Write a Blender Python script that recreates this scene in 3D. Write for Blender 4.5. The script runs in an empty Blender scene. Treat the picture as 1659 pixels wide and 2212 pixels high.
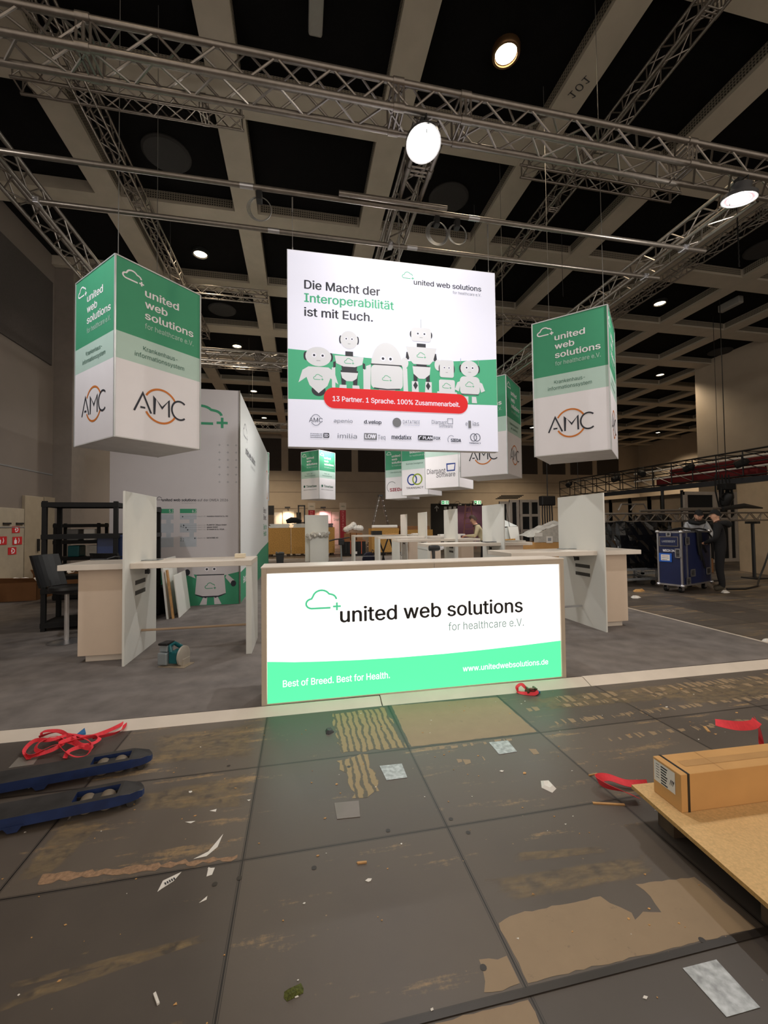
import bpy, bmesh, math, random
from mathutils import Vector, Matrix
from mathutils.geometry import interpolate_bezier
random.seed(7)
S = bpy.context.scene
COL = S.collection
PI = math.pi

# ---------------------------------------------------------------- camera
F_PX, IW, IH = 901.51, 1659.0, 2212.0
CAM = Vector((0.0, 0.0, 1.55))
RX = Vector((0.98017323, -0.1977969, -0.01169747))     # image right
DN = Vector((-0.00546126, 0.03204454, -0.99947152))    # image down
FW = Vector((0.19806721, 0.97971911, 0.03032898))      # view direction
cd = bpy.data.cameras.new('camera'); cam = bpy.data.objects.new('camera', cd); COL.objects.link(cam)
cd.sensor_fit = 'VERTICAL'; cd.sensor_height = 36.0; cd.lens = F_PX / IH * 36.0
cd.clip_start = 0.05; cd.clip_end = 200
cam.matrix_world = Matrix(((RX.x, -DN.x, -FW.x, CAM.x), (RX.y, -DN.y, -FW.y, CAM.y), (RX.z, -DN.z, -FW.z, CAM.z), (0, 0, 0, 1)))
S.camera = cam

# ---------------------------------------------------------------- look, world
S.view_settings.view_transform = 'Standard'; S.view_settings.look = 'None'
S.view_settings.gamma = 1.0; S.view_settings.use_curve_mapping = False
S.view_settings.exposure = 0.0
W = bpy.data.worlds.new('hall_air'); S.world = W; W.use_nodes = True
W.node_tree.nodes['Background'].inputs[0].default_value = (1.0, 0.87, 0.74, 1)
W.node_tree.nodes['Background'].inputs[1].default_value = 0.84
BAY_W, BAY_BACK_W, FILL_W = 115.0, 330.0, 58.0   # high-bay lamps on the stand's trusses; back ones and omni fill are added
DOWN_W = 170.0       # warm downlights in the hall ceiling
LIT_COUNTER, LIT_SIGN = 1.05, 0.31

def lamp(name, loc, power, color, radius=0.12, spot=None, blend=0.5, aim=None, parent=None):
    l = bpy.data.lights.new(name, 'SPOT' if spot else 'POINT'); l.energy = power; l.color = color; l.shadow_soft_size = radius
    if spot: l.spot_size = math.radians(spot); l.spot_blend = blend
    o = bpy.data.objects.new(name, l); COL.objects.link(o); o.location = loc
    if aim is not None:
        o.rotation_euler = (Vector(aim) - Vector(loc)).to_track_quat('-Z', 'Y').to_euler()
    return o

# ---------------------------------------------------------------- helpers
def ray(px, py):
    a, b = (px - IW / 2) / F_PX, (py - IH / 2) / F_PX
    return RX * a + DN * b + FW
def gz(px, py, z=0.0):
    d = ray(px, py); return CAM + d * ((z - CAM.z) / d.z)
def ay(px, py, y):
    d = ray(px, py); return CAM + d * (y / d.y)
def ax(px, py, x):
    d = ray(px, py); return CAM + d * (x / d.x)

def lin(c):
    c = c / 255.0
    return c / 12.92 if c <= 0.04045 else ((c + 0.055) / 1.055) ** 2.4
def rgb(r, g, b): return (lin(r), lin(g), lin(b), 1)

_mats = {}
def mat(name, col, rough=0.5, metal=0.0, glow=False, var=0.06, scale=6.0, bump=0.0, emit=0.0, alpha=1.0, spec=None, trans=0.0, coat=0.0):
    if name in _mats: return _mats[name]
    m = bpy.data.materials.new(name); m.use_nodes = True; nt = m.node_tree; b = nt.nodes['Principled BSDF']
    b.inputs['Roughness'].default_value = rough; b.inputs['Metallic'].default_value = metal
    if spec is not None: b.inputs['Specular IOR Level'].default_value = spec
    if coat: b.inputs['Coat Weight'].default_value = coat
    if alpha < 1: b.inputs['Alpha'].default_value = alpha
    if trans: b.inputs['Transmission Weight'].default_value = trans
    tc = nt.nodes.new('ShaderNodeTexCoord'); nz = nt.nodes.new('ShaderNodeTexNoise')
    nz.inputs['Scale'].default_value = scale; nz.inputs['Detail'].default_value = 4
    nt.links.new(tc.outputs['Object'], nz.inputs['Vector'])
    rp = nt.nodes.new('ShaderNodeValToRGB')
    rp.color_ramp.elements[0].position = 0.3; rp.color_ramp.elements[1].position = 0.7
    rp.color_ramp.elements[0].color = tuple(c * (1 - var) for c in col[:3]) + (1,)
    rp.color_ramp.elements[1].color = tuple(min(1, c * (1 + var)) for c in col[:3]) + (1,)
    nt.links.new(nz.outputs['Fac'], rp.inputs['Fac']); nt.links.new(rp.outputs['Color'], b.inputs['Base Color'])
    if bump:
        bp = nt.nodes.new('ShaderNodeBump'); bp.inputs['Strength'].default_value = bump; bp.inputs['Distance'].default_value = 0.01
        nt.links.new(nz.outputs['Fac'], bp.inputs['Height']); nt.links.new(bp.outputs['Normal'], b.inputs['Normal'])
    if emit:
        if glow: nt.links.remove(b.inputs['Base Color'].links[0]); b.inputs['Base Color'].default_value = (.02, .02, .02, 1)
        nt.links.new(rp.outputs['Color'], b.inputs['Emission Color']); b.inputs['Emission Strength'].default_value = emit
    _mats[name] = m
    return m

class MB:
    """collects shapes, links them as one mesh object"""
    def __init__(s): s.v, s.f, s.m = [], [], []
    def add(s, vs, fs, m=0):
        n = len(s.v); s.v += [Vector(v) for v in vs]
        for f in fs: s.f.append([i + n for i in f]); s.m.append(m)
        return s
    def box(s, x0, x1, y0, y1, z0, z1, m=0, M=None):
        vs = [Vector(p) for p in ((x0, y0, z0), (x1, y0, z0), (x1, y1, z0), (x0, y1, z0), (x0, y0, z1), (x1, y0, z1), (x1, y1, z1), (x0, y1, z1))]
        if M is not None: vs = [M @ v for v in vs]
        return s.add(vs, [(3, 2, 1, 0), (4, 5, 6, 7), (0, 1, 5, 4), (1, 2, 6, 5), (2, 3, 7, 6), (3, 0, 4, 7)], m)
    def poly(s, pts, m=0): return s.add(pts, [list(range(len(pts)))], m)
    def prism(s, pts, up, m=0):
        n = len(pts); up = Vector(up); a = [Vector(p) for p in pts]; b = [p + up for p in a]
        return s.add(a + b, [list(range(n))[::-1], list(range(n, 2 * n))] + [[i, (i + 1) % n, n + (i + 1) % n, n + i] for i in range(n)], m)
    def tube(s, pts, r, n=8, closed=False, m=0):
        P = [Vector(p) for p in pts]; k = len(P); rs = r if isinstance(r, (list, tuple)) else [r] * k
        vs, fs = [], []; prev = None
        for i in range(k):
            if closed: t = P[(i + 1) % k] - P[i - 1]
            else: t = P[min(i + 1, k - 1)] - P[max(i - 1, 0)]
            if t.length < 1e-9: t = Vector((0, 0, 1))
            t.normalize()
            if prev is None:
                a = t.cross(Vector((0, 0, 1)));
                if a.length < 1e-3: a = t.cross(Vector((1, 0, 0)))
            else: a = prev - t * prev.dot(t)
            a.normalize(); prev = a; b = t.cross(a)
            for j in range(n):
                w = 2 * PI * j / n; vs.append(P[i] + (a * math.cos(w) + b * math.sin(w)) * rs[i])
        for i in range(k if closed else k - 1):
            for j in range(n):
                i2 = (i + 1) % k
                fs.append((i * n + j, i * n + (j + 1) % n, i2 * n + (j + 1) % n, i2 * n + j))
        if not closed:
            fs.append(list(range(n))[::-1]); fs.append([(k - 1) * n + j for j in range(n)])
        return s.add(vs, fs, m)
    def lathe(s, prof, n=24, c=(0, 0, 0), m=0, M=None, caps=True):
        vs, fs = [], []
        for r, z in prof:
            for j in range(n):
                w = 2 * PI * j / n; v = Vector((r * math.cos(w), r * math.sin(w), z))
                vs.append((M @ v if M is not None else v) + Vector(c))
        for i in range(len(prof) - 1):
            for j in range(n): fs.append((i * n + j, i * n + (j + 1) % n, (i + 1) * n + (j + 1) % n, (i + 1) * n + j))
        if caps and prof[0][0] > 1e-6: fs.append(list(range(n))[::-1])
        if caps and prof[-1][0] > 1e-6: fs.append([(len(prof) - 1) * n + j for j in range(n)])
        return s.add(vs, fs, m)
    def ribbon(s, pts, wvec, th=0.0015, m=0):
        """strap: flat band through pts, wvec = width vector or list"""
        P = [Vector(p) for p in pts]; k = len(P)
        ws = wvec if isinstance(wvec, list) else [Vector(wvec)] * k
        vs, fs = [], []
        for i in range(k):
            t = (P[min(i + 1, k - 1)] - P[max(i - 1, 0)]).normalized(); w = Vector(ws[i]) * 0.5; nn = t.cross(w).normalized() * th
            vs += [P[i] - w - nn, P[i] + w - nn, P[i] + w + nn, P[i] - w + nn]
        for i in range(k - 1):
            for j in range(4): fs.append((4 * i + j, 4 * i + (j + 1) % 4, 4 * i + 4 + (j + 1) % 4, 4 * i + 4 + j))
        fs += [(3, 2, 1, 0), tuple(4 * (k - 1) + j for j in range(4))]
        return s.add(vs, fs, m)
    def xf(s, M): s.v = [M @ v for v in s.v]; return s
    def build(s, name, mats, parent=None, bevel=0.0, smooth=False, loc=None):
        me = bpy.data.meshes.new(name); me.from_pydata(s.v, [], s.f); me.update()
        if not isinstance(mats, (list, tuple)): mats = [mats]
        for m in mats: me.materials.append(m)
        for p, i in zip(me.polygons, s.m): p.material_index = i
        bm = bmesh.new(); bm.from_mesh(me)
        bmesh.ops.recalc_face_normals(bm, faces=bm.faces); bm.to_mesh(me); bm.free()
        if smooth:
            for p in me.polygons: p.use_smooth = True
            me.set_sharp_from_angle(angle=math.radians(40))
        o = bpy.data.objects.new(name, me); COL.objects.link(o)
        if parent is not None: o.parent = parent
        if loc is not None: o.location = loc
        if bevel:
            md = o.modifiers.new('Bevel', 'BEVEL'); md.width = bevel; md.segments = 2; md.limit_method = 'ANGLE'; md.angle_limit = math.radians(40)
        return o

def tag(o, label, cat, group=None, kind=None):
    o['label'] = label; o['category'] = cat
    if group: o['group'] = group
    if kind: o['kind'] = kind
    return o
def thing(name, label, cat, loc=(0, 0, 0), rz=0.0, group=None):
    o = bpy.data.objects.new(name, None); COL.objects.link(o); o.location = loc; o.rotation_euler = (0, 0, rz)
    o.empty_display_size = 0.1
    return tag(o, label, cat, group)
def struct(o): o['kind'] = 'structure'; return o
def dup(root, loc=None, label=None, rz=None):
    r = root.copy(); COL.objects.link(r)
    if loc is not None: r.location = loc
    if rz is not None: r.rotation_euler = (0, 0, rz)
    if label: r['label'] = label
    for ch in list(root.children):
        c = ch.copy(); COL.objects.link(c); c.parent = r
        for g in list(ch.children):
            d = g.copy(); COL.objects.link(d); d.parent = c
    return r
def jag(pts, amp=0.01, step=0.03):
    """ragged outline of a worn patch"""
    out = []
    for i in range(len(pts)):
        a, b = Vector(pts[i]), Vector(pts[(i + 1) % len(pts)]); n = max(1, int((b - a).length / max(step, amp * 2.4)))
        for j in range(n):
            p = a.lerp(b, j / n)
            out.append((p.x + random.uniform(-amp, amp), p.y + random.uniform(-amp, amp), p.z))
    return out

# ---------------------------------------------------------------- lettering
FONT = None
try:
    import os
    _p = os.path.join(bpy.utils.system_resource('DATAFILES', path='fonts'), 'Inter.woff2')
    FONT = bpy.data.fonts.load(_p)
except Exception:
    FONT = None
_tc = {}
def text_mesh(s):
    k = s
    if k in _tc: return _tc[k]
    cu = bpy.data.curves.new('t', 'FONT'); cu.body = s; cu.size = 1.0; cu.resolution_u = 3
    if FONT: cu.font = FONT
    o = bpy.data.objects.new('t', cu); COL.objects.link(o)
    dg = bpy.context.evaluated_depsgraph_get(); dg.update()
    cv = o.to_curve(dg, apply_modifiers=False)
    polys = [[tuple(b.co[:2]) for b in sp.bezier_points] for sp in cv.splines]
    data = [[(b.co.copy(), b.handle_left.copy(), b.handle_right.copy()) for b in sp.bezier_points] for sp in cv.splines]
    area = lambda P: sum(P[i - 1][0] * P[i][1] - P[i][0] * P[i - 1][1] for i in range(len(P))) / 2
    def inside(p, P):
        c = False
        for i in range(len(P)):
            (x1, y1), (x2, y2) = P[i - 1], P[i]
            if (y1 > p[1]) != (y2 > p[1]) and p[0] < (x2 - x1) * (p[1] - y1) / (y2 - y1) + x1: c = not c
        return c
    sg = 1 if area(max(polys, key=lambda P: abs(area(P)))) > 0 else -1
    outer = [i for i, P in enumerate(polys) if area(P) * sg > 0]; holes = [i for i, P in enumerate(polys) if area(P) * sg <= 0]
    me = bpy.data.meshes.new_from_object(o.evaluated_get(dg)); vs = [(v.co.x, v.co.y) for v in me.vertices]; fs = [tuple(p.vertices) for p in me.polygons]; bpy.data.meshes.remove(me)
    fine = []
    for sp in data:
        pts = []
        for i in range(len(sp)): pts += [tuple(v[:2]) for v in interpolate_bezier(sp[i][0], sp[i][2], sp[(i + 1) % len(sp)][1], sp[(i + 1) % len(sp)][0], 5)[:-1]]
        fine.append((pts, min(p[0] for p in pts), max(p[0] for p in pts)))
    def winding(p):
        w = 0
        for P, lo, hi in fine:
            if not lo <= p[0] <= hi: continue
            for i in range(len(P)):
                (x1, y1), (x2, y2) = P[i - 1], P[i]
                if (y1 > p[1]) != (y2 > p[1]) and p[0] < (x2 - x1) * (p[1] - y1) / (y2 - y1) + x1: w += 1 if y2 > y1 else -1
        return w
    cen = lambda f: (sum(vs[i][0] for i in f) / len(f), sum(vs[i][1] for i in f) / len(f))
    bad = [cen(f) for f in fs if winding(cen(f)) == 0]; fs = [f for f in fs if winding(cen(f)) != 0]; main = len(fs)
    layers = [[], []]                     # the overlapping strokes of one letter are filled apart
    boxes = []
    for i in outer:
        grp = [i] + [h for h in holes if inside(polys[h][0], polys[i])]; P = polys[i]
        bb = (min(p[0] for p in P), min(p[1] for p in P), max(p[0] for p in P), max(p[1] for p in P)); L_ = 0
        while L_ < len(layers) - 1 and any(q[0] < bb[2] and bb[0] < q[2] and q[1] < bb[3] and bb[1] < q[3] for q in layers[L_] and [x[1] for x in layers[L_]]): L_ += 1
        if not any(bb[0] <= c[0] <= bb[2] and bb[1] <= c[1] <= bb[3] for c in bad): continue
        if L_ == len(layers) - 1: layers.append([])
        layers[L_].append((grp, bb))
    for lay in layers:
        if not lay: continue
        c2 = bpy.data.curves.new('t2', 'CURVE'); c2.dimensions = '2D'; c2.fill_mode = 'BOTH'; c2.resolution_u = 3
        for grp, _ in lay:
            for k_ in grp:
                sp = c2.splines.new('BEZIER'); sp.bezier_points.add(len(data[k_]) - 1); sp.use_cyclic_u = True
                for b, (co, hl, hr) in zip(sp.bezier_points, data[k_]):
                    b.handle_left_type = b.handle_right_type = 'FREE'; b.co = co; b.handle_left = hl; b.handle_right = hr
        o2 = bpy.data.objects.new('t2', c2); COL.objects.link(o2); dg.update(); me = bpy.data.meshes.new_from_object(o2.evaluated_get(dg)); base = len(vs)
        vs += [(v.co.x, v.co.y) for v in me.vertices]; fs += [tuple(base + i for i in p.vertices) for p in me.polygons]
        bpy.data.objects.remove(o2); bpy.data.curves.remove(c2); bpy.data.meshes.remove(me)
    o.to_curve_clear(); bpy.data.objects.remove(o); bpy.data.curves.remove(cu)
    _tc[k] = (vs, fs, main); return _tc[k]
CAPH = max(v[1] for v in text_mesh('H')[0])
class G:
    """flat print on a face: 2D shapes in metres, grouped by part name"""
    def __init__(s, O, R, U):
        s.O, s.R, s.U = Vector(O), Vector(R).normalized(), Vector(U).normalized(); s.N = s.R.cross(s.U); s.d = {}; s.k = 0; s.step = 0.00012
    def P(s, x, y): return s.O + s.R * x + s.U * y + s.N * (0.0010 + s.step * s.k)
    def put(s, part, m, pts, faces):
        b, ms = s.d.setdefault(part, (MB(), [])); s.k += 0.15
        if m not in ms: ms.append(m)
        b.add([s.P(*p) for p in pts], faces, ms.index(m))
    def layer(s): s.k += 1
    def poly(s, part, m, pts): s.put(part, m, pts, [list(range(len(pts)))])
    def rect(s, part, m, x0, y0, x1, y1): s.poly(part, m, [(x0, y0), (x1, y0), (x1, y1), (x0, y1)])
    def ell(s, part, m, cx, cy, rx, ry, n=28): s.poly(part, m, [(cx + rx * math.cos(2 * PI * i / n), cy + ry * math.sin(2 * PI * i / n)) for i in range(n)])
    def rrect(s, part, m, x0, y0, x1, y1, r):
        pts = []
        for cx, cy, a in ((x1 - r, y1 - r, 0), (x0 + r, y1 - r, 90), (x0 + r, y0 + r, 180), (x1 - r, y0 + r, 270)):
            for i in range(7): w = math.radians(a + 15 * i); pts.append((cx + r * math.cos(w), cy + r * math.sin(w)))
        s.poly(part, m, pts)
    def stroke(s, part, m, pts, w, closed=False):
        n = len(pts); L, Rr = [], []
        for i in range(n):
            if closed: a, b = pts[i - 1], pts[(i + 1) % n]
            else: a, b = pts[max(i - 1, 0)], pts[min(i + 1, n - 1)]
            dx, dy = b[0] - a[0], b[1] - a[1]; l = math.hypot(dx, dy) or 1
            nx, ny = -dy / l * w / 2, dx / l * w / 2
            # mitre
            if 0 < i < n - 1 or closed:
                e = pts[i]; f = pts[(i + 1) % n]; ex, ey = f[0] - e[0], f[1] - e[1]; le = math.hypot(ex, ey) or 1
                c = (dx * ex + dy * ey) / (l * le); k = 1 / max(c, 0.45); nx *= k; ny *= k
            L.append((pts[i][0] + nx, pts[i][1] + ny)); Rr.append((pts[i][0] - nx, pts[i][1] - ny))
        q = L + Rr; fs = [(i, n + i, n + (i + 1) % n, (i + 1) % n) for i in range(n if closed else n - 1)]
        s.put(part, m, q, fs)
    def arc(s, part, m, cx, cy, rx, ry, a0, a1, w, n=20):
        s.stroke(part, m, [(cx + rx * math.cos(math.radians(a0 + (a1 - a0) * i / n)), cy + ry * math.sin(math.radians(a0 + (a1 - a0) * i / n))) for i in range(n + 1)], w)
    def text(s, part, m, t, x0, x1, y, cap, bold=0.0):
        vs, fs, main = text_mesh(t)
        if not vs: return
        if '#' not in part: part = '%s#%d' % (part, len(s.d))
        e = max(0.0, bold) * cap * 2.6
        a, b = min(v[0] for v in vs), max(v[0] for v in vs)
        sx = (x1 - x0 - 2 * e) / max(b - a, 1e-6); sy = cap / CAPH
        for ox, oy in (((0, 0), (-e, 0), (e, 0), (0, e * .5), (0, -e * .5)) if e else ((0, 0),)):
            Q = [(x0 + e + (v[0] - a) * sx + ox, y + v[1] * sy + oy) for v in vs]
            if main < len(fs): s.put(part, m, Q, fs[main:])
            s.put(part, m, Q, fs[:main])
    def cloud(s, part, m, x, y, w, h, t, plus=None):
        """outline cloud with a plus: box x..x+w (cloud incl. plus), base y"""
        def q(u, v): return (x + u * w, y + v * h)
        pts = [q(0.70, 0.0), q(0.16, 0.0)]
        def a(cx, cy, r, r2, a0, a1, n=10):
            for i in range(n + 1):
                an = math.radians(a0 + (a1 - a0) * i / n); pts.append(q(cx + r * math.cos(an), cy + r2 * math.sin(an)))
        a(0.17, 0.27, 0.17, 0.27, 260, 95, 9)
        a(0.44, 0.57, 0.25, 0.43, 165, 30, 10)
        a(0.68, 0.44, 0.19, 0.32, 75, 5, 7)
        s.stroke(part, m, pts, t)
        cx, cy, r = 0.885, 0.06, 0.115
        c = q(cx, cy); e = r * w
        s.rect(part, m, c[0] - e, c[1] - t / 2, c[0] + e, c[1] + t / 2); s.rect(part, m, c[0] - t / 2, c[1] - e, c[0] + t / 2, c[1] + e)
    def amc(s, pr, pa, dark, orange, cx, cy, w, t):
        """three thin letters across a broken ring; w = width of the letters"""
        r = w * 0.32
        s.arc(pr, orange, cx, cy, r, r * 1.02, 28, 152, t * 1.05); s.arc(pr, orange, cx, cy, r, r * 1.02, 208, 332, t * 1.05)
        h = w * 0.36; y0 = cy - h / 2; x = cx - w / 2
        s.stroke(pa, dark, [(x, y0), (x + .155 * w, y0 + h), (x + .31 * w, y0)], t)
        s.stroke(pa, dark, [(x + .11 * w, y0 + .24 * h), (x + .2 * w, y0 + .24 * h)], t)
        s.stroke(pa, dark, [(x + .37 * w, y0), (x + .375 * w, y0 + h * .93), (x + .52 * w, y0 + h * .42), (x + .655 * w, y0 + h * .93), (x + .66 * w, y0)], t)
        s.arc(pa, dark, x + .88 * w, cy, .165 * w, h * .52, 50, 310, t)
    def emit(s, parent, names=None):
        for part, (b, ms) in s.d.items(): b.build(part.split('#')[0], ms, parent)

# ---------------------------------------------------------------- materials
M_BEAM = mat('painted concrete', rgb(174, 165, 150), 0.55, var=0.06, scale=3)
M_VOID = mat('black ceiling cloth', rgb(14, 13, 13), 0.95, var=0.2, spec=0.1)
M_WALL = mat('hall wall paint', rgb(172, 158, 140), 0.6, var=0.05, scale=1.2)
M_WALLDIM = mat('dimmed left wall paint', rgb(118, 108, 100), 0.6, var=0.05, scale=1.2)  # hall wall paint darkened: dimness of the left side put into the colour
M_WALLW = mat('pale wall paint', rgb(196, 190, 180), 0.6, var=0.04, scale=1.2)
M_DARKP = mat('dark acoustic felt', rgb(66, 60, 56), 0.95, var=0.12, scale=30)
M_DOORP = mat('dimmed beige door paint', rgb(156, 143, 122), 0.5)  # door beige darkened, the left side's dim light is in the colour
M_WHITE = mat('white laminate', rgb(228, 228, 222), 0.28, var=0.015, scale=2)
M_EDGE = mat('white edge band', rgb(232, 222, 210), 0.35, var=0.02)
M_SHEET = mat('protective film', rgb(214, 214, 206), 0.2, var=0.06, scale=9)
M_FRAME = mat('beige counter frame', rgb(205, 190, 172), 0.4, var=0.03)
M_KERB = mat('beige floor edging', rgb(214, 202, 188), 0.5, var=0.05, scale=4)
M_BLACK = mat('black plastic', rgb(22, 22, 23), 0.45)
M_BLACKM = mat('matt black', rgb(16, 16, 17), 0.8)
M_DKGREY = mat('dark grey plastic', rgb(58, 58, 60), 0.5)
M_GREY = mat('mid grey', rgb(120, 120, 120), 0.6)
M_ALU = mat('truss aluminium', rgb(138, 131, 124), 0.36, metal=0.8, var=0.1, scale=20)
M_STEEL = mat('bright steel', rgb(200, 200, 205), 0.3, metal=0.9, var=0.05)
M_ZINC = mat('zinc sheet', rgb(172, 176, 178), 0.45, metal=0.5, var=0.34, scale=34)
M_RED = mat('red webbing', rgb(232, 58, 70), 0.7, var=0.08, scale=40)
M_SIGNRED = mat('sign red', rgb(196, 30, 36), 0.6)
M_BLUE = mat('blue fork paint', rgb(30, 48, 92), 0.42, var=0.25, scale=12)
M_FORKTOP = mat('worn fork steel', rgb(62, 60, 60), 0.5, metal=0.35, var=0.3, scale=9)
M_CARD = mat('brown cardboard', rgb(206, 158, 98), 0.75, var=0.05, scale=5)
M_CARDD = mat('dark cardboard', rgb(140, 98, 62), 0.8, var=0.08, scale=5)
M_CHIP = mat('chipboard', rgb(214, 178, 124), 0.7, var=0.12, scale=90)
M_CHIPE = mat('chipboard edge', rgb(190, 150, 92), 0.8, var=0.2, scale=120)
M_OSB = mat('strand board', rgb(176, 132, 66), 0.75, var=0.35, scale=26)
M_PLY = mat('pale plywood', rgb(196, 172, 142), 0.65, var=0.08, scale=3)
M_WOOD = mat('raw timber', rgb(196, 150, 96), 0.7, var=0.15, scale=18)
M_NAVY = mat('navy case board', rgb(24, 34, 74), 0.45, var=0.08)
M_WRAPB = mat('black stretch film', rgb(20, 20, 21), 0.16, var=0.4, scale=9, bump=1.0)
M_WRAPC = mat('clear stretch film', rgb(190, 186, 178), 0.2, var=0.12, scale=12, bump=0.6)
M_FELT = mat('grey felt', rgb(98, 98, 100), 0.95, var=0.3, scale=60)
M_FOAM = mat('white foam sheet', rgb(205, 208, 204), 0.6, var=0.06)
M_SKIN = mat('skin', rgb(206, 158, 132), 0.55, var=0.04)
M_HAIR = mat('brown hair', rgb(64, 44, 32), 0.7, var=0.2, scale=60)
M_TAN = mat('khaki work jacket', rgb(182, 170, 138), 0.85, var=0.07, scale=25)
M_GREEN = mat('green jacket panel', rgb(48, 66, 48), 0.85)
M_CLOTH = mat('black work clothes', rgb(22, 22, 25), 0.9, var=0.15, scale=20)
M_GHOOD = mat('light grey hoodie', rgb(172, 174, 178), 0.9, var=0.05, scale=30)
M_TEAL = mat('teal tool body', rgb(16, 92, 98), 0.4)
M_TURF = mat('olive turf', rgb(92, 98, 44), 0.95, var=0.45, scale=160, bump=1.0)
M_PAPER = mat('white paper', rgb(232, 228, 222), 0.7, var=0.04)
M_ROBE = mat('rope of steel', rgb(120, 118, 114), 0.5, metal=0.6)
# prints
P_GREEN = mat('print green', rgb(62, 150, 112), 0.75, var=0.02)
P_PALE = mat('print pale green', rgb(184, 210, 200), 0.75, var=0.02)
P_WHITE = mat('print white', rgb(236, 232, 236), 0.75, var=0.01)
P_DARK = mat('print anthracite', rgb(44, 46, 56), 0.75)
P_DGREEN = mat('print dark green', rgb(34, 92, 74), 0.75)
P_ORANGE = mat('print orange', rgb(206, 118, 44), 0.75)
P_GREY = mat('print grey', rgb(150, 152, 156), 0.75)
P_CRIM = mat('print crimson', rgb(150, 28, 50), 0.75)
P_BLUE = mat('print blue', rgb(38, 66, 140), 0.75)
P_LIME = mat('print lime', rgb(138, 158, 40), 0.75)

def perforated():
    m = bpy.data.materials.new('perforated strip'); m.use_nodes = True; nt = m.node_tree; b = nt.nodes['Principled BSDF']
    tc = nt.nodes.new('ShaderNodeTexCoord'); mp = nt.nodes.new('ShaderNodeMapping'); mp.inputs['Scale'].default_value = (20, 20, 20)
    nt.links.new(tc.outputs['Object'], mp.inputs['Vector'])
    sp = nt.nodes.new('ShaderNodeSeparateXYZ'); nt.links.new(mp.outputs['Vector'], sp.inputs[0])
    def frac(sock):
        f = nt.nodes.new('ShaderNodeMath'); f.operation = 'FRACT'; nt.links.new(sock, f.inputs[0])
        c = nt.nodes.new('ShaderNodeMath'); c.operation = 'GREATER_THAN'; c.inputs[1].default_value = 0.45; nt.links.new(f.outputs[0], c.inputs[0]); return c.outputs[0]
    ad = nt.nodes.new('ShaderNodeMath'); ad.operation = 'ADD'; nt.links.new(sp.outputs['X'], ad.inputs[0]); nt.links.new(sp.outputs['Y'], ad.inputs[1])
    mu = nt.nodes.new('ShaderNodeMath'); mu.operation = 'MULTIPLY'; nt.links.new(frac(ad.outputs[0]), mu.inputs[0]); nt.links.new(frac(sp.outputs['Z']), mu.inputs[1])
    mx = nt.nodes.new('ShaderNodeMix'); mx.data_type = 'RGBA'; mx.inputs['A'].default_value = rgb(136, 127, 112); mx.inputs['B'].default_value = rgb(22, 20, 18)
    nt.links.new(mu.outputs[0], mx.inputs['Factor']); nt.links.new(mx.outputs['Result'], b.inputs['Base Color']); b.inputs['Roughness'].default_value = 0.6
    return m
M_PERF = perforated()

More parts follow.
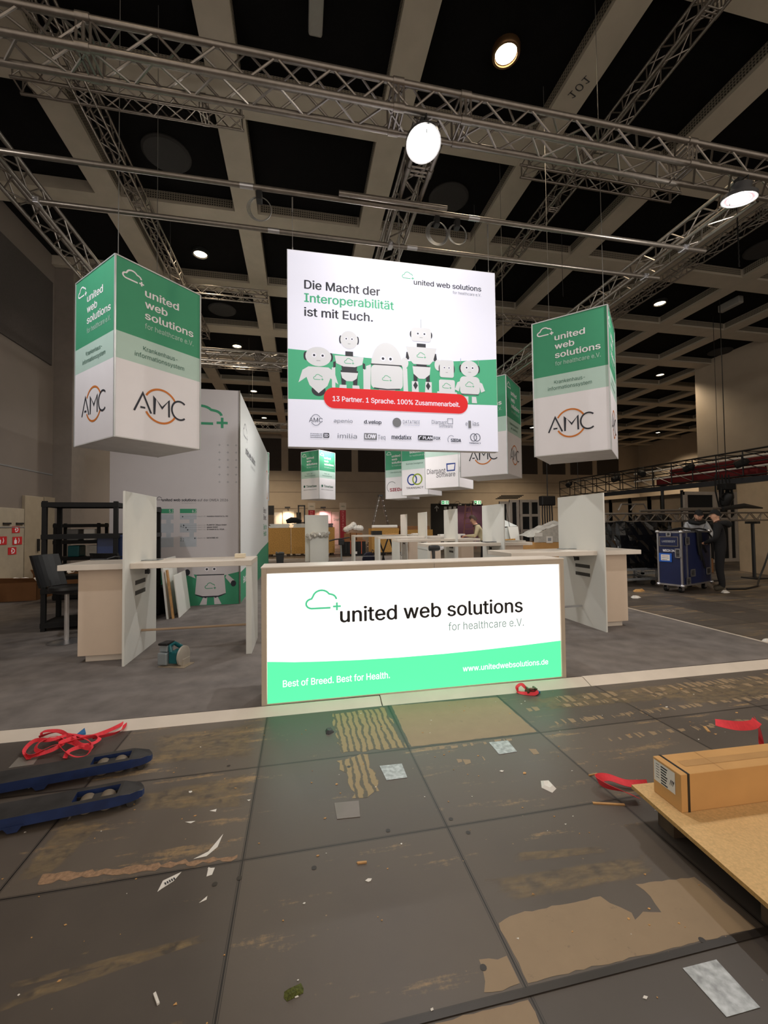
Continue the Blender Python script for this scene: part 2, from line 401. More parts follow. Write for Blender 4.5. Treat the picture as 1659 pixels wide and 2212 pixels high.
def N(nt, t, **kw):
    n = nt.nodes.new(t)
    for k, v in kw.items():
        if k in n.inputs: n.inputs[k].default_value = v
        else: setattr(n, k, v)
    return n
def math_(nt, op, a, b=None, c=None):
    n = nt.nodes.new('ShaderNodeMath'); n.operation = op
    for i, x in enumerate((a, b, c)):
        if x is None: continue
        if isinstance(x, (int, float)): n.inputs[i].default_value = x
        else: nt.links.new(x, n.inputs[i])
    return n.outputs[0]
SX0, SY0, SPX, SPY = -0.268, 1.315, 1.0, 0.765      # joints of the hall's floor boards
def floor_mat():
    m = bpy.data.materials.new('worn film faced floor boards'); m.use_nodes = True; nt = m.node_tree; b = nt.nodes['Principled BSDF']; L = nt.links.new
    tc = N(nt, 'ShaderNodeTexCoord'); sp = N(nt, 'ShaderNodeSeparateXYZ'); L(tc.outputs['Object'], sp.inputs[0])
    u = math_(nt, 'DIVIDE', math_(nt, 'SUBTRACT', sp.outputs['X'], SX0), SPX); v = math_(nt, 'DIVIDE', math_(nt, 'SUBTRACT', sp.outputs['Y'], SY0), SPY)
    cu, cv = math_(nt, 'FLOOR', u), math_(nt, 'FLOOR', v)
    cb = N(nt, 'ShaderNodeCombineXYZ'); L(cu, cb.inputs[0]); L(cv, cb.inputs[1])
    wn = N(nt, 'ShaderNodeTexWhiteNoise', noise_dimensions='3D'); L(cb.outputs[0], wn.inputs['Vector'])
    # dark film with cloudy dirt
    n1 = N(nt, 'ShaderNodeTexNoise', Scale=2.2, Detail=6.0, Roughness=0.6); L(tc.outputs['Object'], n1.inputs['Vector'])
    base = N(nt, 'ShaderNodeMix', data_type='RGBA'); base.inputs['A'].default_value = rgb(78, 71, 66); base.inputs['B'].default_value = rgb(106, 96, 86)
    L(math_(nt, 'ADD', math_(nt, 'MULTIPLY', n1.outputs['Fac'], 0.8), math_(nt, 'MULTIPLY', math_(nt, 'SUBTRACT', wn.outputs['Value'], 0.5), 0.9)), base.inputs['Factor'])
    # rubbed-through wear: streaks across the boards, and blotches
    mp = N(nt, 'ShaderNodeMapping'); mp.inputs['Scale'].default_value = (0.9, 7.0, 1); mp.inputs['Rotation'].default_value = (0, 0, 0.06); L(tc.outputs['Object'], mp.inputs['Vector'])
    n2 = N(nt, 'ShaderNodeTexNoise', Scale=1.6, Detail=9.0, Roughness=0.68); L(mp.outputs['Vector'], n2.inputs['Vector'])
    n3 = N(nt, 'ShaderNodeTexNoise', Scale=38.0, Detail=5.0, Roughness=0.7); L(tc.outputs['Object'], n3.inputs['Vector'])
    far = N(nt, 'ShaderNodeMapRange'); L(sp.outputs['Y'], far.inputs['Value']); far.inputs['From Min'].default_value = 1.5; far.inputs['From Max'].default_value = 5.0; far.inputs['To Min'].default_value = 0.0; far.inputs['To Max'].default_value = 0.07
    w = math_(nt, 'ADD', math_(nt, 'ADD', n2.outputs['Fac'], math_(nt, 'MULTIPLY', n3.outputs['Fac'], 0.28)), math_(nt, 'ADD', math_(nt, 'MULTIPLY', wn.outputs['Value'], 0.12), far.outputs['Result']))
    wr = N(nt, 'ShaderNodeMapRange'); L(w, wr.inputs['Value']); wr.inputs['From Min'].default_value = 0.83; wr.inputs['From Max'].default_value = 0.95
    c1 = N(nt, 'ShaderNodeMix', data_type='RGBA'); L(math_(nt, 'MULTIPLY', wr.outputs['Result'], 0.75), c1.inputs['Factor']); L(base.outputs['Result'], c1.inputs['A']); c1.inputs['B'].default_value = rgb(172, 142, 100)
    # joints
    def joint(t, hw, per):
        f = math_(nt, 'FRACT', t); d = math_(nt, 'MULTIPLY', math_(nt, 'MINIMUM', f, math_(nt, 'SUBTRACT', 1.0, f)), per)
        return math_(nt, 'LESS_THAN', d, hw), d
    jx, dx = joint(u, 0.0035, SPX); jy, dy = joint(v, 0.0035, SPY)
    jx2 = math_(nt, 'MULTIPLY', math_(nt, 'GREATER_THAN', dx, 0.0065), math_(nt, 'LESS_THAN', dx, 0.0095))
    jy2 = math_(nt, 'MULTIPLY', math_(nt, 'GREATER_THAN', dy, 0.0065), math_(nt, 'LESS_THAN', dy, 0.0095))
    j = math_(nt, 'MAXIMUM', math_(nt, 'MAXIMUM', jx, jy), math_(nt, 'MULTIPLY', math_(nt, 'MAXIMUM', jx2, jy2), 0.7))
    c2 = N(nt, 'ShaderNodeMix', data_type='RGBA'); L(j, c2.inputs['Factor']); L(c1.outputs['Result'], c2.inputs['A']); c2.inputs['B'].default_value = rgb(24, 19, 17)
    # specks
    vo = N(nt, 'ShaderNodeTexVoronoi', Scale=9.0); L(tc.outputs['Object'], vo.inputs['Vector'])
    spk = math_(nt, 'MULTIPLY', math_(nt, 'LESS_THAN', vo.outputs['Distance'], 0.03), 0.7)
    c3 = N(nt, 'ShaderNodeMix', data_type='RGBA'); L(spk, c3.inputs['Factor']); L(c2.outputs['Result'], c3.inputs['A']); c3.inputs['B'].default_value = rgb(168, 140, 104)
    L(c3.outputs['Result'], b.inputs['Base Color'])
    r = N(nt, 'ShaderNodeMapRange'); L(n1.outputs['Fac'], r.inputs['Value']); r.inputs['To Min'].default_value = 0.3; r.inputs['To Max'].default_value = 0.62
    L(r.outputs['Result'], b.inputs['Roughness'])
    bp = N(nt, 'ShaderNodeBump', Strength=0.35, Distance=0.004); L(math_(nt, 'SUBTRACT', math_(nt, 'MULTIPLY', n3.outputs['Fac'], 0.25), j), bp.inputs['Height']); L(bp.outputs['Normal'], b.inputs['Normal'])
    return m
M_FLOOR = floor_mat()
def worn_mat(name, a, b_, dark, thr=0.62, wave=False):
    m = bpy.data.materials.new(name); m.use_nodes = True; nt = m.node_tree; b = nt.nodes['Principled BSDF']; L = nt.links.new
    tc = N(nt, 'ShaderNodeTexCoord'); n1 = N(nt, 'ShaderNodeTexNoise', Scale=7.0, Detail=7.0, Roughness=0.65); L(tc.outputs['Object'], n1.inputs['Vector'])
    c = N(nt, 'ShaderNodeMix', data_type='RGBA'); c.inputs['A'].default_value = a; c.inputs['B'].default_value = b_; L(n1.outputs['Fac'], c.inputs['Factor'])
    n2 = N(nt, 'ShaderNodeTexNoise', Scale=16.0, Detail=8.0, Roughness=0.7); L(tc.outputs['Object'], n2.inputs['Vector'])
    fac = n2.outputs['Fac']
    if wave:
        wv = N(nt, 'ShaderNodeTexWave', Scale=6.5, Distortion=5.0, Detail=3.0); wv.inputs['Detail Scale'].default_value = 0.8; L(tc.outputs['Object'], wv.inputs['Vector'])
        fac = math_(nt, 'ADD', math_(nt, 'MULTIPLY', n2.outputs['Fac'], 0.65), math_(nt, 'MULTIPLY', wv.outputs['Fac'], 0.42))
    r = N(nt, 'ShaderNodeMapRange'); L(fac, r.inputs['Value']); r.inputs['From Min'].default_value = thr; r.inputs['From Max'].default_value = thr + 0.12
    c2 = N(nt, 'ShaderNodeMix', data_type='RGBA'); L(r.outputs['Result'], c2.inputs['Factor']); L(c.outputs['Result'], c2.inputs['A']); c2.inputs['B'].default_value = dark
    L(c2.outputs['Result'], b.inputs['Base Color']); b.inputs['Roughness'].default_value = 0.55
    return m
M_WORN = worn_mat('worn plywood', rgb(140, 119, 93), rgb(160, 137, 108), rgb(112, 96, 78), 0.62)
M_WAVY = worn_mat('half worn plywood', rgb(146, 126, 90), rgb(160, 138, 98), rgb(92, 84, 70), 0.56, True)
M_SCUFF = worn_mat('scuffed plywood', rgb(150, 130, 100), rgb(170, 146, 108), rgb(96, 88, 80), 0.50)
def soft_wear(m):
    nt = m.node_tree; b = nt.nodes['Principled BSDF']; L = nt.links.new
    at = N(nt, 'ShaderNodeAttribute', attribute_name='wear'); tc = N(nt, 'ShaderNodeTexCoord')
    mp = N(nt, 'ShaderNodeMapping'); mp.inputs['Scale'].default_value = (5, 16, 1); L(tc.outputs['Object'], mp.inputs['Vector'])
    n = N(nt, 'ShaderNodeTexNoise', Scale=2.0, Detail=9.0, Roughness=.72); L(mp.outputs['Vector'], n.inputs['Vector'])
    w = math_(nt, 'ADD', math_(nt, 'MULTIPLY', at.outputs['Fac'], .42), math_(nt, 'MULTIPLY', n.outputs['Fac'], 1.38))
    r = N(nt, 'ShaderNodeMapRange'); L(w, r.inputs['Value']); r.inputs['From Min'].default_value = .84; r.inputs['From Max'].default_value = 1.4; r.inputs['To Max'].default_value = .72
    L(r.outputs['Result'], b.inputs['Alpha'])
soft_wear(M_SCUFF)
M_CARPET = mat('grey exhibition carpet', rgb(116, 109, 105), 0.97, var=0.2, scale=5, bump=0.15)

# ---------------------------------------------------------------- setting: floor, platform, kerb
mb = MB(); mb.box(-30, 34, -4, 40, -0.2, 0)
SOFT = []
def soft(pts, z=.0005):
    SOFT.append([(p[0], p[1], z) for p in pts])
def patch(pts, m, amp=0.008, z=0.0006):
    if m == 3: return soft(pts, z)
    mb.poly(jag([(p[0], p[1], z) for p in pts], amp), m)
g = 0.012
patch([(.735 + g, 1.315 + .02), (1.69, 1.325), (1.68, 1.565), (1.40, 1.585), (1.416, 1.527), (1.397, 1.457), (1.33, 1.472), (1.272, 1.449), (1.28, 1.482), (1.226, 1.53), (1.214, 1.569), (.808, 1.569), (.745, 1.55)], 1, .004)
patch([(.62, 1.435), (.715, 1.424), (.715, 1.335), (.592, 1.335)], 1, .006)
patch([(.40, 1.29), (.72, 1.285), (.72, 1.0), (.2, 1.0)], 1, .004)
patch([(.762, 3.54), (1.72, 3.5), (1.715, 2.86), (.752, 2.865)], 1, .004)
patch([(.25, 3.5), (.70, 3.52), (.71, 2.87), (.26, 2.89)], 2, .015)
patch([(-1.1, 3.45), (-.29, 3.5), (-.29, 2.95), (-1.0, 3.0)], 3, .05, .0004)
patch([(-.28, 2.8), (-.95, 2.72), (-.9, 2.55), (-.29, 2.45)], 3, .05, .0005)
patch([(.24, 2.82), (.44, 2.84), (.45, 2.44), (.3, 2.4)], 2, .02)
patch([(-1.15, 2.185), (-.29, 2.115), (-.29, 2.09), (-1.14, 2.14)], 4, .012, .0008)
patch([(-1.0, 1.70), (-.42, 1.74), (-.40, 1.715), (-1.0, 1.672)], 3, .018, .0007)
for y0, xa, xb, h, pr in ((2.955, 1.85, 4.2, .055, .75), (2.65, 2.15, 3.9, .05, .6), (3.21, 1.8, 4.4, .06, .45), (3.33, 2.2, 4.6, .09, .5), (2.62, 1.0, 1.6, .05, .3), (2.80, .86, 1.5, .03, .4)):
    x = xa
    while x < xb:
        w_ = random.uniform(.008, .05)
        if random.random() < pr:
            yy = y0 + (x - xa) * .012 + random.uniform(-.012, .012); hh = h * random.uniform(.35, .75)
            mb.poly([(x, yy - hh, .0007), (x + w_, yy - hh * random.uniform(.6, 1), .0007), (x + w_ * 1.2, yy + hh * random.uniform(.5, 1), .0007), (x + .004, yy + hh, .0007)], 1)
        x += w_ * random.uniform(1.0, 1.9)
soft([(1.8, 3.42), (3.6, 3.42), (3.5, 3.1), (1.9, 3.15)], .0005); soft([(3.0, 3.4), (4.7, 3.4), (4.7, 2.9), (3.1, 2.95)], .0004)
soft([(.76, 1.75), (1.6, 1.72), (1.55, 1.6), (.8, 1.62)], .0004); soft([(-1.0, 1.60), (-.95, 1.66), (-.3, 1.76), (-.3, 1.72)], .0003); soft([(-.62, 1.45), (-.35, 1.47), (-.33, 1.40), (-.6, 1.38)], .0003); soft([(-1.24, 2.6), (-1.0, 2.5), (-1.1, 2.15), (-1.25, 2.15)], .0004)
patch([(.95, 1.86), (1.45, 1.80), (1.42, 1.76), (.94, 1.80)], 3, .02, .0005)
for p in ((.055, 1.966), (-.37, 1.97), (.43, 2.12), (.77, 2.13), (.82, 2.02), (-.27, 1.98), (.62, 1.41), (1.45, 1.33), (.30, 2.72), (-.46, 2.9)):
    mb.poly([(p[0] + .012 * math.cos(a), p[1] + .012 * math.sin(a), .0012) for a in [2 * PI * i / 10 for i in range(10)]], 5)
mb.box(-1.3, 3.0, 1.295, 1.318, 0, 0.004, 5)
core = []
for P in SOFT:
    c = Vector((sum(p[0] for p in P) / len(P), sum(p[1] for p in P) / len(P), P[0][2])); n = len(mb.v); k = 6; ring = []
    for i in range(len(P)):
        a, b = Vector(P[i]), Vector(P[(i + 1) % len(P)])
        ring += [a.lerp(b, j / k) for j in range(k)]
    q = len(ring); core.append((n + q, n + 2 * q))
    mb.add(ring + [c.lerp(p, .72) for p in ring], [(i, (i + 1) % q, q + (i + 1) % q, q + i) for i in range(q)] + [list(range(q, 2 * q))], 3)
fl = struct(mb.build('floor', [M_FLOOR, M_WORN, M_WAVY, M_SCUFF, mat('scraped wood', rgb(150, 120, 94), .7, var=.3, scale=60), mat('dark joint bar', rgb(44, 38, 34), 0.4, var=.2)]))
at_ = fl.data.attributes.new('wear', 'FLOAT', 'POINT')
for a, b in core:
    for i in range(a, b): at_.data[i].value = 1.0

PZ = 0.04
mb = MB(); mb.box(-9.0, 5.62, 3.69, 19.6, 0.002, PZ)
mb2 = mb.build('floor_platform', M_CARPET); struct(mb2)
mb = MB()
mb.prism([(-9.0, 3.585, 0), (-9.0, 3.70, 0), (-9.0, 3.70, PZ + .002), (-9.0, 3.685, PZ + .002)], (9.68, -0.03, 0))
mb.prism([(.69, 3.555, 0), (.69, 3.69, 0), (.69, 3.69, PZ + .002), (.69, 3.668, PZ + .002)], (2.0, -0.02, 0))
mb.prism([(2.70, 3.535, 0), (2.70, 3.68, 0), (2.70, 3.68, PZ + .002), (2.70, 3.65, PZ + .002)], (2.98, -0.02, 0))
struct(mb.build('trim_1', M_KERB))
mb = MB(); mb.box(-9, 5.66, 19.6, 19.64, 0, PZ + .003); mb.box(5.62, 5.66, 3.7, 19.6, 0.0, PZ + .003); struct(mb.build('trim_2', M_KERB))

# ---------------------------------------------------------------- setting: ceiling
CH, PIT = 7.0, 2.786
ZB = CAM.z + CH
mb = MB(); mb.box(-6.5, 32, -3, 36, ZB + .25, ZB + .5); struct(mb.build('ceiling', M_VOID))
mb = MB()
xs = [-0.161 * CH + PIT * k for k in range(-1, 12)]
for x in xs: mb.box(x - .245, x + .245, -3, 34, ZB, ZB + .25)
struct(mb.build('ceiling_beam', M_BEAM))
mb = MB(); ys = [1.404 * CH + 2.82 * k for k in range(-4, 9)]
for y in ys: mb.box(-6.4, 32, y - .29, y + .29, ZB + .004, ZB + .25)
struct(mb.build('ceiling_beam', M_BEAM))
mb = MB()
for y in ys:
    for a, b in zip(xs[:-1], xs[1:]): mb.box(a + .30, b - .30, y - .298, y - .29, ZB + .06, ZB + .235)
for x in xs:
    for a, b in zip(ys[:-1], ys[1:]):
        s = -1 if x > 0 else 1
        mb.box(min(x + s * .245, x + s * .253), max(x + s * .245, x + s * .253), a + .34, b - .34, ZB + .06, ZB + .235)
struct(mb.build('ceiling_strip', M_PERF))

# ---------------------------------------------------------------- setting: walls
YB = 33.8
mb = MB(); mb.box(-8, 34, YB, YB + .4, 0, ZB + .3)
for z in (2.9, 4.2, 5.1):
    mb.box(-8, 34, YB - .012, YB, z, z + .03, 1)
wb = struct(mb.build('wall_back', [M_WALL, mat('wall joint', rgb(120, 108, 96), 0.7)]))
for a, b in zip(xs[:-1], xs[1:]):
    p = MB(); p.box(a + .27, b - .27, YB - .05, YB + .02, 5.9, ZB - .1); p.build('acoustic_panel', M_DARKP, wb)
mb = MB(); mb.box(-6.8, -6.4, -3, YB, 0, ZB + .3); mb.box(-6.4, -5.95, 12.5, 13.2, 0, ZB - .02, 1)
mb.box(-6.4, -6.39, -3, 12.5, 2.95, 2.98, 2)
wl = struct(mb.build('wall_left', [M_WALLDIM, mat('dimmed left pillar paint', rgb(116, 107, 99), .6), M_GREY]))  # pillar tone also carries the shade of the left side
p = MB(); p.box(-6.42, -6.36, 6.5, 12.35, 5.83, 8.04); p.build('acoustic_panel', M_DARKP, wl)
p = MB(); p.box(-6.42, -6.36, 0.5, 6.1, 5.83, 8.04); p.build('acoustic_panel', M_DARKP, wl)
mb = MB(); mb.box(18.1, 18.6, -3, 16.0, 0, ZB + .3); mb.box(18.6, 34, 15.6, 16.0, 0, ZB + .3); mb.box(31.5, 32, 16.0, YB, 0, ZB + .3)
struct(mb.build('wall_right', M_WALL))

# doors and panels of the left wall
def at_left(px, py, x=-6.38): return ax(px, py, x)
def wall_door(name, pxa, pxb, ztop, m, zb=0.0):
    a, b = at_left(pxa, 1130).y, at_left(pxb, 1130).y
    o = MB().box(-6.40, -6.33, a, b, zb, ztop).build(name, m, bevel=.006); return struct(o), a, b
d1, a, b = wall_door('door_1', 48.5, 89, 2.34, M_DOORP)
MB().box(-6.335, -6.29, b - .26, b - .2, 1.0, 1.3).build('handle', M_BLACK, d1)
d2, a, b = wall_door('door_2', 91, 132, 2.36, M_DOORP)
MB().box(-6.335, -6.315, a + 1.0, a + 1.35, 1.35, 1.6).build('notice', M_PAPER, d2)
d3, a, b = wall_door('door_3', -60, 47, 2.02, mat('dimmed cream cupboard door', rgb(166, 155, 136), 0.5))  # cream darkened too, dim light put into its colour
MB().box(-6.335, -6.32, a, b, 1.58, 1.60).build('joint', M_GREY, d3)
mb = MB()
for px in (8, 36): q = at_left(px, 1131); mb.box(-6.335, -6.30, q.y - .12, q.y + .12, q.z - .02, q.z + .02)
mb.build('handle', M_BLACK, d3)
for i, (px, py, w, h, lb) in enumerate(((35, 1144, .16, .15, 'red square fire alarm sign above the others on the cream door'), (4, 1168, .2, .18, 'red fire extinguisher sign at the frame edge on the cream door'),
                        (38, 1168, .2, .18, 'red fire extinguisher sign beside the beige door'), (27, 1190, .17, .16, 'lowest red fire sign on the cream door'))):
    q = at_left(px, py, -6.32)
    s = tag(MB().box(-6.329, -6.322, q.y - w * .8, q.y + w * .8, q.z - h / 2, q.z + h / 2).build('fire_sign', M_SIGNRED), lb, 'sign', 'red fire signs on the left wall')
    gr = G((-6.3215, q.y - w * .8, q.z - h / 2), (0, 1, 0), (0, 0, 1)); W2 = 1.6 * w
    if 'extinguisher' in lb:
        gr.rrect('symbol', P_WHITE, W2 * .15, h * .12, W2 * .42, h * .62, .02); gr.rect('symbol', P_WHITE, W2 * .24, h * .62, W2 * .33, h * .85); gr.stroke('symbol', P_WHITE, [(W2 * .6, h * .2), (W2 * .68, h * .5), (W2 * .62, h * .85)], .025)
    else:
        gr.arc('symbol', P_WHITE, W2 * .5, h * .5, W2 * .25, h * .3, -120, 120, .025); gr.ell('symbol', P_WHITE, W2 * .42, h * .5, W2 * .1, h * .14, 12)
    gr.emit(s)

# ---------------------------------------------------------------- trusses over the stand
TZ = 5.33; TS = 0.24
def truss(name, label, p0, p1, s=TS, rc=0.026, rb=0.010, pitch=0.48, zig=None, m=None, group='aluminium trusses', joints=()):
    """square truss; p0,p1 = centre line of the bottom face"""
    p0, p1 = Vector(p0), Vector(p1); d = (p1 - p0); L = d.length; d.normalize(); side = d.cross(Vector((0, 0, 1))).normalized() * (s / 2); up = Vector((0, 0, s))
    m = m or M_ALU
    t = thing(name, label, 'truss', p0, 0, group)
    c = [-side, side, side + up, -side + up]
    for q in c:
        ch = MB().tube([q, q + d * L], rc, 10)
        for k in joints: ch.tube([q + d * (k - .05), q + d * (k + .05)], rc * 1.28, 10)
        ch.build('chord', m, t, smooth=True)
    b = MB(); n = max(1, round(L / pitch)); st = L / n
    for f in range(4):
        a0, a1 = c[f], c[(f + 1) % 4]
        for i in range(n):
            b.tube([a0 + d * (st * i), a1 + d * (st * (i + .5))], rb, 6); b.tube([a1 + d * (st * (i + .5)), a0 + d * (st * (i + 1))], rb, 6)
    for k in list(joints) + [0.03, L - .03]:
        for f in range(4): b.tube([c[f] + d * k, c[(f + 1) % 4] + d * k], rb * 1.2, 6)
    for k in joints:
        for e in (-.05, .05):
            for f in range(4): b.tube([c[f] + d * (k + e), c[(f + 1) % 4] + d * (k + e)], rb, 6)
    b.build('bracing', m, t, smooth=True)
    return t
FY = 3.566
truss('truss', 'big aluminium box truss crossing the whole view in front of the lamps', (-5.2, FY + TS / 2, TZ), (8.2, FY + TS / 2, TZ), rc=.029, rb=.011, joints=(1.3, 3.55, 6.1, 6.75, 9.3, 11.2))
truss('truss', 'aluminium truss running back behind the hanging robot poster, under the round lamp', (1.273, FY + TS + .04, TZ), (1.273, 16.7, TZ), joints=(.35, 3.2, 6.2, 9.2))
truss('truss', 'aluminium truss running back above the left green banner cube', (-3.095, FY + TS + .04, TZ), (-3.095, 16.7, TZ), joints=(3.2, 6.2, 9.2))
truss('truss', 'aluminium truss running back above the right green banner cubes', (5.21, FY + TS + .04, TZ), (5.21, 16.7, TZ), joints=(3.2, 6.2, 9.2))
truss('truss', 'crosswise aluminium truss seen between the left banner cube and the hanging poster', (-2.94, 10.02, TZ), (1.12, 10.02, TZ), joints=(2.0,))
truss('truss', 'small crosswise truss farthest back above the white cabin', (-3.2, 16.86, TZ), (5.35, 16.86, TZ), joints=(2.4, 5.4))
HZ = CAM.z + 6.5
truss('ceiling_truss', 'thin truss close under the ceiling along the left, beside the leftmost downlights', (-3.15, 1.0, HZ), (-3.15, 15.2, HZ), rc=.022, joints=(4, 8, 12))
truss('ceiling_truss', 'thin truss close under the ceiling crossing behind the big truss on the right', (5.18, 1.0, HZ), (5.18, 12.0, HZ), rc=.022, joints=(3.2, 6.6))
truss('ceiling_truss', 'dark thin truss close under the ceiling at the far right edge', (9.87, 3.0, HZ), (9.87, 24.0, HZ), rc=.022, joints=(4, 8, 12))
truss('ceiling_truss', 'short truss piece hung under the ceiling behind the big truss at upper left', (-4.05, 6.86, HZ), (-.86, 6.86, HZ), rc=.022, joints=(2.6,))
truss('ceiling_truss', 'short truss piece hung under the ceiling behind the big truss at upper right', (4.1, 6.86, HZ), (7.45, 6.86, HZ), rc=.022)
truss('ceiling_truss', 'short truss piece hung under the ceiling just right of the left banner cube', (-4.0, 12.32, HZ), (-.86, 12.32, HZ), rc=.022, joints=(2.4,))
truss('ceiling_truss', 'short truss piece hung under the ceiling between poster and right banner cube', (6.2, 12.32, HZ), (8.2, 12.32, HZ), rc=.022)
truss('ceiling_truss', 'distant short truss piece under the ceiling left of the hanging poster', (-4.0, 17.8, HZ), (-.7, 17.8, HZ), rc=.022)

def pipe(label, y, x0, x1, z, clamps=(), couplers=()):
    t = thing('pipe', label, 'pipe', (x0, y, z), 0, 'crosswise pipes')
    MB().tube([(0, 0, 0), (x1 - x0, 0, 0)], .028, 12).build('tube', M_ALU, t, smooth=True)
    for c in clamps:
        b = MB(); b.box(c - x0 - .03, c - x0 + .03, -.045, .045, -.04, .03); b.box(c - x0 - .012, c - x0 + .012, -.08, .08, -.02, .01); b.build('clamp', M_STEEL, t, bevel=.005)
    for c in couplers:
        MB().tube([(c - x0 - .07, 0, 0), (c - x0 + .07, 0, 0)], .03, 12).build('coupler', M_STEEL, t, smooth=True)
P1Y, P2Y = 4.65, 5.31
pipe('long crosswise pipe carrying the hanging poster, nearer of the two', P1Y, -3.2, 5.5, TZ - .064, (-2.98, 5.15), (-.55, 2.1))
pipe('long crosswise pipe behind the one carrying the poster', P2Y, -2.95, 5.4, TZ - .064, (-2.9, 1.2, 5.15), (-.3, 1.5))
pipe('short pipe laid beside the poster pipe at the centre truss', P1Y - .09, .45, 1.72, TZ - .064, (), ())

def coil(label, px, py, r, n, gr='coils of steel cable'):
    q = ay(px, py, P1Y + .02); b = MB()
    t = thing('cable_coil', label, 'cable', (q.x, P1Y + .03, TZ - .145), 0, gr)
    for i in range(n):
        rr = r * (1 - .06 * i); b.tube([(rr * math.sin(2 * PI * k / 28) + .006 * i, .008 * i, -rr * 1.05 - rr * math.cos(2 * PI * k / 28) * (1.05 + .05 * i)) for k in range(28)], .0045, 6, closed=True)
    b.build('loops', M_ROBE, t, smooth=True); MB().box(-.03, .03, -.03, .05, -.05, .055).build('hook_tape', M_BLACK, t, bevel=.006)
coil('dark coil of steel cable hung on the pipe left of the poster', 560, 424, .13, 3)
coil('larger coil of steel cable hung on the pipe right of the round lamp', 944, 470, .14, 5)
coil('smaller coil of steel cable, right one of the pair on the pipe', 988, 470, .12, 3)

def cable(label, pts, r=.004, m=None, grp='suspension cables', cat='cable', name='suspension_cable'):
    return tag(MB().tube(pts, r, 6).build(name, m or M_ROBE, smooth=True), label, cat, grp)
cable('black chain hanging from the ceiling behind the big truss at upper right', [(9.4, 7.2, ZB + .25)] + [(9.4 + .012 * (i % 2), 7.2, ZB - .1 - i * .06) for i in range(24)], .014, M_BLACK, 'hanging chains', 'chain', 'hoist_chain')
for i, (px, y0, y1, Y) in enumerate(((1535, 540, 1130, 12.0), (1236, 560, 1060, 13.5), (368, 480, 640, 10.2), (1212, 470, 640, 9.0))):
    a = ay(px, y0, Y); b = ay(px, y1, Y)
    top = ZB + .25
    cable(['thin black cable hanging down over the dark truss cage at right', 'thin cable hanging behind the right banner cube', 'drop wire at the ceiling truss beside the left downlight', 'drop wire under the ceiling right of the poster'][i],
          [(a.x, Y, top), (a.x, Y, b.z)], .008 if i < 2 else .005, M_BLACK if i < 2 else M_DKGREY, 'drop wires from the ceiling')

# ---------------------------------------------------------------- lamps
E_WARM = mat('warm lamp glow', (1.0, 0.80, 0.52, 1), emit=14, var=0, glow=True)
E_COOL = mat('cool lamp glow', (1.0, 0.99, 0.96, 1), emit=12, var=0, glow=True)
E_RING = mat('ring lamp glow', rgb(236, 172, 180), emit=.9, var=0, glow=True)
E_RED = mat('ring lamp optics', (1, 1, 1, 1), 0.4, emit=3, var=0, glow=True)
M_REFL = mat('bronze reflector', rgb(120, 90, 60), 0.35, metal=.7)
DOWN = [(0.438, 0.792, 'big warm round downlight with a halo at the top of the view'), (-0.353, 1.609, 'warm downlight in the dark ceiling cell right of the left banner cube top'), (-0.337, 2.41, 'warm downlight above the crosswise truss left of the poster'),
        (-0.33, 3.203, 'warm downlight just above the white cabin'), (-0.318, 3.985, 'farthest warm downlight above the cabin roof edge'), (1.63, 1.60, 'warm downlight above the right banner cube corner'),
        (2.424, 2.395, 'warm downlight right of the right banner cube, middle one'), (2.402, 3.965, 'small warm downlight left of the right banner cube'), (3.97, 3.976, 'lowest small warm downlight right of the right banner cube')]
for i, (u, v, lb) in enumerate(DOWN):
    CL = CH + .15; t = thing('downlight', lb, 'ceiling light', (u * CL, v * CL, ZB + .15), 0, 'ceiling downlights')
    MB().lathe([(.17, .10), (.17, .0), (.20, .0), (.215, .02), (.215, .10)], 28).build('housing', M_REFL if i == 0 else M_BLACKM, t, smooth=True)
    MB().lathe([(.001, .035), (.16, .035)], 28).build('lens', E_WARM, t)
    lamp('downlight_beam', (u * CL, v * CL, ZB + .12), DOWN_W * (12 if v > 3.9 else 3.6 if v > 2 else 1.6), (1.0, .80, .56), .15, 130, .6)
for (u, v) in ((-.35, -.1), (.44, -.4), (1.63, .1)):        # the same lamps behind the photographer
    t = thing('downlight', 'warm ceiling downlight behind the viewer', 'ceiling light', (u * CH, v * CH, ZB), 0, 'ceiling downlights behind')
    MB().lathe([(.30, .25), (.17, .03), (.17, .0), (.315, .09), (.315, .25)], 20).build('housing', M_BLACKM, t, smooth=True); MB().lathe([(.001, .035), (.16, .035)], 20).build('lens', E_WARM, t)
    lamp('downlight_beam', (u * CH, v * CH, ZB - .02), DOWN_W, (1.0, .80, .56), .15, 130, .6)
for i, (u, v) in enumerate(((-.345, 1.184), (-.346, 2.009), (.455, 1.19), (1.69, 1.205), (2.45, 2.0), (-.34, 2.78))):
    t = tag(MB().lathe([(.001, -.03), (.40, -.03), (.44, -.005), (.44, .02)], 32).build('ceiling_speaker', mat('dark speaker grille', rgb(44, 42, 41), .9, var=.15, scale=60), loc=(u * (CH + .21), v * (CH + .21), ZB + .225)),
            ['dark round ceiling disc above the left end of the pipes', 'dark round ceiling disc right of the left banner cube', 'dark round ceiling disc above the coiled cables', 'dark round ceiling disc at the far right edge', 'dark round ceiling disc right of the right banner cube', 'dark round ceiling disc above the white cabin'][i], 'ceiling disc', 'round ceiling discs')
for i, (px, py, lb) in enumerate(((683, 6, 'small pale rectangular ceiling device at the top edge'), (1578, 660, 'small pale rectangular ceiling device at right beyond the downlight'))):
    q = gz(px, py, ZB + .1); tag(MB().box(q.x - .1, q.x + .1, q.y - .35, q.y + .35, ZB + .02, ZB + .26).build('emergency_light', mat('grey lamp shell', rgb(140, 138, 132), .5), bevel=.03), lb, 'ceiling light', 'rectangular ceiling devices')
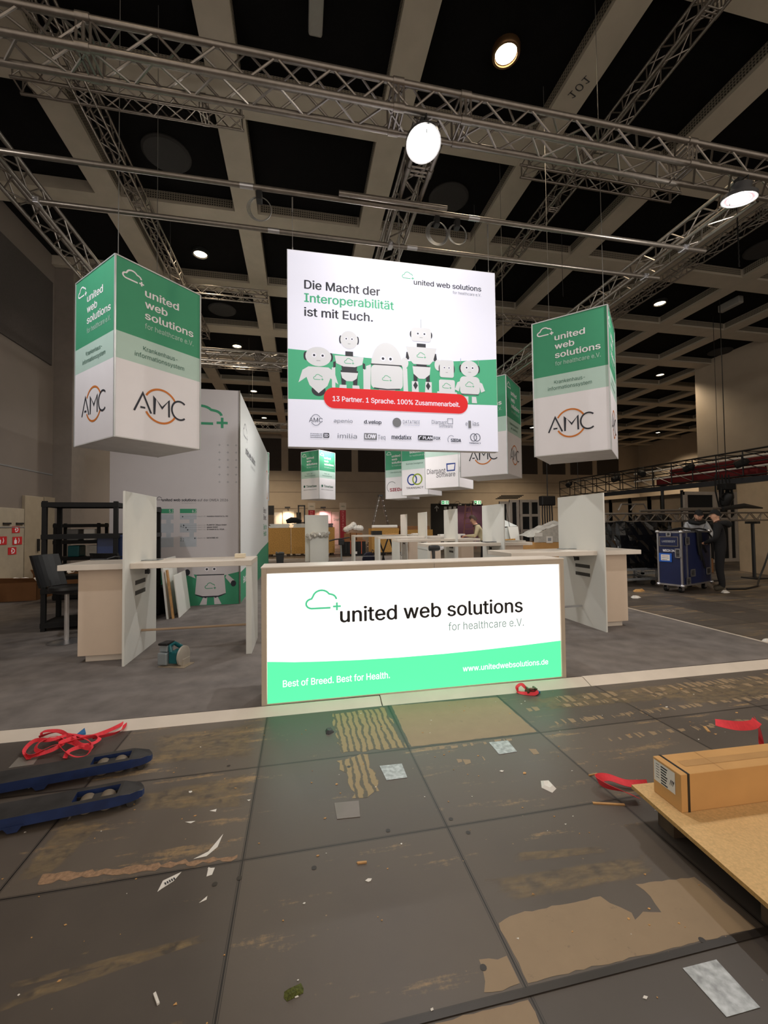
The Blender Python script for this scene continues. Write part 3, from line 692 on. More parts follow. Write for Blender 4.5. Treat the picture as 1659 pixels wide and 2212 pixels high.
q = Vector((-.29 * CH + 4.2, 0, 0))
g_ = G((.636 * CH, .82 * CH, ZB - .003), (0.3, -1, 0), (1, 0.3, 0)); g_.N = Vector((0, 0, -1))
g_.text('beam_number', M_DKGREY, '101', -.17, .17, -.07, .14); g_.emit(None)
for o in list(COL.objects):
    if o.name.startswith('beam_number'): tag(o, 'dark stencilled number on the ceiling beam at upper right', 'number')

BAYS = [((1.137, 3.59, 5.06), 'bright round white lamp under the big truss above the poster', E_COOL), ((4.72, 3.585, 5.06), 'round lamp with pink rings under the right end of the big truss', E_RING), ((-3.3, 3.6, 5.06), 'round lamp at the left truss corner, out of view', E_COOL),
    ((1.27, 9.95, 5.06), 'added round lamp under the crosswise truss, hidden behind the poster', E_COOL), ((-3.05, 9.95, 5.06), 'added round lamp at the left end of the crosswise truss, behind the left banner cube', E_COOL), ((5.2, 9.95, 5.06), 'added round lamp under the right truss, behind the half hidden cube', E_COOL),  # from here on unseen lamps, added to brighten the rear of the stand
    ((1.27, 6.9, 5.06), 'added unseen round lamp under the centre truss close behind the poster', E_COOL), ((1.27, 16.7, 5.06), 'added unseen round lamp at the rear end of the centre truss', E_COOL), ((-3.05, 16.7, 5.06), 'added unseen round lamp at the rear left truss end behind the cabin', E_COOL), ((5.2, 16.7, 5.06), 'added unseen round lamp at the rear right truss end', E_COOL)]
for i, (p, lb, em) in enumerate(BAYS):
    t = thing('high_bay_lamp', lb, 'lamp', p, 0, 'round lamps on the truss'); R = .15
    aim = Vector((1.13, 1.6, 0)) if i == 0 else Vector((-1.2, 5.6, 2.4)) if i == 2 else Vector((p[0] + (-.2 if i == 1 else .9 if i == 2 else .0), p[1] + 1.0, 0))
    rot = (aim - Vector(p)).to_track_quat('-Z', 'Y').to_matrix().to_4x4()
    b = MB().lathe([(.05, .16), (.09, .14), (.10, .05), (R + .01, .03), (R + .012, -.012), (R, -.012), (R, -.002)], 32, M=rot); b.build('housing', M_DKGREY, t, smooth=True)
    MB().lathe([(.001, -.004), (R, -.004)], 36, M=rot).build('lens', em, t)
    if i == 1:
        rg = MB()
        for k in range(5):
            r = (.03, .055, .08, .105, .136)[k]; rg.lathe([(r, -.008), (r + (.006 if k < 4 else .014), -.008)], 32, M=rot, caps=False)
        rg.build('optic_ring', E_RED, t)
    MB().tube([(0, -.1, .0), (0, -.1, .18), (0, .1, .18), (0, .1, 0)], .008, 6).box(-.03, .03, -.03, .03, .15, .22).build('bracket', M_BLACK, t)
    d = (aim - Vector(p)).normalized()
    lamp('high_bay_beam', Vector(p) + d * .03, (BAY_W if i < 3 else BAY_W * 1.3 if i == 6 else BAY_BACK_W) * (1.25 if i == 2 else 1), (1.0, .97, .95) if i != 2 else (.95, .97, 1.0), (.05, .03, .05)[i] if i < 3 else .1, 165 if i != 2 else 105, .7, aim)
    lamp('high_bay_fill', Vector(p) + d * .03 + Vector((0, 0, -.03)), FILL_W * (.2 if i == 2 else .5 if i == 4 else 1), (1.0, .95, .88), .02)  # omni fill added at each lamp to brighten ceiling beams and trusses

# ---------------------------------------------------------------- back-lit counter
def emat(name, col, e): return mat(name, col, 0.6, var=0.0, emit=e)
L_WHITE = emat('backlit white', (1.0, 1.0, 1.0, 1), LIT_COUNTER); L_GREEN = emat('backlit green', rgb(84, 220, 158), LIT_COUNTER)
L_DARK = emat('backlit black', rgb(20, 18, 18), .6); L_MID = emat('backlit logo green', rgb(70, 176, 130), LIT_COUNTER); L_GREY = emat('backlit grey', rgb(120, 150, 144), .55)
CY = 3.683
t = thing('counter', 'long white reception counter with a glowing front panel on the platform edge', 'counter', (-.322, CY, PZ))
cw, chh, cdp = 2.861, 1.149, .33
b = MB(); fr = .043
b.box(0, fr, 0, .06, 0, chh); b.box(cw - fr, cw, 0, .06, 0, chh); b.box(fr, cw - fr, 0, .06, chh - fr, chh); b.box(fr, cw - fr, 0, .06, 0, .012)
b.build('front_frame', M_FRAME, t, bevel=.002)
b = MB(); b.box(0, .03, .06, cdp, 0, chh); b.box(cw - .03, cw, .06, cdp, 0, chh); b.box(.03, cw - .03, .07, .09, 0.01, chh); b.build('body', M_WHITE, t)
MB().box(-.004, cw + .004, -.004, cdp + .02, chh, chh + .012).build('counter_top', M_EDGE, t, bevel=.002)
MB().box(cw * .535, cw * .535 + .003, -.0015, .01, chh - .04, chh + .013).build('seam', M_GREY, t)
g = G((-.322, CY + .012, PZ), (1, 0, 0), (0, 0, 1)); ox, oz = .322, -PZ
g.rect('light_panel', L_WHITE, fr + .004, .012, cw - fr - .004, chh - fr - .004); g.layer()
wave = [(-.275, .402), (-.05, .382), (.168, .371), (.5, .359), (.861, .354), (1.3, .356), (1.688, .365), (2.1, .380), (2.499, .398)]
wave = [(x + ox, z + oz) for x, z in wave]; wave[0] = (fr + .004, wave[0][1]); wave[-1] = (cw - fr - .004, wave[-1][1])
g.poly('green_wave', L_GREEN, [(fr + .004, .012), (cw - fr - .004, .012)] + wave[::-1]); g.layer()
g.text('lettering', L_DARK, 'united web solutions', .342 + ox, 2.096 + ox, .698 + oz, .128, .012)
g.text('lettering', L_GREY, 'for healthcare e.V.', 1.341 + ox, 2.103 + ox, .565 + oz, .072)
g.text('lettering', L_WHITE, 'Best of Breed. Best for Health.', -.148 + ox, .783 + ox, .179 + oz, .056, .006)
g.text('lettering', L_WHITE, 'www.unitedwebsolutions.de', 1.475 + ox, 2.352 + ox, .181 + oz, .05, .006)
g.cloud('logo', L_MID, .05 + ox, .83 + oz, .30, .155, .016)
for o_ in [t]:
    g.O = Vector((0, .012, 0)); 
    # prints are parts: rebuild in the counter's own space
for part, (bb, ms) in g.d.items():
    bb.v = [v - Vector((-.322, CY, PZ)) for v in bb.v]; bb.build(part.split('#')[0], ms, t)

def emit_local(g, t, origin):
    for part, (bb, ms) in g.d.items():
        bb.v = [v - Vector(origin) for v in bb.v]; bb.build(part.split('#')[0], ms, t)

# ---------------------------------------------------------------- hanging poster with the robots
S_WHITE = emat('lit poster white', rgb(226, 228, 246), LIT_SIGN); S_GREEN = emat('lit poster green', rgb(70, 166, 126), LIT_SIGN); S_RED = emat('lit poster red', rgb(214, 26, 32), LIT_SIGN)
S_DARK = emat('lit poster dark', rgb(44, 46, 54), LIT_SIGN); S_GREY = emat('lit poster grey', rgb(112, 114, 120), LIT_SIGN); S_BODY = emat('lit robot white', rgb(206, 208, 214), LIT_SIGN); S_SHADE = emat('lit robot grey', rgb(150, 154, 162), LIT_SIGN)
K = P1Y / 4.24
SX_, SZ_ = -.112 * K, CAM.z + (2.336 - CAM.z) * K
SW, SH = 2.266 * K, 2.012 * K
t = thing('hanging_poster', 'big square lit poster with white robots hanging over the reception counter', 'poster', (SX_, P1Y, SZ_))
MB().box(0, SW, .0, .10, 0, SH).build('frame', mat('poster frame', rgb(222, 222, 224), .4), t, bevel=.004)
g = G((0, 0, 0), (K, 0, 0), (0, 0, 1))
_P = g.P; g.P = lambda x, y: _P((x + .112) * K, (y - 2.336) * K)
g.rect('poster_sheet', S_WHITE, -.106, 2.34, 2.149, 4.342); g.layer()
band = [(-.106, 3.326), (.2, 3.316), (.677, 3.288), (1.055, 3.279), (1.5, 3.30), (1.85, 3.335), (2.149, 3.37)]
g.poly('green_band', S_GREEN, [(-.106, 2.818), (2.149, 2.855)] + band[::-1]); g.layer()
T = lambda *a: g.text('headline', *a)
T(S_DARK, 'Die Macht der', .057, .843, 3.957, .088, .014); T(S_GREEN, 'Interoperabilität', .056, .99, 3.82, .088, .014); T(S_DARK, 'ist mit Euch.', .055, .763, 3.675, .088, .014)
g.text('logo_lettering', S_DARK, 'united web solutions', 1.211, 1.985, 4.118, .055, .012); g.text('logo_lettering', S_GREY, 'for healthcare e.V.', 1.651, 1.983, 4.06, .032)
g.cloud('logo', S_GREEN, 1.085, 4.178, .13, .068, .007)
def robot(part, cx, top, bot, kind):
    """plain toy robots, one simple shape each"""
    h = top - bot; E = lambda m, x, y, rx, ry: g.ell(part, m, cx + x, y, rx, ry); Q = lambda m, pts: g.poly(part, m, [(cx + x, y) for x, y in pts])
    def head(y, rx, ry, square=False):
        E(S_DARK, -rx * .98, y, rx * .16, ry * .45); E(S_DARK, rx * .98, y, rx * .16, ry * .45); g.layer()
        if square: g.rrect(part, S_BODY, cx - rx, y - ry, cx + rx, y + ry, rx * .3)
        else: E(S_BODY, 0, y, rx, ry)
        g.layer()
        for s in (-1, 1): E(S_WHITE, s * rx * .33, y + ry * .12, rx * .17, rx * .17)
        g.layer()
        for s in (-1, 1): E(S_DARK, s * rx * .33, y + ry * .12, rx * .09, rx * .09)
        g.stroke(part, S_SHADE, [(cx - rx * .15, y - ry * .42), (cx + rx * .15, y - ry * .42)], .006)
    def arm(s, x, y0, y1, w, out=.05):
        Q(S_BODY, [(s * x, y0), (s * (x + w), y0 - .02), (s * (x + out + w), y1), (s * (x + out), y1 - .02)])
    if kind == 0:      # flying one
        E(S_DARK, 0, bot + .06, .07, .06); g.layer(); Q(S_BODY, [(0, bot + .03), (-.09, bot + .11), (-.12, bot + .19), (-.20, bot + .13), (-.16, bot + .26), (-.10, bot + .30), (.10, bot + .30), (.16, bot + .26), (.20, bot + .13), (.12, bot + .19), (.09, bot + .11)]); head(top - .10, .13, .10)
        ly = bot + .19
    elif kind == 1:    # slim walker
        for s in (-1, 1): Q(S_DARK, [(s * .03, bot + .28), (s * .09, bot + .28), (s * .08, bot + .12), (s * .04, bot + .12)])
        Q(S_DARK, [(-.085, bot + .36), (.085, bot + .36), (.07, bot + .22), (-.07, bot + .22)]); Q(S_DARK, [(-.04, bot + .48), (.04, bot + .48), (.04, bot + .40), (-.04, bot + .40)]); g.layer()
        for s in (-1, 1): Q(S_BODY, [(s * .03, bot + .13), (s * .10, bot + .13), (s * .12, bot), (s * .03, bot)]); arm(s, .145, bot + .32, bot + .10, .035, .0); Q(S_DARK, [(s * .14, bot + .37), (s * .165, bot + .36), (s * .165, bot + .30), (s * .14, bot + .31)])
        Q(S_BODY, [(-.09, bot + .26), (.09, bot + .26), (.075, bot + .20), (.03, bot + .17), (-.03, bot + .17), (-.075, bot + .20)]); Q(S_BODY, [(-.15, bot + .43), (.15, bot + .43), (.135, bot + .35), (.06, bot + .32), (-.06, bot + .32), (-.135, bot + .35)]); head(top - .09, .09, .095); ly = bot + .375
    elif kind == 2:    # dome shaped
        for s in (-1, 1): arm(s, .17, bot + .36, bot + .02, .05, .01)
        Q(S_BODY, [(-.04, bot + .10), (.04, bot + .10), (.06, bot), (-.06, bot)]); Q(S_SHADE, [(-.11, bot + .13), (.11, bot + .13), (.06, bot + .07), (-.06, bot + .07)]); g.layer()
        g.rrect(part, S_BODY, cx - .17, bot + .11, cx + .17, bot + .36, .05); pts = [(.165 * math.cos(PI * i / 14), bot + .37 + (h - .37) * math.sin(PI * i / 14)) for i in range(15)]; Q(S_BODY, pts); g.layer()
        g.stroke(part, S_DARK, [(cx - .17, bot + .365), (cx + .17, bot + .365)], .012); g.stroke(part, S_DARK, [(cx - .14, bot + .115), (cx, bot + .105), (cx + .14, bot + .115)], .012)
        for s in (-1, 1): E(S_WHITE, s * .04, bot + .43, .026, .026)
        g.layer()
        for s in (-1, 1): E(S_DARK, s * .04, bot + .43, .014, .014)
        ly = bot + .22
    elif kind == 3:    # tall one with antenna
        g.stroke(part, S_SHADE, [(cx, top), (cx, top - .09)], .006)
        for s in (-1, 1): Q(S_DARK, [(s * .04, bot + .36), (s * .09, bot + .36), (s * .09, bot + .18), (s * .05, bot + .18)]); Q(S_DARK, [(s * .12, bot + .50), (s * .165, bot + .50), (s * .175, bot + .42), (s * .14, bot + .42)])
        Q(S_DARK, [(-.05, bot + .60), (.05, bot + .60), (.05, bot + .54), (-.05, bot + .54)]); Q(S_DARK, [(-.06, bot + .38), (.06, bot + .38), (.05, bot + .33), (-.05, bot + .33)]); g.layer()
        for s in (-1, 1): Q(S_BODY, [(s * .04, bot + .19), (s * .11, bot + .19), (s * .11, bot + .03), (s * .13, bot), (s * .03, bot)]); E(S_BODY, s * .185, bot + .38, .04, .06)
        Q(S_BODY, [(-.10, bot + .35), (.10, bot + .35), (.09, bot + .27), (.03, bot + .22), (-.03, bot + .22), (-.09, bot + .27)]); Q(S_BODY, [(-.17, bot + .56), (.17, bot + .56), (.13, bot + .42), (.09, bot + .375), (-.09, bot + .375), (-.13, bot + .42)]); g.layer()
        for s in (-1, 1): Q(S_DARK, [(s * .045, bot + .145), (s * .07, bot + .19), (s * .095, bot + .145), (s * .07, bot + .10)])
        head(top - .165, .11, .075, True); ly = bot + .47
    elif kind == 4:    # small box one
        E(S_DARK, 0, bot + .02, .09, .02); g.layer(); Q(S_BODY, [(-.11, bot + .07), (.11, bot + .07), (.12, bot + .01), (-.12, bot + .01)]); g.rrect(part, S_BODY, cx - .09, bot + .06, cx + .09, bot + .20, .02); head(bot + .32, .08, .095, True); ly = bot + .13
    else:              # small round one
        for s in (-1, 1): g.stroke(part, S_SHADE, [(cx + s * .10, top), (cx + s * .11, top - .09)], .005); Q(S_BODY, [(s * .02, bot + .09), (s * .07, bot + .09), (s * .08, bot + .02), (s * .02, bot + .02)]); arm(s, .10, bot + .26, bot + .16, .045, .03)
        g.rrect(part, S_BODY, cx - .115, bot + .11, cx + .115, bot + .31, .05); g.stroke(part, S_DARK, [(cx - .1, bot + .115), (cx + .1, bot + .115)], .008); head(top - .11, .105, .09); ly = bot + .22
    g.layer(); g.cloud(part, S_GREEN, cx - .05, ly - .02, .10, .052, .006)
for i, (cx, a, c) in enumerate(((.195, 3.366, 2.86), (.51, 3.55, 2.86), (.905, 3.463, 2.86), (1.284, 3.742, 2.88), (1.566, 3.366, 2.905), (1.829, 3.351, 2.845))): robot('robot_picture#%d' % i, cx, a, c, i)
g.layer(); g.rrect('red_banner', S_RED, .247, 2.742, 1.801, 2.955, .104); g.layer()
g.text('banner_lettering', S_WHITE, '13 Partner. 1 Sprache. 100% Zusammenarbeit.', .335, 1.709, 2.816, .05, .012)
PLN = [0]
def nl():
    PLN[0] += 1; return 'partner_logo#%d' % PLN[0]
PL = nl()
g.arc(PL, S_GREY, .166, 2.615, .047, .055, 25, 155, .006); g.arc(PL, S_GREY, .166, 2.615, .047, .055, 205, 335, .006); g.text(PL, S_DARK, 'AMC', .099, .233, 2.593, .044, -.01)
PL = nl(); g.text(PL, S_GREY, 'apenio', .346, .538, 2.598, .036); PL = nl(); g.text(PL, S_DARK, 'd.velop', .657, .84, 2.597, .038, .015)
PL = nl(); g.ell(PL, S_GREY, 1.005, 2.62, .047, .05); g.text(PL, S_GREY, 'DATATREE', 1.071, 1.256, 2.612, .036); g.text(PL, S_SHADE, 'YOUR COMPLIANCE PARTNER', 1.075, 1.25, 2.592, .011)
PL = nl(); g.text(PL, S_GREY, 'Diamant', 1.389, 1.556, 2.621, .04); g.text(PL, S_GREY, 'Software', 1.469, 1.622, 2.586, .036); g.stroke(PL, S_GREY, [(1.566, 2.683), (1.623, 2.683), (1.623, 2.627), (1.566, 2.627)], .006, True)
PL = nl(); g.text(PL, S_GREY, 'e', 1.77, 1.792, 2.615, .044); g.rect(PL, S_GREY, 1.802, 2.588, 1.834, 2.67); g.text(PL, S_GREY, 'ias', 1.852, 1.927, 2.616, .05)
PL = nl()
for k in range(3): g.text(PL, S_GREY, ('ID Information und', 'Dokumentation im', 'Gesundheitswesen')[k], .109, .228, 2.468 - .018 * k, .012, .02)
g.rrect(PL, S_DARK, .24, 2.437, .298, 2.485, .008); g.text(PL, S_WHITE, 'ID', .247, .29, 2.447, .028, .02)
PL = nl(); g.text(PL, S_GREY, 'imilia', .384, .581, 2.438, .046); PL = nl(); g.rect(PL, S_GREY, .656, 2.43, .789, 2.497); g.text(PL, S_WHITE, 'LOW', .666, .78, 2.445, .04, .03); g.text(PL, S_GREY, 'Teq', .80, .879, 2.438, .044)
PL = nl(); g.text(PL, S_DARK, 'medatixx', .946, 1.161, 2.444, .046, .012); PL = nl(); g.rrect(PL, S_DARK, 1.232, 2.441, 1.398, 2.493, .008); g.text(PL, S_WHITE, 'PLAN', 1.285, 1.392, 2.452, .03, .02); g.stroke(PL, S_WHITE, [(1.242, 2.448), (1.25, 2.475), (1.27, 2.482)], .008); g.text(PL, S_DARK, 'FOX', 1.407, 1.481, 2.452, .03, .02)
PL = nl(); g.arc(PL, S_GREY, 1.605, 2.455, .04, .045, 50, 215, .005); g.text(PL, S_DARK, 'SIEDA', 1.598, 1.716, 2.433, .034, .025)
PL = nl()
for c_ in (1.86, 1.9): g.arc(PL, S_DARK, c_, 2.488, .036, .04, 0, 360, .007, 28)
g.text(PL, S_DARK, 'TRANSACT', 1.807, 1.945, 2.417, .015, .02)
for part, (bb, ms) in g.d.items(): bb.build(part.split('#')[0], ms, t)
for i, x in enumerate((.06, SW * .52, SW - .06)):
    b = MB().tube([(x, .05, SH), (x, .05, TZ - .085 - SZ_)], .003, 6); b.tube([(x, .05, SH), (x, .05, SH + .05)], .008, 6); b.tube([(x, .05, TZ - .25 - SZ_), (x, .05, TZ - .08 - SZ_)], .009, 6)
    b.build('suspension_wire', M_ROBE, t)

# ---------------------------------------------------------------- hanging cubes
BZ, BH, BW_ = 2.5, 1.93, .97
def cube_graphics(kind, g):
    w = BW_; X = lambda f: f * w; Y = lambda f: f * BH
    g.cloud('logo', P_WHITE, X(.075), Y(.895), X(.225), Y(.055), .016)
    for k, s_ in enumerate(('united', 'web', 'solutions')): g.text('lettering', P_WHITE, s_, X(.312), X((.715, .575, .905)[k]), Y(.838 - .0655 * k), .082, .016)
    g.text('lettering', P_PALE, 'for healthcare e.V.', X(.314), X(.905), Y(.651), .058)
    def cap(lines, spans):
        for k, l in enumerate(lines): g.text('lettering', P_DGREEN, l, X(spans[k][0]), X(spans[k][1]), Y(.518 - .043 * k), .05)
    if kind == 'amc':
        cap(('Krankenhaus-', 'informationssystem'), ((.295, .70), (.205, .785))); g.amc('logo#ring', 'emblem', P_DARK, P_ORANGE, X(.502), Y(.219), X(.60), .021)
    elif kind == 'pm':
        cap(('Patientenmanagement', 'und -abrechnung'), ((.2, .8), (.27, .73))); g.amc('logo#ring', 'emblem', P_DARK, P_ORANGE, X(.502), Y(.219), X(.60), .021)
    elif kind == 'diamond':
        cap(('Finanzbuchhaltung',), ((.25, .75),)); g.text('emblem', P_DARK, 'Diamant', X(.06), X(.62), Y(.20), .13); g.text('emblem', P_DARK, 'Software', X(.34), X(.90), Y(.145), .12)
        g.stroke('emblem', P_BLUE, [(X(.67), Y(.225)), (X(.88), Y(.225)), (X(.90), Y(.315)), (X(.66), Y(.315))], .03, True)
    elif kind == 'rings':
        cap(('Business Intelligence',), ((.18, .82),))
        for c_, m_ in ((.40, P_BLUE), (.60, P_LIME)): g.arc('logo#ring', m_, X(c_), Y(.26), X(.17), X(.17), 0, 360, .045, 32)
        g.text('emblem', P_DARK, 'TRANSACT', X(.17), X(.83), Y(.105), .06, .015)
    elif kind == 'arc':
        cap(('Dienstplanung',), ((.25, .75),)); g.arc('logo#ring', P_GREY, X(.30), Y(.235), X(.22), X(.22), 40, 230, .025); g.text('emblem', P_CRIM, 'SIEDA', X(.2), X(.86), Y(.15), .12, .03)
    elif kind == 'bee':
        cap(('Termin- und', 'Ressourcenplanung'), ((.3, .62), (.2, .78))); g.text('emblem', P_DGREEN, 'Timerbee', X(.28), X(.86), Y(.245), .09, .015); g.ell('emblem', P_DGREEN, X(.18), Y(.27), .05, .05); g.text('emblem', P_DARK, 'EINFACH TERMINE BUCHEN', X(.13), X(.86), Y(.19), .03)
    elif kind == 'teq':
        g.rect('emblem', P_GREY, X(.15), Y(.2), X(.55), Y(.29)); g.text('emblem', P_DARK, 'Teq', X(.6), X(.85), Y(.215), .1)
def hanging_cube(kind, x, y, label, z=BZ, rz=45):
    t = thing('hanging_cube_banner', label, 'hanging sign', (x, y, z), math.radians(rz), 'green and white hanging cubes'); h = BW_ / 2
    b = MB()
    for k, (z0, z1) in enumerate(((.585 * BH, BH), (.435 * BH, .585 * BH), (0.012, .435 * BH))):
        for (a, c) in (((-h, -h), (h, -h)), ((h, -h), (h, h)), ((h, h), (-h, h)), ((-h, h), (-h, -h))):
            b.poly([(a[0], a[1], z0), (c[0], c[1], z0), (c[0], c[1], z1), (a[0], a[1], z1)], k)
    b.build('fabric_cover', [P_GREEN, P_PALE, P_WHITE], t)
    MB().box(-h, h, -h, h, 0.0, .012).build('bottom_panel', mat('cube underside', rgb(206, 204, 204), .7), t)
    fr = MB()
    for sx in (-1, 1):
        for sy in (-1, 1): fr.box(sx * h - .008, sx * h + .008, sy * h - .008, sy * h + .008, -.004, BH + .004)
    for s in (-1, 1): fr.box(-h, h, s * h - .008, s * h + .008, BH - .006, BH + .008); fr.box(s * h - .008, s * h + .008, -h, h, BH - .006, BH + .008)
    fr.build('edge_frame', mat('cube frame rail', rgb(190, 192, 192), .4, metal=.4), t)
    for a in range(4):
        an = a * PI / 2; R = Vector((math.cos(an), math.sin(an), 0)); N_ = R.cross(Vector((0, 0, 1)))
        g = G(R * -h + N_ * (h + .001), R, (0, 0, 1)); cube_graphics(kind, g)
        for part, (bb, ms) in g.d.items(): bb.build(part.split('#')[0], ms, t)
    for sx in (-1, 1): MB().tube([(sx * h * .9, sx * h * .9, BH), (sx * h * .9, sx * h * .9, ZB + .25 - z)], .004, 6).build('suspension_wire', M_ROBE, t)
    return t
hanging_cube('amc', -1.885, 5.46, 'big green and white cube banner hanging over the left bar table')
hanging_cube('amc', 4.01, 5.43, 'biggest cube banner right of the poster, over the right bar table, ring emblem')
hanging_cube('pm', 3.93, 8.06, 'cube banner half hidden behind the right edge of the robot poster, orange ring emblem')
hanging_cube('diamond', 4.0, 10.75, 'cube banner under the poster with a blue outlined square emblem')
hanging_cube('rings', 4.0, 13.35, 'cube banner under the poster with interlocking blue and green rings')
hanging_cube('arc', 4.0, 16.03, 'cube banner under the poster with grey arc and crimson letters', 2.55)
hanging_cube('bee', .76, 17.25, 'small distant cube banner hanging alone left of centre under the poster', 2.6)
hanging_cube('teq', -1.88, 17.2, 'cube banner mostly hidden behind the far edge of the white cabin', 2.55)

# ---------------------------------------------------------------- bar tables with tall dividers
M_VENT = mat('dark grey slot', rgb(70, 68, 64), .6); M_CUP = mat('warm lit front laminate', rgb(224, 204, 184), .3, var=.02)  # cabinet beige is warm front light put into the laminate colour
def station(name, label, x, y, m, inner=1.34, drawers=False, extras=True):
    """m=+1: long leg table to the left of the divider (right row); m=-1 mirrored"""
    t = thing(name, label, 'table', (x, y, PZ), 0, 'bar tables with tall dividers')
    def bx(b, x0, x1, y0, y1, z0, z1): b.box(min(-m * x0, -m * x1), max(-m * x0, -m * x1), y0, y1, z0, z1); return b
    bx(MB(), 0, .024, 0, 1.03, 0, 1.915).build('divider_panel', M_WHITE, t, bevel=.002)
    bx(MB(), .024, inner, .14, .86, 1.043, 1.105).build('tabletop', M_EDGE, t, bevel=.003)
    bx(MB(), -.70, 0, .14, .86, 1.043, 1.105).build('tabletop', M_EDGE, t, bevel=.003)
    bx(MB(), inner - .065, inner, .145, .86, 0, 1.043).build('leg_panel', M_WHITE, t, bevel=.003)
    bx(MB(), -.54, -.03, .24, .84, .075, 1.043).build('cabinet', M_CUP, t, bevel=.003)
    bx(MB(), -.48, -.03, .29, .80, 0, .075).build('plinth', M_EDGE, t)
    a, b_ = sorted((-m * .024, -m * (inner - .065)))
    MB().tube([(a, .5, .27), (b_, .5, .27)], .014, 10).build('footrest_bar', mat('pale wood bar', rgb(186, 160, 134), .5) if m < 0 else M_STEEL, t, smooth=True)
    for z in (.72, .84):
        bx(MB(), .024, .027, .30, .62, z, z + .05).build('grip_slot', M_VENT, t)
    if drawers:
        bx(MB(), inner - .002, inner + .003, .145, .86, .985, .99).build('drawer_joint', M_GREY, t)
    if extras:
        px = -m * .06
        MB().tube([(px, .62, 1.04), (px, .60, .98), (px - m * .02, .56, .94), (px - m * .03, .52, .95), (px - m * .03, .50, .97)], .006, 6).box(px - m * .03 - .022, px - m * .03 + .022, .47, .52, .95, 1.0).build('plug_cable', M_BLACK, t, smooth=False)
    return t
station('bar_table', 'white T shaped bar table with tall divider left of the glowing counter', -1.905, 5.06, -1)
RX_ = 4.13
station('bar_table', 'nearest white bar table with tall divider right of the glowing counter', RX_, 5.045, 1, drawers=True)
station('bar_table', 'second bar table of the right row, with a tray of plates behind its divider', RX_, 7.92, 1, drawers=True, inner=1.62)
station('bar_table', 'third bar table of the right row, where the worker in khaki stands', RX_, 10.52, 1, inner=1.62)
station('bar_table', 'fourth bar table of the right row with a narrow bright divider', RX_, 13.25, 1, inner=1.62, extras=False)
station('bar_table', 'farthest bar table of the right row, beside the black trestle legs', RX_, 15.85, 1, inner=2.1, extras=False)

def top_item(b, name, label, cat, m, group=None, bevel=0): return tag(b.build(name, m, bevel=bevel), label, cat, group)
TT = PZ + 1.106
def gtop(px, py): return gz(px, py, TT)
q = gtop(518, 1205); top_item(MB().box(q.x - .06, q.x + .07, q.y - .03, q.y + .05, TT + .001, TT + .055), 'paper_block', 'small cream block lying on the right end of the left bar table', 'block', mat('cream foam', rgb(240, 228, 204), .7), bevel=.006)
q = gtop(325, 1210); top_item(MB().box(q.x - .13, q.x + .12, q.y - .10, q.y + .10, TT + .001, TT + .009), 'tablet', 'flat grey tablet lying on the left bar table beside the divider', 'tablet', mat('grey glass', rgb(140, 146, 148), .15), bevel=.002)
a = gtop(195, 1211); b_ = gtop(230, 1210); c_ = gtop(258, 1206)
top_item(MB().tube([a + Vector((0, 0, .012)), (a + b_) / 2 + Vector((0, 0, .012)), b_ + Vector((0, 0, .012)), (b_ + c_) / 2 + Vector((0, .05, .03)), c_ + Vector((0, 0, .012)), c_ + Vector((-.12, .10, .012)), c_ + Vector((.0, .16, .012))], .009, 6), 'power_cable', 'black power cable lying on the left part of the left bar table', 'cable', M_BLACK)
q = gtop(1225, 1186); top_item(MB().box(q.x - .12, q.x + .14, q.y - .07, q.y + .08, TT + .001, TT + .009), 'tablet', 'flat dark tablet on the nearest right bar table against its divider', 'tablet', mat('grey glass', rgb(140, 146, 148), .15), bevel=.002)

# ---------------------------------------------------------------- white cabin with the floor plan
cx1, cy0, cz1 = -1.155, 8.56, 4.24
t = thing('cabin', 'tall white storage cabin printed with floor plan and robot, behind the left table', 'cabin', (cx1, cy0, PZ))
CW = 2.31; CD = 7.65; chh = cz1 - PZ
MB().box(-CW, 0, .05, CD, 0, chh).build('walls', M_WHITE, t)
FZ = lambda z: z - PZ
C_WHITE = mat('cabin print grey white', rgb(206, 200, 202), .6, var=.01)
g = G((0, .05, 0), (1, 0, 0), (0, 0, 1)); XX = lambda x: x - cx1
g.rect('front_sheet', C_WHITE, -CW, 0, 0, chh); g.layer()
g.poly('green_wave', P_GREEN, [(-CW, 0), (0, 0), (0, FZ(.667)), (XX(-1.44), FZ(.604)), (XX(-1.7), FZ(.615)), (XX(-1.952), FZ(.632)), (XX(-2.217), FZ(.662)), (XX(-2.9), FZ(.78)), (-CW, FZ(.95))]); g.layer()
g.cloud('logo', P_GREEN, XX(-2.28), FZ(3.565), .90, .345, .05)
for i in range(3):
    for j in range(6):
        x, z = XX(-1.534 + .156 * i), FZ(3.15 - .1455 * j); k = 'plus_sign#%d' % (i * 6 + j); g.rect(k, P_GREY, x - .022, z - .004, x + .022, z + .004); g.rect(k, P_GREY, x - .004, z - .022, x + .004, z + .022)
g.cloud('small_logo', P_DARK, XX(-2.66), FZ(2.07), .10, .06, .008)
g.text('title', P_DARK, 'united web solutions', XX(-2.568), XX(-1.954), FZ(2.045), .05, .02); g.text('title', P_DARK, 'auf der DMEA 2026', XX(-1.935), XX(-1.375), FZ(2.045), .046)
g.text('title', P_GREY, 'for healthcare e.V.', XX(-2.22), XX(-1.955), FZ(2.0), .02)
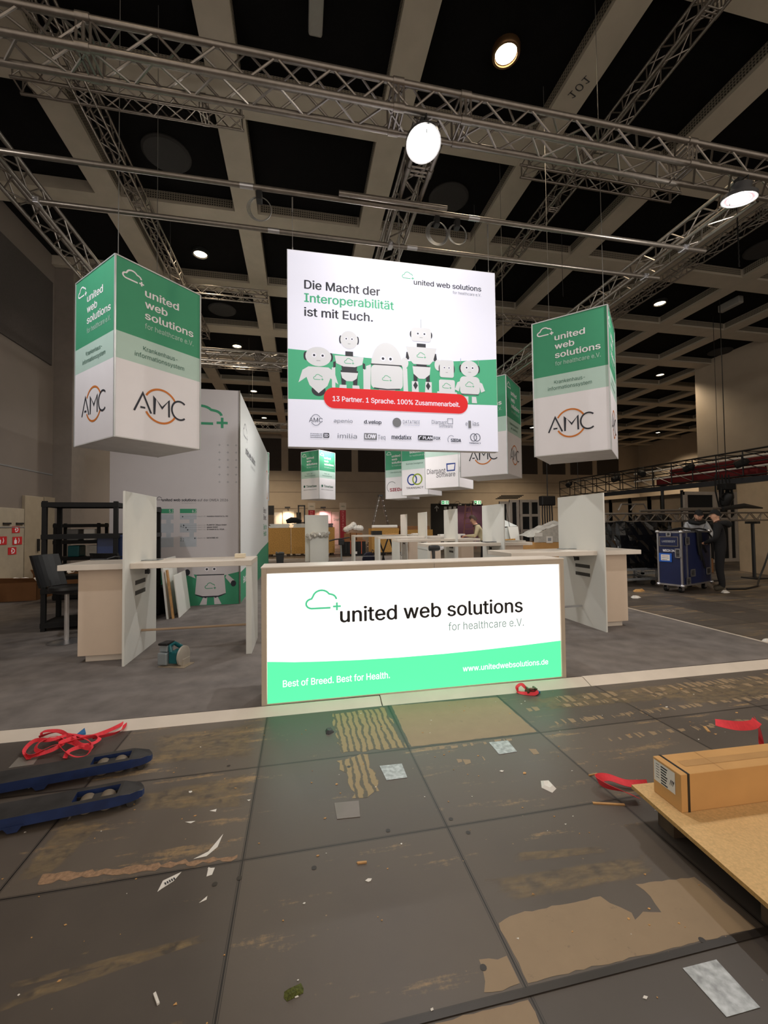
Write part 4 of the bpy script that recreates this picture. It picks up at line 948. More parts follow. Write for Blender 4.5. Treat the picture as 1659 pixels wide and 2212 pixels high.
for i, (x0, nm, hs) in enumerate(((-2.66, '5.2', ()), (-2.249, '6.2', ()))):
    a = XX(x0); b_ = a + .299; k = 'hall_plan#%d' % i
    g.rect(k, P_GREEN, a, FZ(1.815), b_, FZ(1.899)); g.text('hall_number', P_WHITE, nm, b_ - .08, b_ - .005, FZ(1.83), .055)
    for z0, z1, n2 in ((1.695, 1.80, ''), (1.445, 1.62, '4.2'), (1.17, 1.36, '2.2')):
        g.rect(k, mat('print pale grey blue', rgb(180, 186, 194), .6), a, FZ(z0), b_, FZ(z1))
        if n2: g.text('hall_number', P_DARK, n2, a + .01, a + .075, FZ(z1 - .08), .055)
    g.rect(k, mat('print pale grey blue', rgb(180, 186, 194), .6), a + .17, FZ(1.25), a + .25, FZ(1.72))
for i, (z, t2) in enumerate(((1.74, 'medatixx GmbH & Co. KG'), (1.572, 'PLANFOX | Rhaus GmbH'), (1.53, 'apenio GmbH'), (1.487, 'ID GmbH & Co. KGaA'), (1.322, 'DATATREE AG'))):
    g.stroke('plan_pointer#%d' % i, P_GREY, [(XX(-2.2 + (.0, .02, .06, .09, .22)[i]), FZ(z + .008)), (XX(-1.93), FZ(z + .008))], .004)
    g.ell('plan_pointer#%d' % i, P_DARK, XX(-2.2 + (.0, .02, .06, .09, .22)[i]), FZ(z + .008), .012, .012, 12)
    g.text('plan_caption', P_GREY, 'Stand C-105', XX(-1.925), XX(-1.785), FZ(z), .022); g.text('plan_caption', P_DARK, t2, XX(-1.765), XX(-1.765 + (.39, .36, .2, .32, .21)[i]), FZ(z), .024, .02)
g.layer()
k = 'robot_picture#r'; c0 = XX(-1.695)
_b, _d, _g = mat('print robot body', rgb(206, 200, 202), .6, var=.01), P_DARK, P_GREY
for s_ in (-1, 1):
    g.poly(k, _b, [(c0 + s_ * .06, FZ(.2)), (c0 + s_ * .13, FZ(.2)), (c0 + s_ * .20, FZ(.05)), (c0 + s_ * .07, FZ(.05))]); g.stroke(k, _d, [(c0 + s_ * .08, FZ(.24)), (c0 + s_ * .1, FZ(.18))], .05)
    g.poly(k, _b, [(c0 + s_ * .27, FZ(.56)), (c0 + s_ * .3, FZ(.63)), (c0 + s_ * .44, FZ(.5 if s_ > 0 else .72)), (c0 + s_ * .4, FZ(.4 if s_ > 0 else .62))]); g.ell(k, _d, c0 + s_ * .42, FZ(.44 if s_ > 0 else .68), .05, .06)
g.layer(); g.poly(k, _d, [(c0 - .29, FZ(.25)), (c0 - .15, FZ(.19)), (c0 + .15, FZ(.19)), (c0 + .29, FZ(.25))]); g.layer()
g.poly(k, _b, [(c0 - .28, FZ(.26)), (c0 - .14, FZ(.215)), (c0 + .14, FZ(.215)), (c0 + .28, FZ(.26)), (c0 + .25, FZ(.61)), (c0 - .25, FZ(.61))])
g.poly(k, _b, [(c0 + .25 * math.cos(PI * i / 14), FZ(.63) + .30 * math.sin(PI * i / 14)) for i in range(15)]); g.layer()
g.stroke(k, _d, [(c0 - .25, FZ(.62)), (c0 + .25, FZ(.62))], .018)
for s_ in (-1, 1): g.ell(k, P_WHITE, c0 + s_ * .068, FZ(.73), .038, .038)
g.layer()
for s_ in (-1, 1): g.ell(k, _d, c0 + s_ * .068, FZ(.73), .021, .021)
g.cloud('robot_logo', P_GREEN, c0 - .1, FZ(.36), .2, .105, .013)
for part, (bb, ms) in g.d.items(): bb.build(part.split('#')[0], ms, t)
g = G((0, .05, 0), (0, 1, 0), (0, 0, 1))
g.rect('side_sheet', mat('cabin side sheet', rgb(226, 228, 228), .5, var=.01), 0, 0, CD - .05, chh); g.layer()
g.poly('green_wave', P_GREEN, [(0, 0), (CD - .05, 0), (CD - .05, .92), (4.6, .80), (2.4, .66), (0, .60)]); g.layer()
g.cloud('logo', P_GREY, .55, 3.45, .7, .28, .035); g.text('lettering', P_DARK, 'united web solutions', .9, 2.9, 3.10, .17, .02); g.text('lettering', P_GREY, 'for healthcare e.V.', 1.9, 2.9, 2.93, .08)
g.arc('emblem', P_ORANGE, 7.0, 3.0, .4, .5, 30, 330, .05)
for k_, (s_, z) in enumerate((('Best of', 1.95), ('Breed.', 1.72), ('Best for', 1.40), ('Health.', 1.18))): g.text('slogan', P_DARK if k_ < 2 else P_GREEN, s_, 5.5, (6.6, 6.6, 6.8, 6.7)[k_], z, .17, .02)
g.text('slogan', P_WHITE, 'Best of Breed. Best for Health.', .5, 3.4, .33, .14, .02)
for part, (bb, ms) in g.d.items(): bb.build(part.split('#')[0], ms, t)
MB().box(-.012, .012, .035, .06, 0, chh).build('corner_profile', M_ALU, t)

# ---------------------------------------------------------------- foreground floor: pallet truck, straps, board, box, litter
def fork(t, tipx, tipy, ang, L=1.15, w=.155):
    M = Matrix.Translation((tipx, tipy, 0)) @ Matrix.Rotation(ang, 4, 'Z')
    b = MB(); z1, z0 = .088, .034; h = w / 2
    # top outline: x from -L to 0, tapered rounded tip
    tipc = [(-.16, -h), (-.11, -h * .94), (-.06, -h * .78), (-.025, -h * .56), (-.006, -h * .3), (0, 0), (-.006, h * .3), (-.025, h * .56), (-.06, h * .78), (-.11, h * .94), (-.16, h)]
    out = [(-L, -h)] + tipc + [(-L, h)]
    hx0, hx1, hw = -.335, -.125, .046
    top = lambda pts: b.poly([(x, y, z1 - (.022 if x > -.02 else .010 if x > -.08 else 0)) for x, y in pts], 1)
    top([(-L, -h), (hx0, -h), (hx0, h), (-L, h)]); top([(hx0, -h), (hx1, -h), (hx1, -hw), (hx0, -hw)]); top([(hx0, hw), (hx1, hw), (hx1, h), (hx0, h)])
    top([(hx1, -h)] + [p for p in tipc if p[0] > hx1] + [(hx1, h)])
    for (x, y), (x2, y2) in zip(out[:-1], out[1:]):
        za = z1 - (.022 if x > -.02 else .010 if x > -.08 else 0); zb = z1 - (.022 if x2 > -.02 else .010 if x2 > -.08 else 0)
        b.poly([(x, y, z0), (x2, y2, z0), (x2, y2, zb), (x, y, za)], 0); b.poly([(x, y * .93, z0), (x2, y2 * .93, z0), (x2, y2 * .93, zb - .004), (x, y * .93, za - .004)], 0)
    for a, c in (((hx0, -hw), (hx1, -hw)), ((hx0, hw), (hx1, hw)), ((hx0, -hw), (hx0, hw)), ((hx1, -hw), (hx1, hw))):
        b.poly([(a[0], a[1], z0), (c[0], c[1], z0), (c[0], c[1], z1), (a[0], a[1], z1)], 0)
    b.prism([(-.62, -h - .004, .045), (-.53, -h - .004, .045), (-.555, -h - .004, .012), (-.595, -h - .004, .012)], (0, .01, 0), 0)
    f = b.xf(M).build('fork', [M_BLUE, M_FORKTOP], t)
    rl = mat('polyurethane roller', rgb(118, 106, 90), .5, var=.1)
    for x in (hx0 + .058, hx1 - .058):
        R = Matrix.Rotation(PI / 2, 4, 'X')
        MB().lathe([(.012, -.034), (.038, -.034), (.040, -.03), (.040, .03), (.038, .034), (.012, .034)], 24, M=M @ Matrix.Translation((x, 0, .0405)) @ R).build('roller', rl, f, smooth=True)
    b = MB(); b.box(-.25, -.21, -.03, .03, .04, .07); b.box(hx0, hx1, -.044, -.038, .03, .06); b.box(hx0, hx1, .038, .044, .03, .06); b.tube([(-.06, -.05, .02), (-.06, .05, .02)], .018, 12)
    b.xf(M).build('roller_frame', M_FORKTOP, f)
t = thing('pallet_truck', 'blue pallet truck with two worn forks lying in from the left edge', 'pallet truck')
fork(t, -.955, 3.035, math.radians(9.4)); fork(t, -.878, 2.655, math.radians(8.2))
MB().box(-2.3, -2.05, 2.45, 2.95, .06, .5).build('hydraulic_body', M_BLUE, t, bevel=.02)

def strap_pile(name, label, strands, w=.026, extra=None):
    t = thing(name, label, 'strap', (0, 0, 0), 0, 'red lashing straps')
    b = MB()
    for pts in strands:
        P = [Vector(p) for p in pts]; S_ = []
        for i in range(len(P) - 1):      # smooth with Catmull-Rom
            p0, p1, p2, p3 = P[max(i - 1, 0)], P[i], P[i + 1], P[min(i + 2, len(P) - 1)]
            for k in range(7):
                u = k / 7; S_.append(.5 * ((2 * p1) + (p2 - p0) * u + (2 * p0 - 5 * p1 + 4 * p2 - p3) * u * u + (3 * p1 - p0 - 3 * p2 + p3) * u ** 3))
        S_.append(P[-1]); ws = []
        ph = random.uniform(0, 6)
        for i in range(len(S_)):
            d = (S_[min(i + 1, len(S_) - 1)] - S_[max(i - 1, 0)]); n = Vector((-d.y, d.x, 0)); n = n.normalized() if n.length > 1e-6 else Vector((1, 0, 0))
            a = .75 + .45 * math.sin(ph + i * .21); ws.append((n * math.cos(a) + Vector((0, 0, 1)) * math.sin(a)) * w)
        for p, q in zip(S_, ws):
            lo = p.z - abs(q.z) / 2
            if lo < .003: p.z += .003 - lo
        b.ribbon(S_, ws, .0012)
    b.build('webbing', M_RED, t)
    return t
def pl(*pp): return [tuple(gz(x, y, z)) for x, y, z in pp]
t = strap_pile('lashing_strap', 'tangled pile of red lashing strap on the floor above the pallet truck forks', [
    pl((62, 1640, .01), (52, 1622, .02), (75, 1600, .04), (110, 1598, .05), (150, 1588, .06), (190, 1592, .05), (230, 1580, .04), (262, 1565, .03), (270, 1560, .03), (266, 1574, .02), (245, 1585, .02), (200, 1594, .03)),
    pl((90, 1590, .02), (95, 1580, .05), (130, 1580, .06), (160, 1600, .06), (180, 1610, .05), (205, 1604, .04), (215, 1595, .04), (205, 1590, .05), (175, 1596, .06), (140, 1605, .06), (110, 1612, .05), (70, 1632, .03), (55, 1628, .02)),
    pl((140, 1638, .01), (150, 1622, .03), (180, 1612, .04), (195, 1618, .04), (185, 1632, .02), (160, 1634, .02), (135, 1618, .04), (130, 1605, .06), (165, 1592, .06)),
    pl((60, 1636, .01), (90, 1628, .03), (120, 1616, .05), (140, 1600, .05), (120, 1590, .05), (85, 1604, .05), (78, 1620, .03), (100, 1626, .03)),
    pl((110, 1596, .02), (150, 1602, .04), (190, 1616, .04), (198, 1606, .05), (170, 1590, .06), (120, 1582, .05), (84, 1592, .03))])
q = gz(175, 1588, .05); MB().prism([(q.x - .03, q.y - .01, q.z), (q.x + .03, q.y, q.z), (q.x + .012, q.y + .02, q.z + .03)], (0, .004, .01)).build('blue_tag', mat('blue tag', rgb(40, 110, 170), .6), t)
t = strap_pile('lashing_strap', 'small red strap with ratchet at the foot of the glowing counter', [
    pl((1118, 1495, .01), (1117, 1484, .05), (1126, 1478, .07), (1136, 1486, .05), (1146, 1492, .03), (1160, 1496, .02)),
    pl((1117, 1494, .01), (1130, 1498, .01), (1150, 1500, .012), (1161, 1494, .03), (1154, 1486, .04), (1142, 1488, .05))], .03)
q = gz(1148, 1492, .03); MB().box(q.x - .05, q.x + .05, q.y - .02, q.y + .03, .008, .03).box(q.x - .045, q.x - .03, q.y - .025, q.y + .035, .02, .06).box(q.x + .03, q.x + .045, q.y - .025, q.y + .035, .02, .055).tube([(q.x - .04, q.y, .045), (q.x + .04, q.y, .045)], .011, 10).build('ratchet', mat('dull ratchet steel', rgb(110, 96, 80), .4, metal=.7), t)
q = gz(1161, 1495, .01); MB().box(q.x - .006, q.x + .02, q.y - .015, q.y + .015, .004, .02).build('blue_tag', mat('blue tag', rgb(40, 110, 170), .6), t)
strap_pile('lashing_strap', 'red strap loop sticking out behind the left end of the long cardboard box', [[(1.83, 2.04, .02), (1.76, 2.06, .05), (1.70, 2.13, .05), (1.70, 2.20, .045), (1.78, 2.21, .04), (1.86, 2.15, .03), (1.98, 2.13, .02)]], .045)
strap_pile('lashing_strap', 'bit of red strap showing over the cardboard box at the right edge', [[(2.46, 2.12, .33), (2.53, 2.05, .335), (2.62, 2.03, .34), (2.72, 2.08, .33)], [(2.72, 2.08, .33), (2.8, 2.12, .2), (2.8, 2.13, .02)]], .05)

t = thing('chipboard_sheet', 'bare chipboard sheet carrying the long cardboard box at lower right', 'board')
cb = [(1.712, 1.95), (1.612, .72), (2.95, .62), (3.05, 1.86)]
b = MB(); b.poly([(x, y, .16) for x, y in cb], 0); b.poly([(x, y, .141) for x, y in cb], 0)
for (a, c) in zip(cb, cb[1:] + cb[:1]): b.poly([(a[0], a[1], .141), (c[0], c[1], .141), (c[0], c[1], .16), (a[0], a[1], .16)], 1)
b.build('sheet', [M_CHIP, M_CHIPE], t)
t = thing('pallet', 'dark wooden pallet feet under the chipboard sheet', 'pallet')
Rp = Matrix.Translation((1.77, 1.84, 0)) @ Matrix.Rotation(math.radians(-4.6), 4, 'Z'); wd = mat('dark pallet wood', rgb(84, 66, 50), .8, var=.25, scale=14)
for i, y in enumerate((0, -.52, -1.06)):
    MB().box(.02, 1.15, y - .07, y + .03, .0, .022).xf(Rp).build('runner', wd, t)
    for x in (.02, .53, 1.03): MB().box(x, x + .12, y - .07, y + .03, .022, .1).xf(Rp).build('block', wd, t)
MB().box(.02, 1.15, -1.13, .03, .1, .14).xf(Rp).build('deck', wd, t)
t = thing('cardboard_box', 'long brown cardboard box with shipping label on the chipboard sheet', 'box', (1.776, 1.712, .1605), math.radians(-2.4))
bw, bh, bl = .168, .178, 1.05
MB().box(0, bl, 0, bw, 0, bh).build('carton', M_CARD, t, bevel=.003)
b = MB(); x = .035
b.box(x, x + .012, -.0015, bw + .0015, bh, bh + .0012); b.box(x, x + .012, -.0015, 0, 0, bh); b.box(x, x + .012, bw, bw + .0015, 0, bh); b.build('strapping_band', M_BLACK, t)
g = G((0, bw, 0), (0, -1, 0), (0, 0, 1)); g.rect('shipping_label', M_PAPER, .006, .065, .135, .168); g.layer()
[g.rect('label_print#%d' % k, P_DARK, .02, .152 - .013 * k, .04, .155 - .013 * k) for k in range(6)]
for k in range(7): g.rect('barcode', P_DARK, .05 + .0, .150 - .0135 * k, .05 + .04 - .004 * (k % 3), .157 - .0135 * k)
[g.stroke('handwriting#%d' % k, P_DARK, [(.104 + .008 * k, .095), (.112 + .008 * k, .122), (.116 + .006 * k, .11)], .002) for k in range(3)]
for part, (bb, ms) in g.d.items(): bb.build(part.split('#')[0], ms, t)
g = G((0, bw / 2 - .004, bh), (1, 0, 0), (0, 1, 0)); g.rect('tape', mat('packing tape', rgb(196, 152, 100), .3), .08, -.024, bl, .024); g.rect('fold', mat('card fold', rgb(176, 132, 82), .8), .24, -bw / 2 + .005, .243, bw / 2)
for part, (bb, ms) in g.d.items(): bb.build(part.split('#')[0], ms, t)

def flat(name, label, cat, pts, m, th=.0015, z=.0008, group=None):
    return tag(MB().prism([(p[0], p[1], z) for p in pts], (0, 0, th)).build(name, m), label, cat, group)
flat('metal_plate', 'largest dull metal plate on the floor in the lower right corner', 'plate', [(1.292, 1.263), (1.433, 1.262), (1.427, 1.114), (1.297, 1.115)], M_ZINC, group='metal plates on the floor')
flat('metal_plate', 'square metal plate on the floor below the counter middle', 'plate', [(.494, 2.684), (.64, 2.678), (.637, 2.527), (.507, 2.527)], M_ZINC, group='metal plates on the floor')
flat('metal_plate', 'square metal plate on the floor at the lower edge of the tan board', 'plate', [(1.304, 2.8), (1.446, 2.793), (1.436, 2.646), (1.302, 2.641)], M_ZINC, group='metal plates on the floor')
g = G((0, 0, .0024), (1, 0, 0), (0, 1, 0))
for k in range(6): g.rect('plate_stain', mat('grey stain', rgb(96, 92, 88), .6), 1.355 + .011 * k, 1.185 - .012 * k, 1.363 + .011 * k, 1.19 - .012 * k)
for o_ in []: pass
flat('clear_tape', 'square of clear tape stuck on the floor left of the big floor joint', 'tape', [tuple(gz(*p)) for p in ((722, 1735), (775, 1730), (778, 1765), (728, 1770))], mat('clear tape', rgb(112, 104, 94), .12, var=.1))
flat('clear_tape', 'clear plastic flap on the floor under the red strap pile', 'tape', [tuple(gz(*p)) for p in ((40, 1637), (85, 1634), (72, 1652), (18, 1660))], mat('milky tape', rgb(132, 126, 118), .15, var=.1))
def lump(name, label, cat, pts, m, h, amp=.01, group=None):
    """crumpled flat thing"""
    c = Vector((sum(p[0] for p in pts) / len(pts), sum(p[1] for p in pts) / len(pts), 0)); b = MB(); n = len(pts)
    ring = [Vector((p[0], p[1], .001)) for p in pts]; mid = [c.lerp(p, .55) + Vector((0, 0, h * random.uniform(.5, 1.2))) for p in ring]
    vs = ring + mid + [c + Vector((0, 0, h * .8))]
    b.add(vs, [(i, (i + 1) % n, n + (i + 1) % n, n + i) for i in range(n)] + [(n + i, n + (i + 1) % n, 2 * n) for i in range(n)] + [list(range(n))[::-1]])
    return tag(b.build(name, m), label, cat, group)
lump('paper_scrap', 'crumpled white paper scrap on the floor between counter and cardboard box', 'paper', [tuple(gz(*p)) for p in ((1168, 1687), (1185, 1686), (1202, 1704), (1193, 1713), (1170, 1702))], M_PAPER, .014)
lump('rubber_scrap', 'small dark folded scrap on the floor below the counter', 'scrap', [tuple(gz(*p)) for p in ((703, 1578), (716, 1573), (722, 1581), (711, 1587), (704, 1586))], M_DKGREY, .02)
lump('turf_piece', 'small olive green turf piece on the floor at the bottom', 'turf', [tuple(gz(*p)) for p in ((614, 2143), (650, 2124), (656, 2136), (655, 2146), (620, 2164), (613, 2156))], M_TURF, .012)
def splinter(label, a, c, w, m=M_WOOD, h=.006):
    a, c = gz(*a), gz(*c); d = (c - a); n = Vector((-d.y, d.x, 0)).normalized() * w
    return tag(MB().prism([a - n * .6, a + n, c + n * .5, c - n], (0, 0, h)).build('wood_splinter', m), label, 'splinter', 'wood splinters on the floor')
splinter('longest wood splinter lying on the joint left of the chipboard sheet', (1281, 1736), (1349, 1739), .008)
splinter('small wood splinter near the cardboard box, right of the paper scrap', (1272, 1676), (1290, 1672), .004)
splinter('small upright looking wood chip by the joint above the cardboard box', (1521, 1570), (1533, 1582), .012)
splinter('pale splinter on the floor at lower left', (333, 2148), (343, 2170), .005, M_PAPER)
splinter('yellowish wood chip near the big joint on the lower floor', (772, 1866), (792, 1863), .006)
for i, (pp, lb) in enumerate(((((418, 1856), (450, 1840), (482, 1802), (470, 1830), (446, 1850)), 'torn white tape strip pointing up right, above the long scrape'), (((340, 1927), (352, 1903), (392, 1884), (375, 1904), (350, 1920)), 'torn white tape strip with black lettering below the long scrape'),
                              (((446, 1894), (450, 1876), (464, 1875), (458, 1890)), 'small torn white tape bit beside the lettered strip'), (((430, 1951), (448, 1936), (446, 1944)), 'tiny white tape sliver below the lettered strip'), (((400, 1776), (422, 1774), (412, 1779)), 'white sliver of tape right of the pallet truck forks'), (((453, 1752), (468, 1748), (466, 1754)), 'upper white sliver of tape right of the pallet truck forks'))):
    flat('tape_scrap', lb, 'tape', [tuple(gz(*p)) for p in pp], M_PAPER, .001, group='torn tape scraps on the floor')
g_ = G(tuple(gz(357, 1912, .0022)), (1, .62, 0), (-.62, 1, 0)); [g_.rect('tape_print#%d' % k, P_DARK, .009 * k, 0, .009 * k + .005, .015) for k in range(5)]
par = [o for o in COL.objects if o.name.startswith('tape_scrap') and 'lettering' in o.get('label', '')][0]
for part, (bb, ms) in g_.d.items(): bb.build(part.split('#')[0], ms, par)
b = MB()
for k in range(230):
    x, y = random.uniform(-1.6, 3.6), random.uniform(1.2, 3.5); r = random.uniform(.0015, .0055) * (1 if random.random() < .85 else 2); a0 = random.uniform(0, 6)
    n = random.choice((3, 4, 5)); b.prism([(x + r * (1 + .8 * (j % 2)) * math.cos(a0 + 2 * PI * j / n), y + r * math.sin(a0 + 2 * PI * j / n), .0009) for j in range(n)], (0, 0, .0015), k % 3)
tag(b.build('litter', [M_PAPER, M_WOOD, M_CARD]), 'tiny white and wooden crumbs scattered over the hall floor', 'litter', None, 'stuff')

# ---------------------------------------------------------------- saw on the carpet
t = thing('circular_saw', 'teal and silver cordless circular saw standing on the carpet under the left table', 'power tool', (-1.34, 4.98, PZ), math.radians(-20))
MB().box(-.15, .16, -.09, .10, 0, .006).build('base_plate', mat('worn shoe', rgb(150, 136, 116), .5), t, bevel=.002)
R = Matrix.Translation((.08, .02, .10)) @ Matrix.Rotation(PI / 2, 4, 'Y')
MB().lathe([(.001, -.016), (.095, -.016), (.108, -.010), (.108, .010), (.095, .016), (.001, .016)], 28, M=R).box(.055, .105, -.02, .10, .004, .07).build('blade_guard', mat('tool alloy', rgb(196, 188, 176), .4, metal=.4), t, smooth=True)
R = Matrix.Translation((-.02, .01, .11)) @ Matrix.Rotation(PI / 2, 4, 'Y')
MB().lathe([(.001, -.10), (.036, -.10), (.042, -.08), (.046, .02), (.05, .06), (.05, .08), (.001, .08)], 20, M=R).build('motor_housing', M_TEAL, t, smooth=True)
MB().tube([(-.02, -.05, .15), (-.05, -.03, .215), (-.05, .05, .225), (-.01, .11, .17)], [.02, .02, .022, .026], 10).build('handle', M_TEAL, t, smooth=True)
MB().box(-.045, .05, -.06, .08, .03, .16).build('gear_housing', M_TEAL, t, bevel=.012)
MB().box(-.16, -.05, -.085, .0, .02, .15).build('battery', mat('silver battery shell', rgb(170, 180, 184), .25, metal=.5), t, bevel=.012)
MB().box(-.155, -.055, -.06, .05, .155, .235).build('second_battery', mat('silver battery shell', rgb(170, 180, 184), .25, metal=.5), t, bevel=.012)
MB().box(-.16, -.05, -.075, .065, .225, .25).build('battery_cap', M_BLACK, t, bevel=.008)

# ---------------------------------------------------------------- left middle ground
def shelf_unit(label, origin, rz, w, d, h, levels, r=.03, group='black plastic shelf units'):
    t = thing('shelf_unit', label, 'shelf', origin, rz, group)
    for x in (0, w):
        for y in (0, d): MB().box(x - r, x + r, y - r, y + r, 0, h).build('post', M_BLACKM, t, bevel=.006)
    for z in levels:
        b = MB(); b.box(-.02, w + .02, -.02, d + .02, z - .012, z); b.box(-.03, w + .03, -.035, -.015, z - .07, z); b.box(-.03, w + .03, d + .015, d + .035, z - .07, z); b.box(-.035, -.015, -.03, d + .03, z - .07, z); b.box(w + .015, w + .035, -.03, d + .03, z - .07, z)
        b.build('shelf', M_BLACKM, t)
    return t
shelf_unit('big black shelf unit behind the left bar table, next to the bar stool', (-3.70, 7.05, PZ), math.radians(6), .92, .5, 1.92, (.12, .62, .95, 1.42, 1.9))
shelf_unit('black shelf unit right of the left table divider, before the floor plan', (-2.69, 7.42, PZ), math.radians(6), .34, .42, 1.86, (.12, .6, .95, 1.42, 1.84))
q = ay(135, 1275, 9.6); shelf_unit('smaller black shelf unit far behind, seen through the big one', (-5.05, 10.0, PZ), math.radians(4), .8, .45, 1.62, (.1, .5, .9, 1.25, 1.6), .028)
for i, (dx, dz, c, lb) in enumerate(((.18, 1.25, M_GREY, 'grey box on the far shelf unit, upper'), (.5, 1.25, M_PAPER, 'white pack on the far shelf unit, upper'), (.2, .9, M_TEAL, 'teal bottle pack on the far shelf unit'), (.55, .9, M_WRAPC, 'clear bottle pack on the far shelf unit'))):
    tag(MB().box(-5.05 + dx, -5.05 + dx + .22, 10.06, 10.36, PZ + dz + .001, PZ + dz + .24).build('pack', c, bevel=.02), lb, 'pack', 'packs on the far shelf unit')
t = thing('crate', 'dark blue plastic crate on the big black shelf unit behind the table top', 'crate', (-3.07, 7.2, PZ + .952), math.radians(6))
b = MB(); b.box(0, .42, 0, .3, 0, .012); b.box(0, .015, 0, .3, 0, .44); b.box(.405, .42, 0, .3, 0, .44); b.box(0, .42, 0, .015, 0, .44); b.box(0, .42, .285, .3, 0, .44); b.build('body', mat('blue crate', rgb(40, 58, 104), .4, var=.1), t, bevel=.006)
MB().box(-.012, .432, -.012, .312, .41, .445).build('rim', mat('blue crate', rgb(40, 58, 104), .4), t, bevel=.006)
t = thing('bar_stool', 'black padded bar stool with steel column left of the left bar table', 'stool', (-3.06, 6.35, PZ), math.radians(-12), 'bar stools')
MB().lathe([(.001, .0), (.21, .0), (.215, .008), (.05, .025), (.03, .03)], 36).build('base', M_STEEL, t, smooth=True)
MB().tube([(0, 0, .02), (0, 0, .66)], .028, 16).build('column', mat('pale steel', rgb(196, 192, 190), .35, metal=.5), t, smooth=True)
MB().lathe([(.001, .64), (.10, .64), (.19, .67), (.205, .70), (.195, .735), (.001, .74)], 28).build('seat', M_BLACK, t, smooth=True)
b = MB(); n = 7
for k in range(n):
    y = -.22 + .44 * k / (n - 1); cur = .05 * (1 - (y / .22) ** 2)
    if k < n - 1:
        y2 = -.22 + .44 * (k + 1) / (n - 1); c2 = .05 * (1 - (y2 / .22) ** 2)
        b.add([(-.2 - cur, y, .74), (-.2 - c2, y2, .74), (-.33 - c2, y2, 1.16), (-.33 - cur, y, 1.16), (-.165 - cur, y, .74), (-.165 - c2, y2, .74), (-.295 - c2, y2, 1.16), (-.295 - cur, y, 1.16)],
              [(0, 1, 2, 3), (7, 6, 5, 4), (0, 4, 5, 1), (3, 2, 6, 7), (0, 3, 7, 4), (1, 5, 6, 2)])
b.build('backrest', M_BLACK, t)
MB().tube([(-.1, 0, .66), (-.22, 0, .70), (-.25, 0, .82)], .02, 10).build('back_support', M_BLACK, t)
t2 = thing('bar_stool', 'second dark bar stool hidden behind the cabinet of the left bar table', 'stool', (-2.55, 6.75, PZ), 1.2, 'bar stools')
for ch in list(t.children): c = ch.copy(); COL.objects.link(c); c.parent = t2

def leaning(label, p0, p1, h, top_shift, th, m, name='leaning_board', group='boards leaning behind the left table'):
    p0, p1 = Vector(p0), Vector(p1); u = Vector(top_shift); b = MB(); d = (p1 - p0).normalized(); n = Vector((d.y, -d.x, 0)) * th
    b.prism([p0, p1, p1 + u + Vector((0, 0, h)), p0 + u + Vector((0, 0, h))], n); return tag(b.build(name, m, bevel=.002), label, 'board', group)
leaning('tall white board leaning behind the left bar table', (-2.15, 7.46, PZ), (-2.17, 8.3, PZ), .98, (-.10, .0, 0), .03, M_WHITE)
leaning('shorter white board in front of the leaning boards, under the robot print', (-1.985, 7.53, PZ + .001), (-2.03, 8.42, PZ + .001), .70, (-.09, .0, 0), .018, M_WHITE)
leaning('narrow raw timber edged board between the two leaning white boards', (-2.07, 7.47, PZ), (-2.075, 7.56, PZ), .80, (-.10, .0, 0), .025, M_WOOD)
tag(MB().box(-2.55, -2.25, 7.95, 8.35, PZ, PZ + .46).build('dark_box', M_BLACKM, bevel=.02), 'black box on the carpet behind the left table divider', 'box')
t = thing('carton', 'torn open brown carton by the left wall, lower left one', 'box', (-6.25, 10.1, 0), .05, 'cartons by the left wall')
def carton(t, w, d, h):
    b = MB(); b.box(0, w, 0, d, 0, .01); b.box(0, .012, 0, d, 0, h); b.box(w - .012, w, 0, d, 0, h); b.box(0, w, 0, .012, 0, h); b.box(0, w, d - .012, d, 0, h); b.build('carton', M_CARDD, t)
    b = MB(); b.prism([(0, 0, h), (w, 0, h), (w, -.14, h + .10), (.02, -.12, h + .12)], (0, .004, .006)); b.build('flap', M_CARDD, t)
    b = MB(); n = 9; b.add([(w * i / 8, d * j / 8, h - .06 + random.uniform(0, .12)) for i in range(n) for j in range(n)], [(i * n + j, (i + 1) * n + j, (i + 1) * n + j + 1, i * n + j + 1) for i in range(8) for j in range(8)]); b.build('crumpled_paper', M_PAPER, t)
carton(t, .8, .7, .42)
t = thing('carton', 'brown carton by the left wall nearer to the beige door', 'box', (-6.1, 11.2, 0), -.1, 'cartons by the left wall'); carton(t, .7, .6, .48)
t = thing('carton', 'flat brown carton with scraps farther along the left wall behind the stool', 'box', (-5.6, 12.3, 0), .1, 'cartons by the left wall'); carton(t, .9, .6, .3)
MB_ = MB().box(-6.33, -6.0, 9.0, 9.5, 0, .5); tag(MB_.build('fire_blanket_box', M_CARDD, bevel=.01), 'dark brown box at the left picture edge against the wall', 'box')
t = thing('door_leaf', 'pale door with handle standing far left behind the black shelves', 'door', (-5.3, 13.3, 0))
MB().box(0, .9, 0, .05, 0, 2.08).build('leaf', M_WALLW, t); MB().box(.07, .11, -.02, 0, .95, 1.15).tube([(.09, -.03, 1.06), (.24, -.03, 1.06)], .012, 8).build('handle', M_ALU, t)

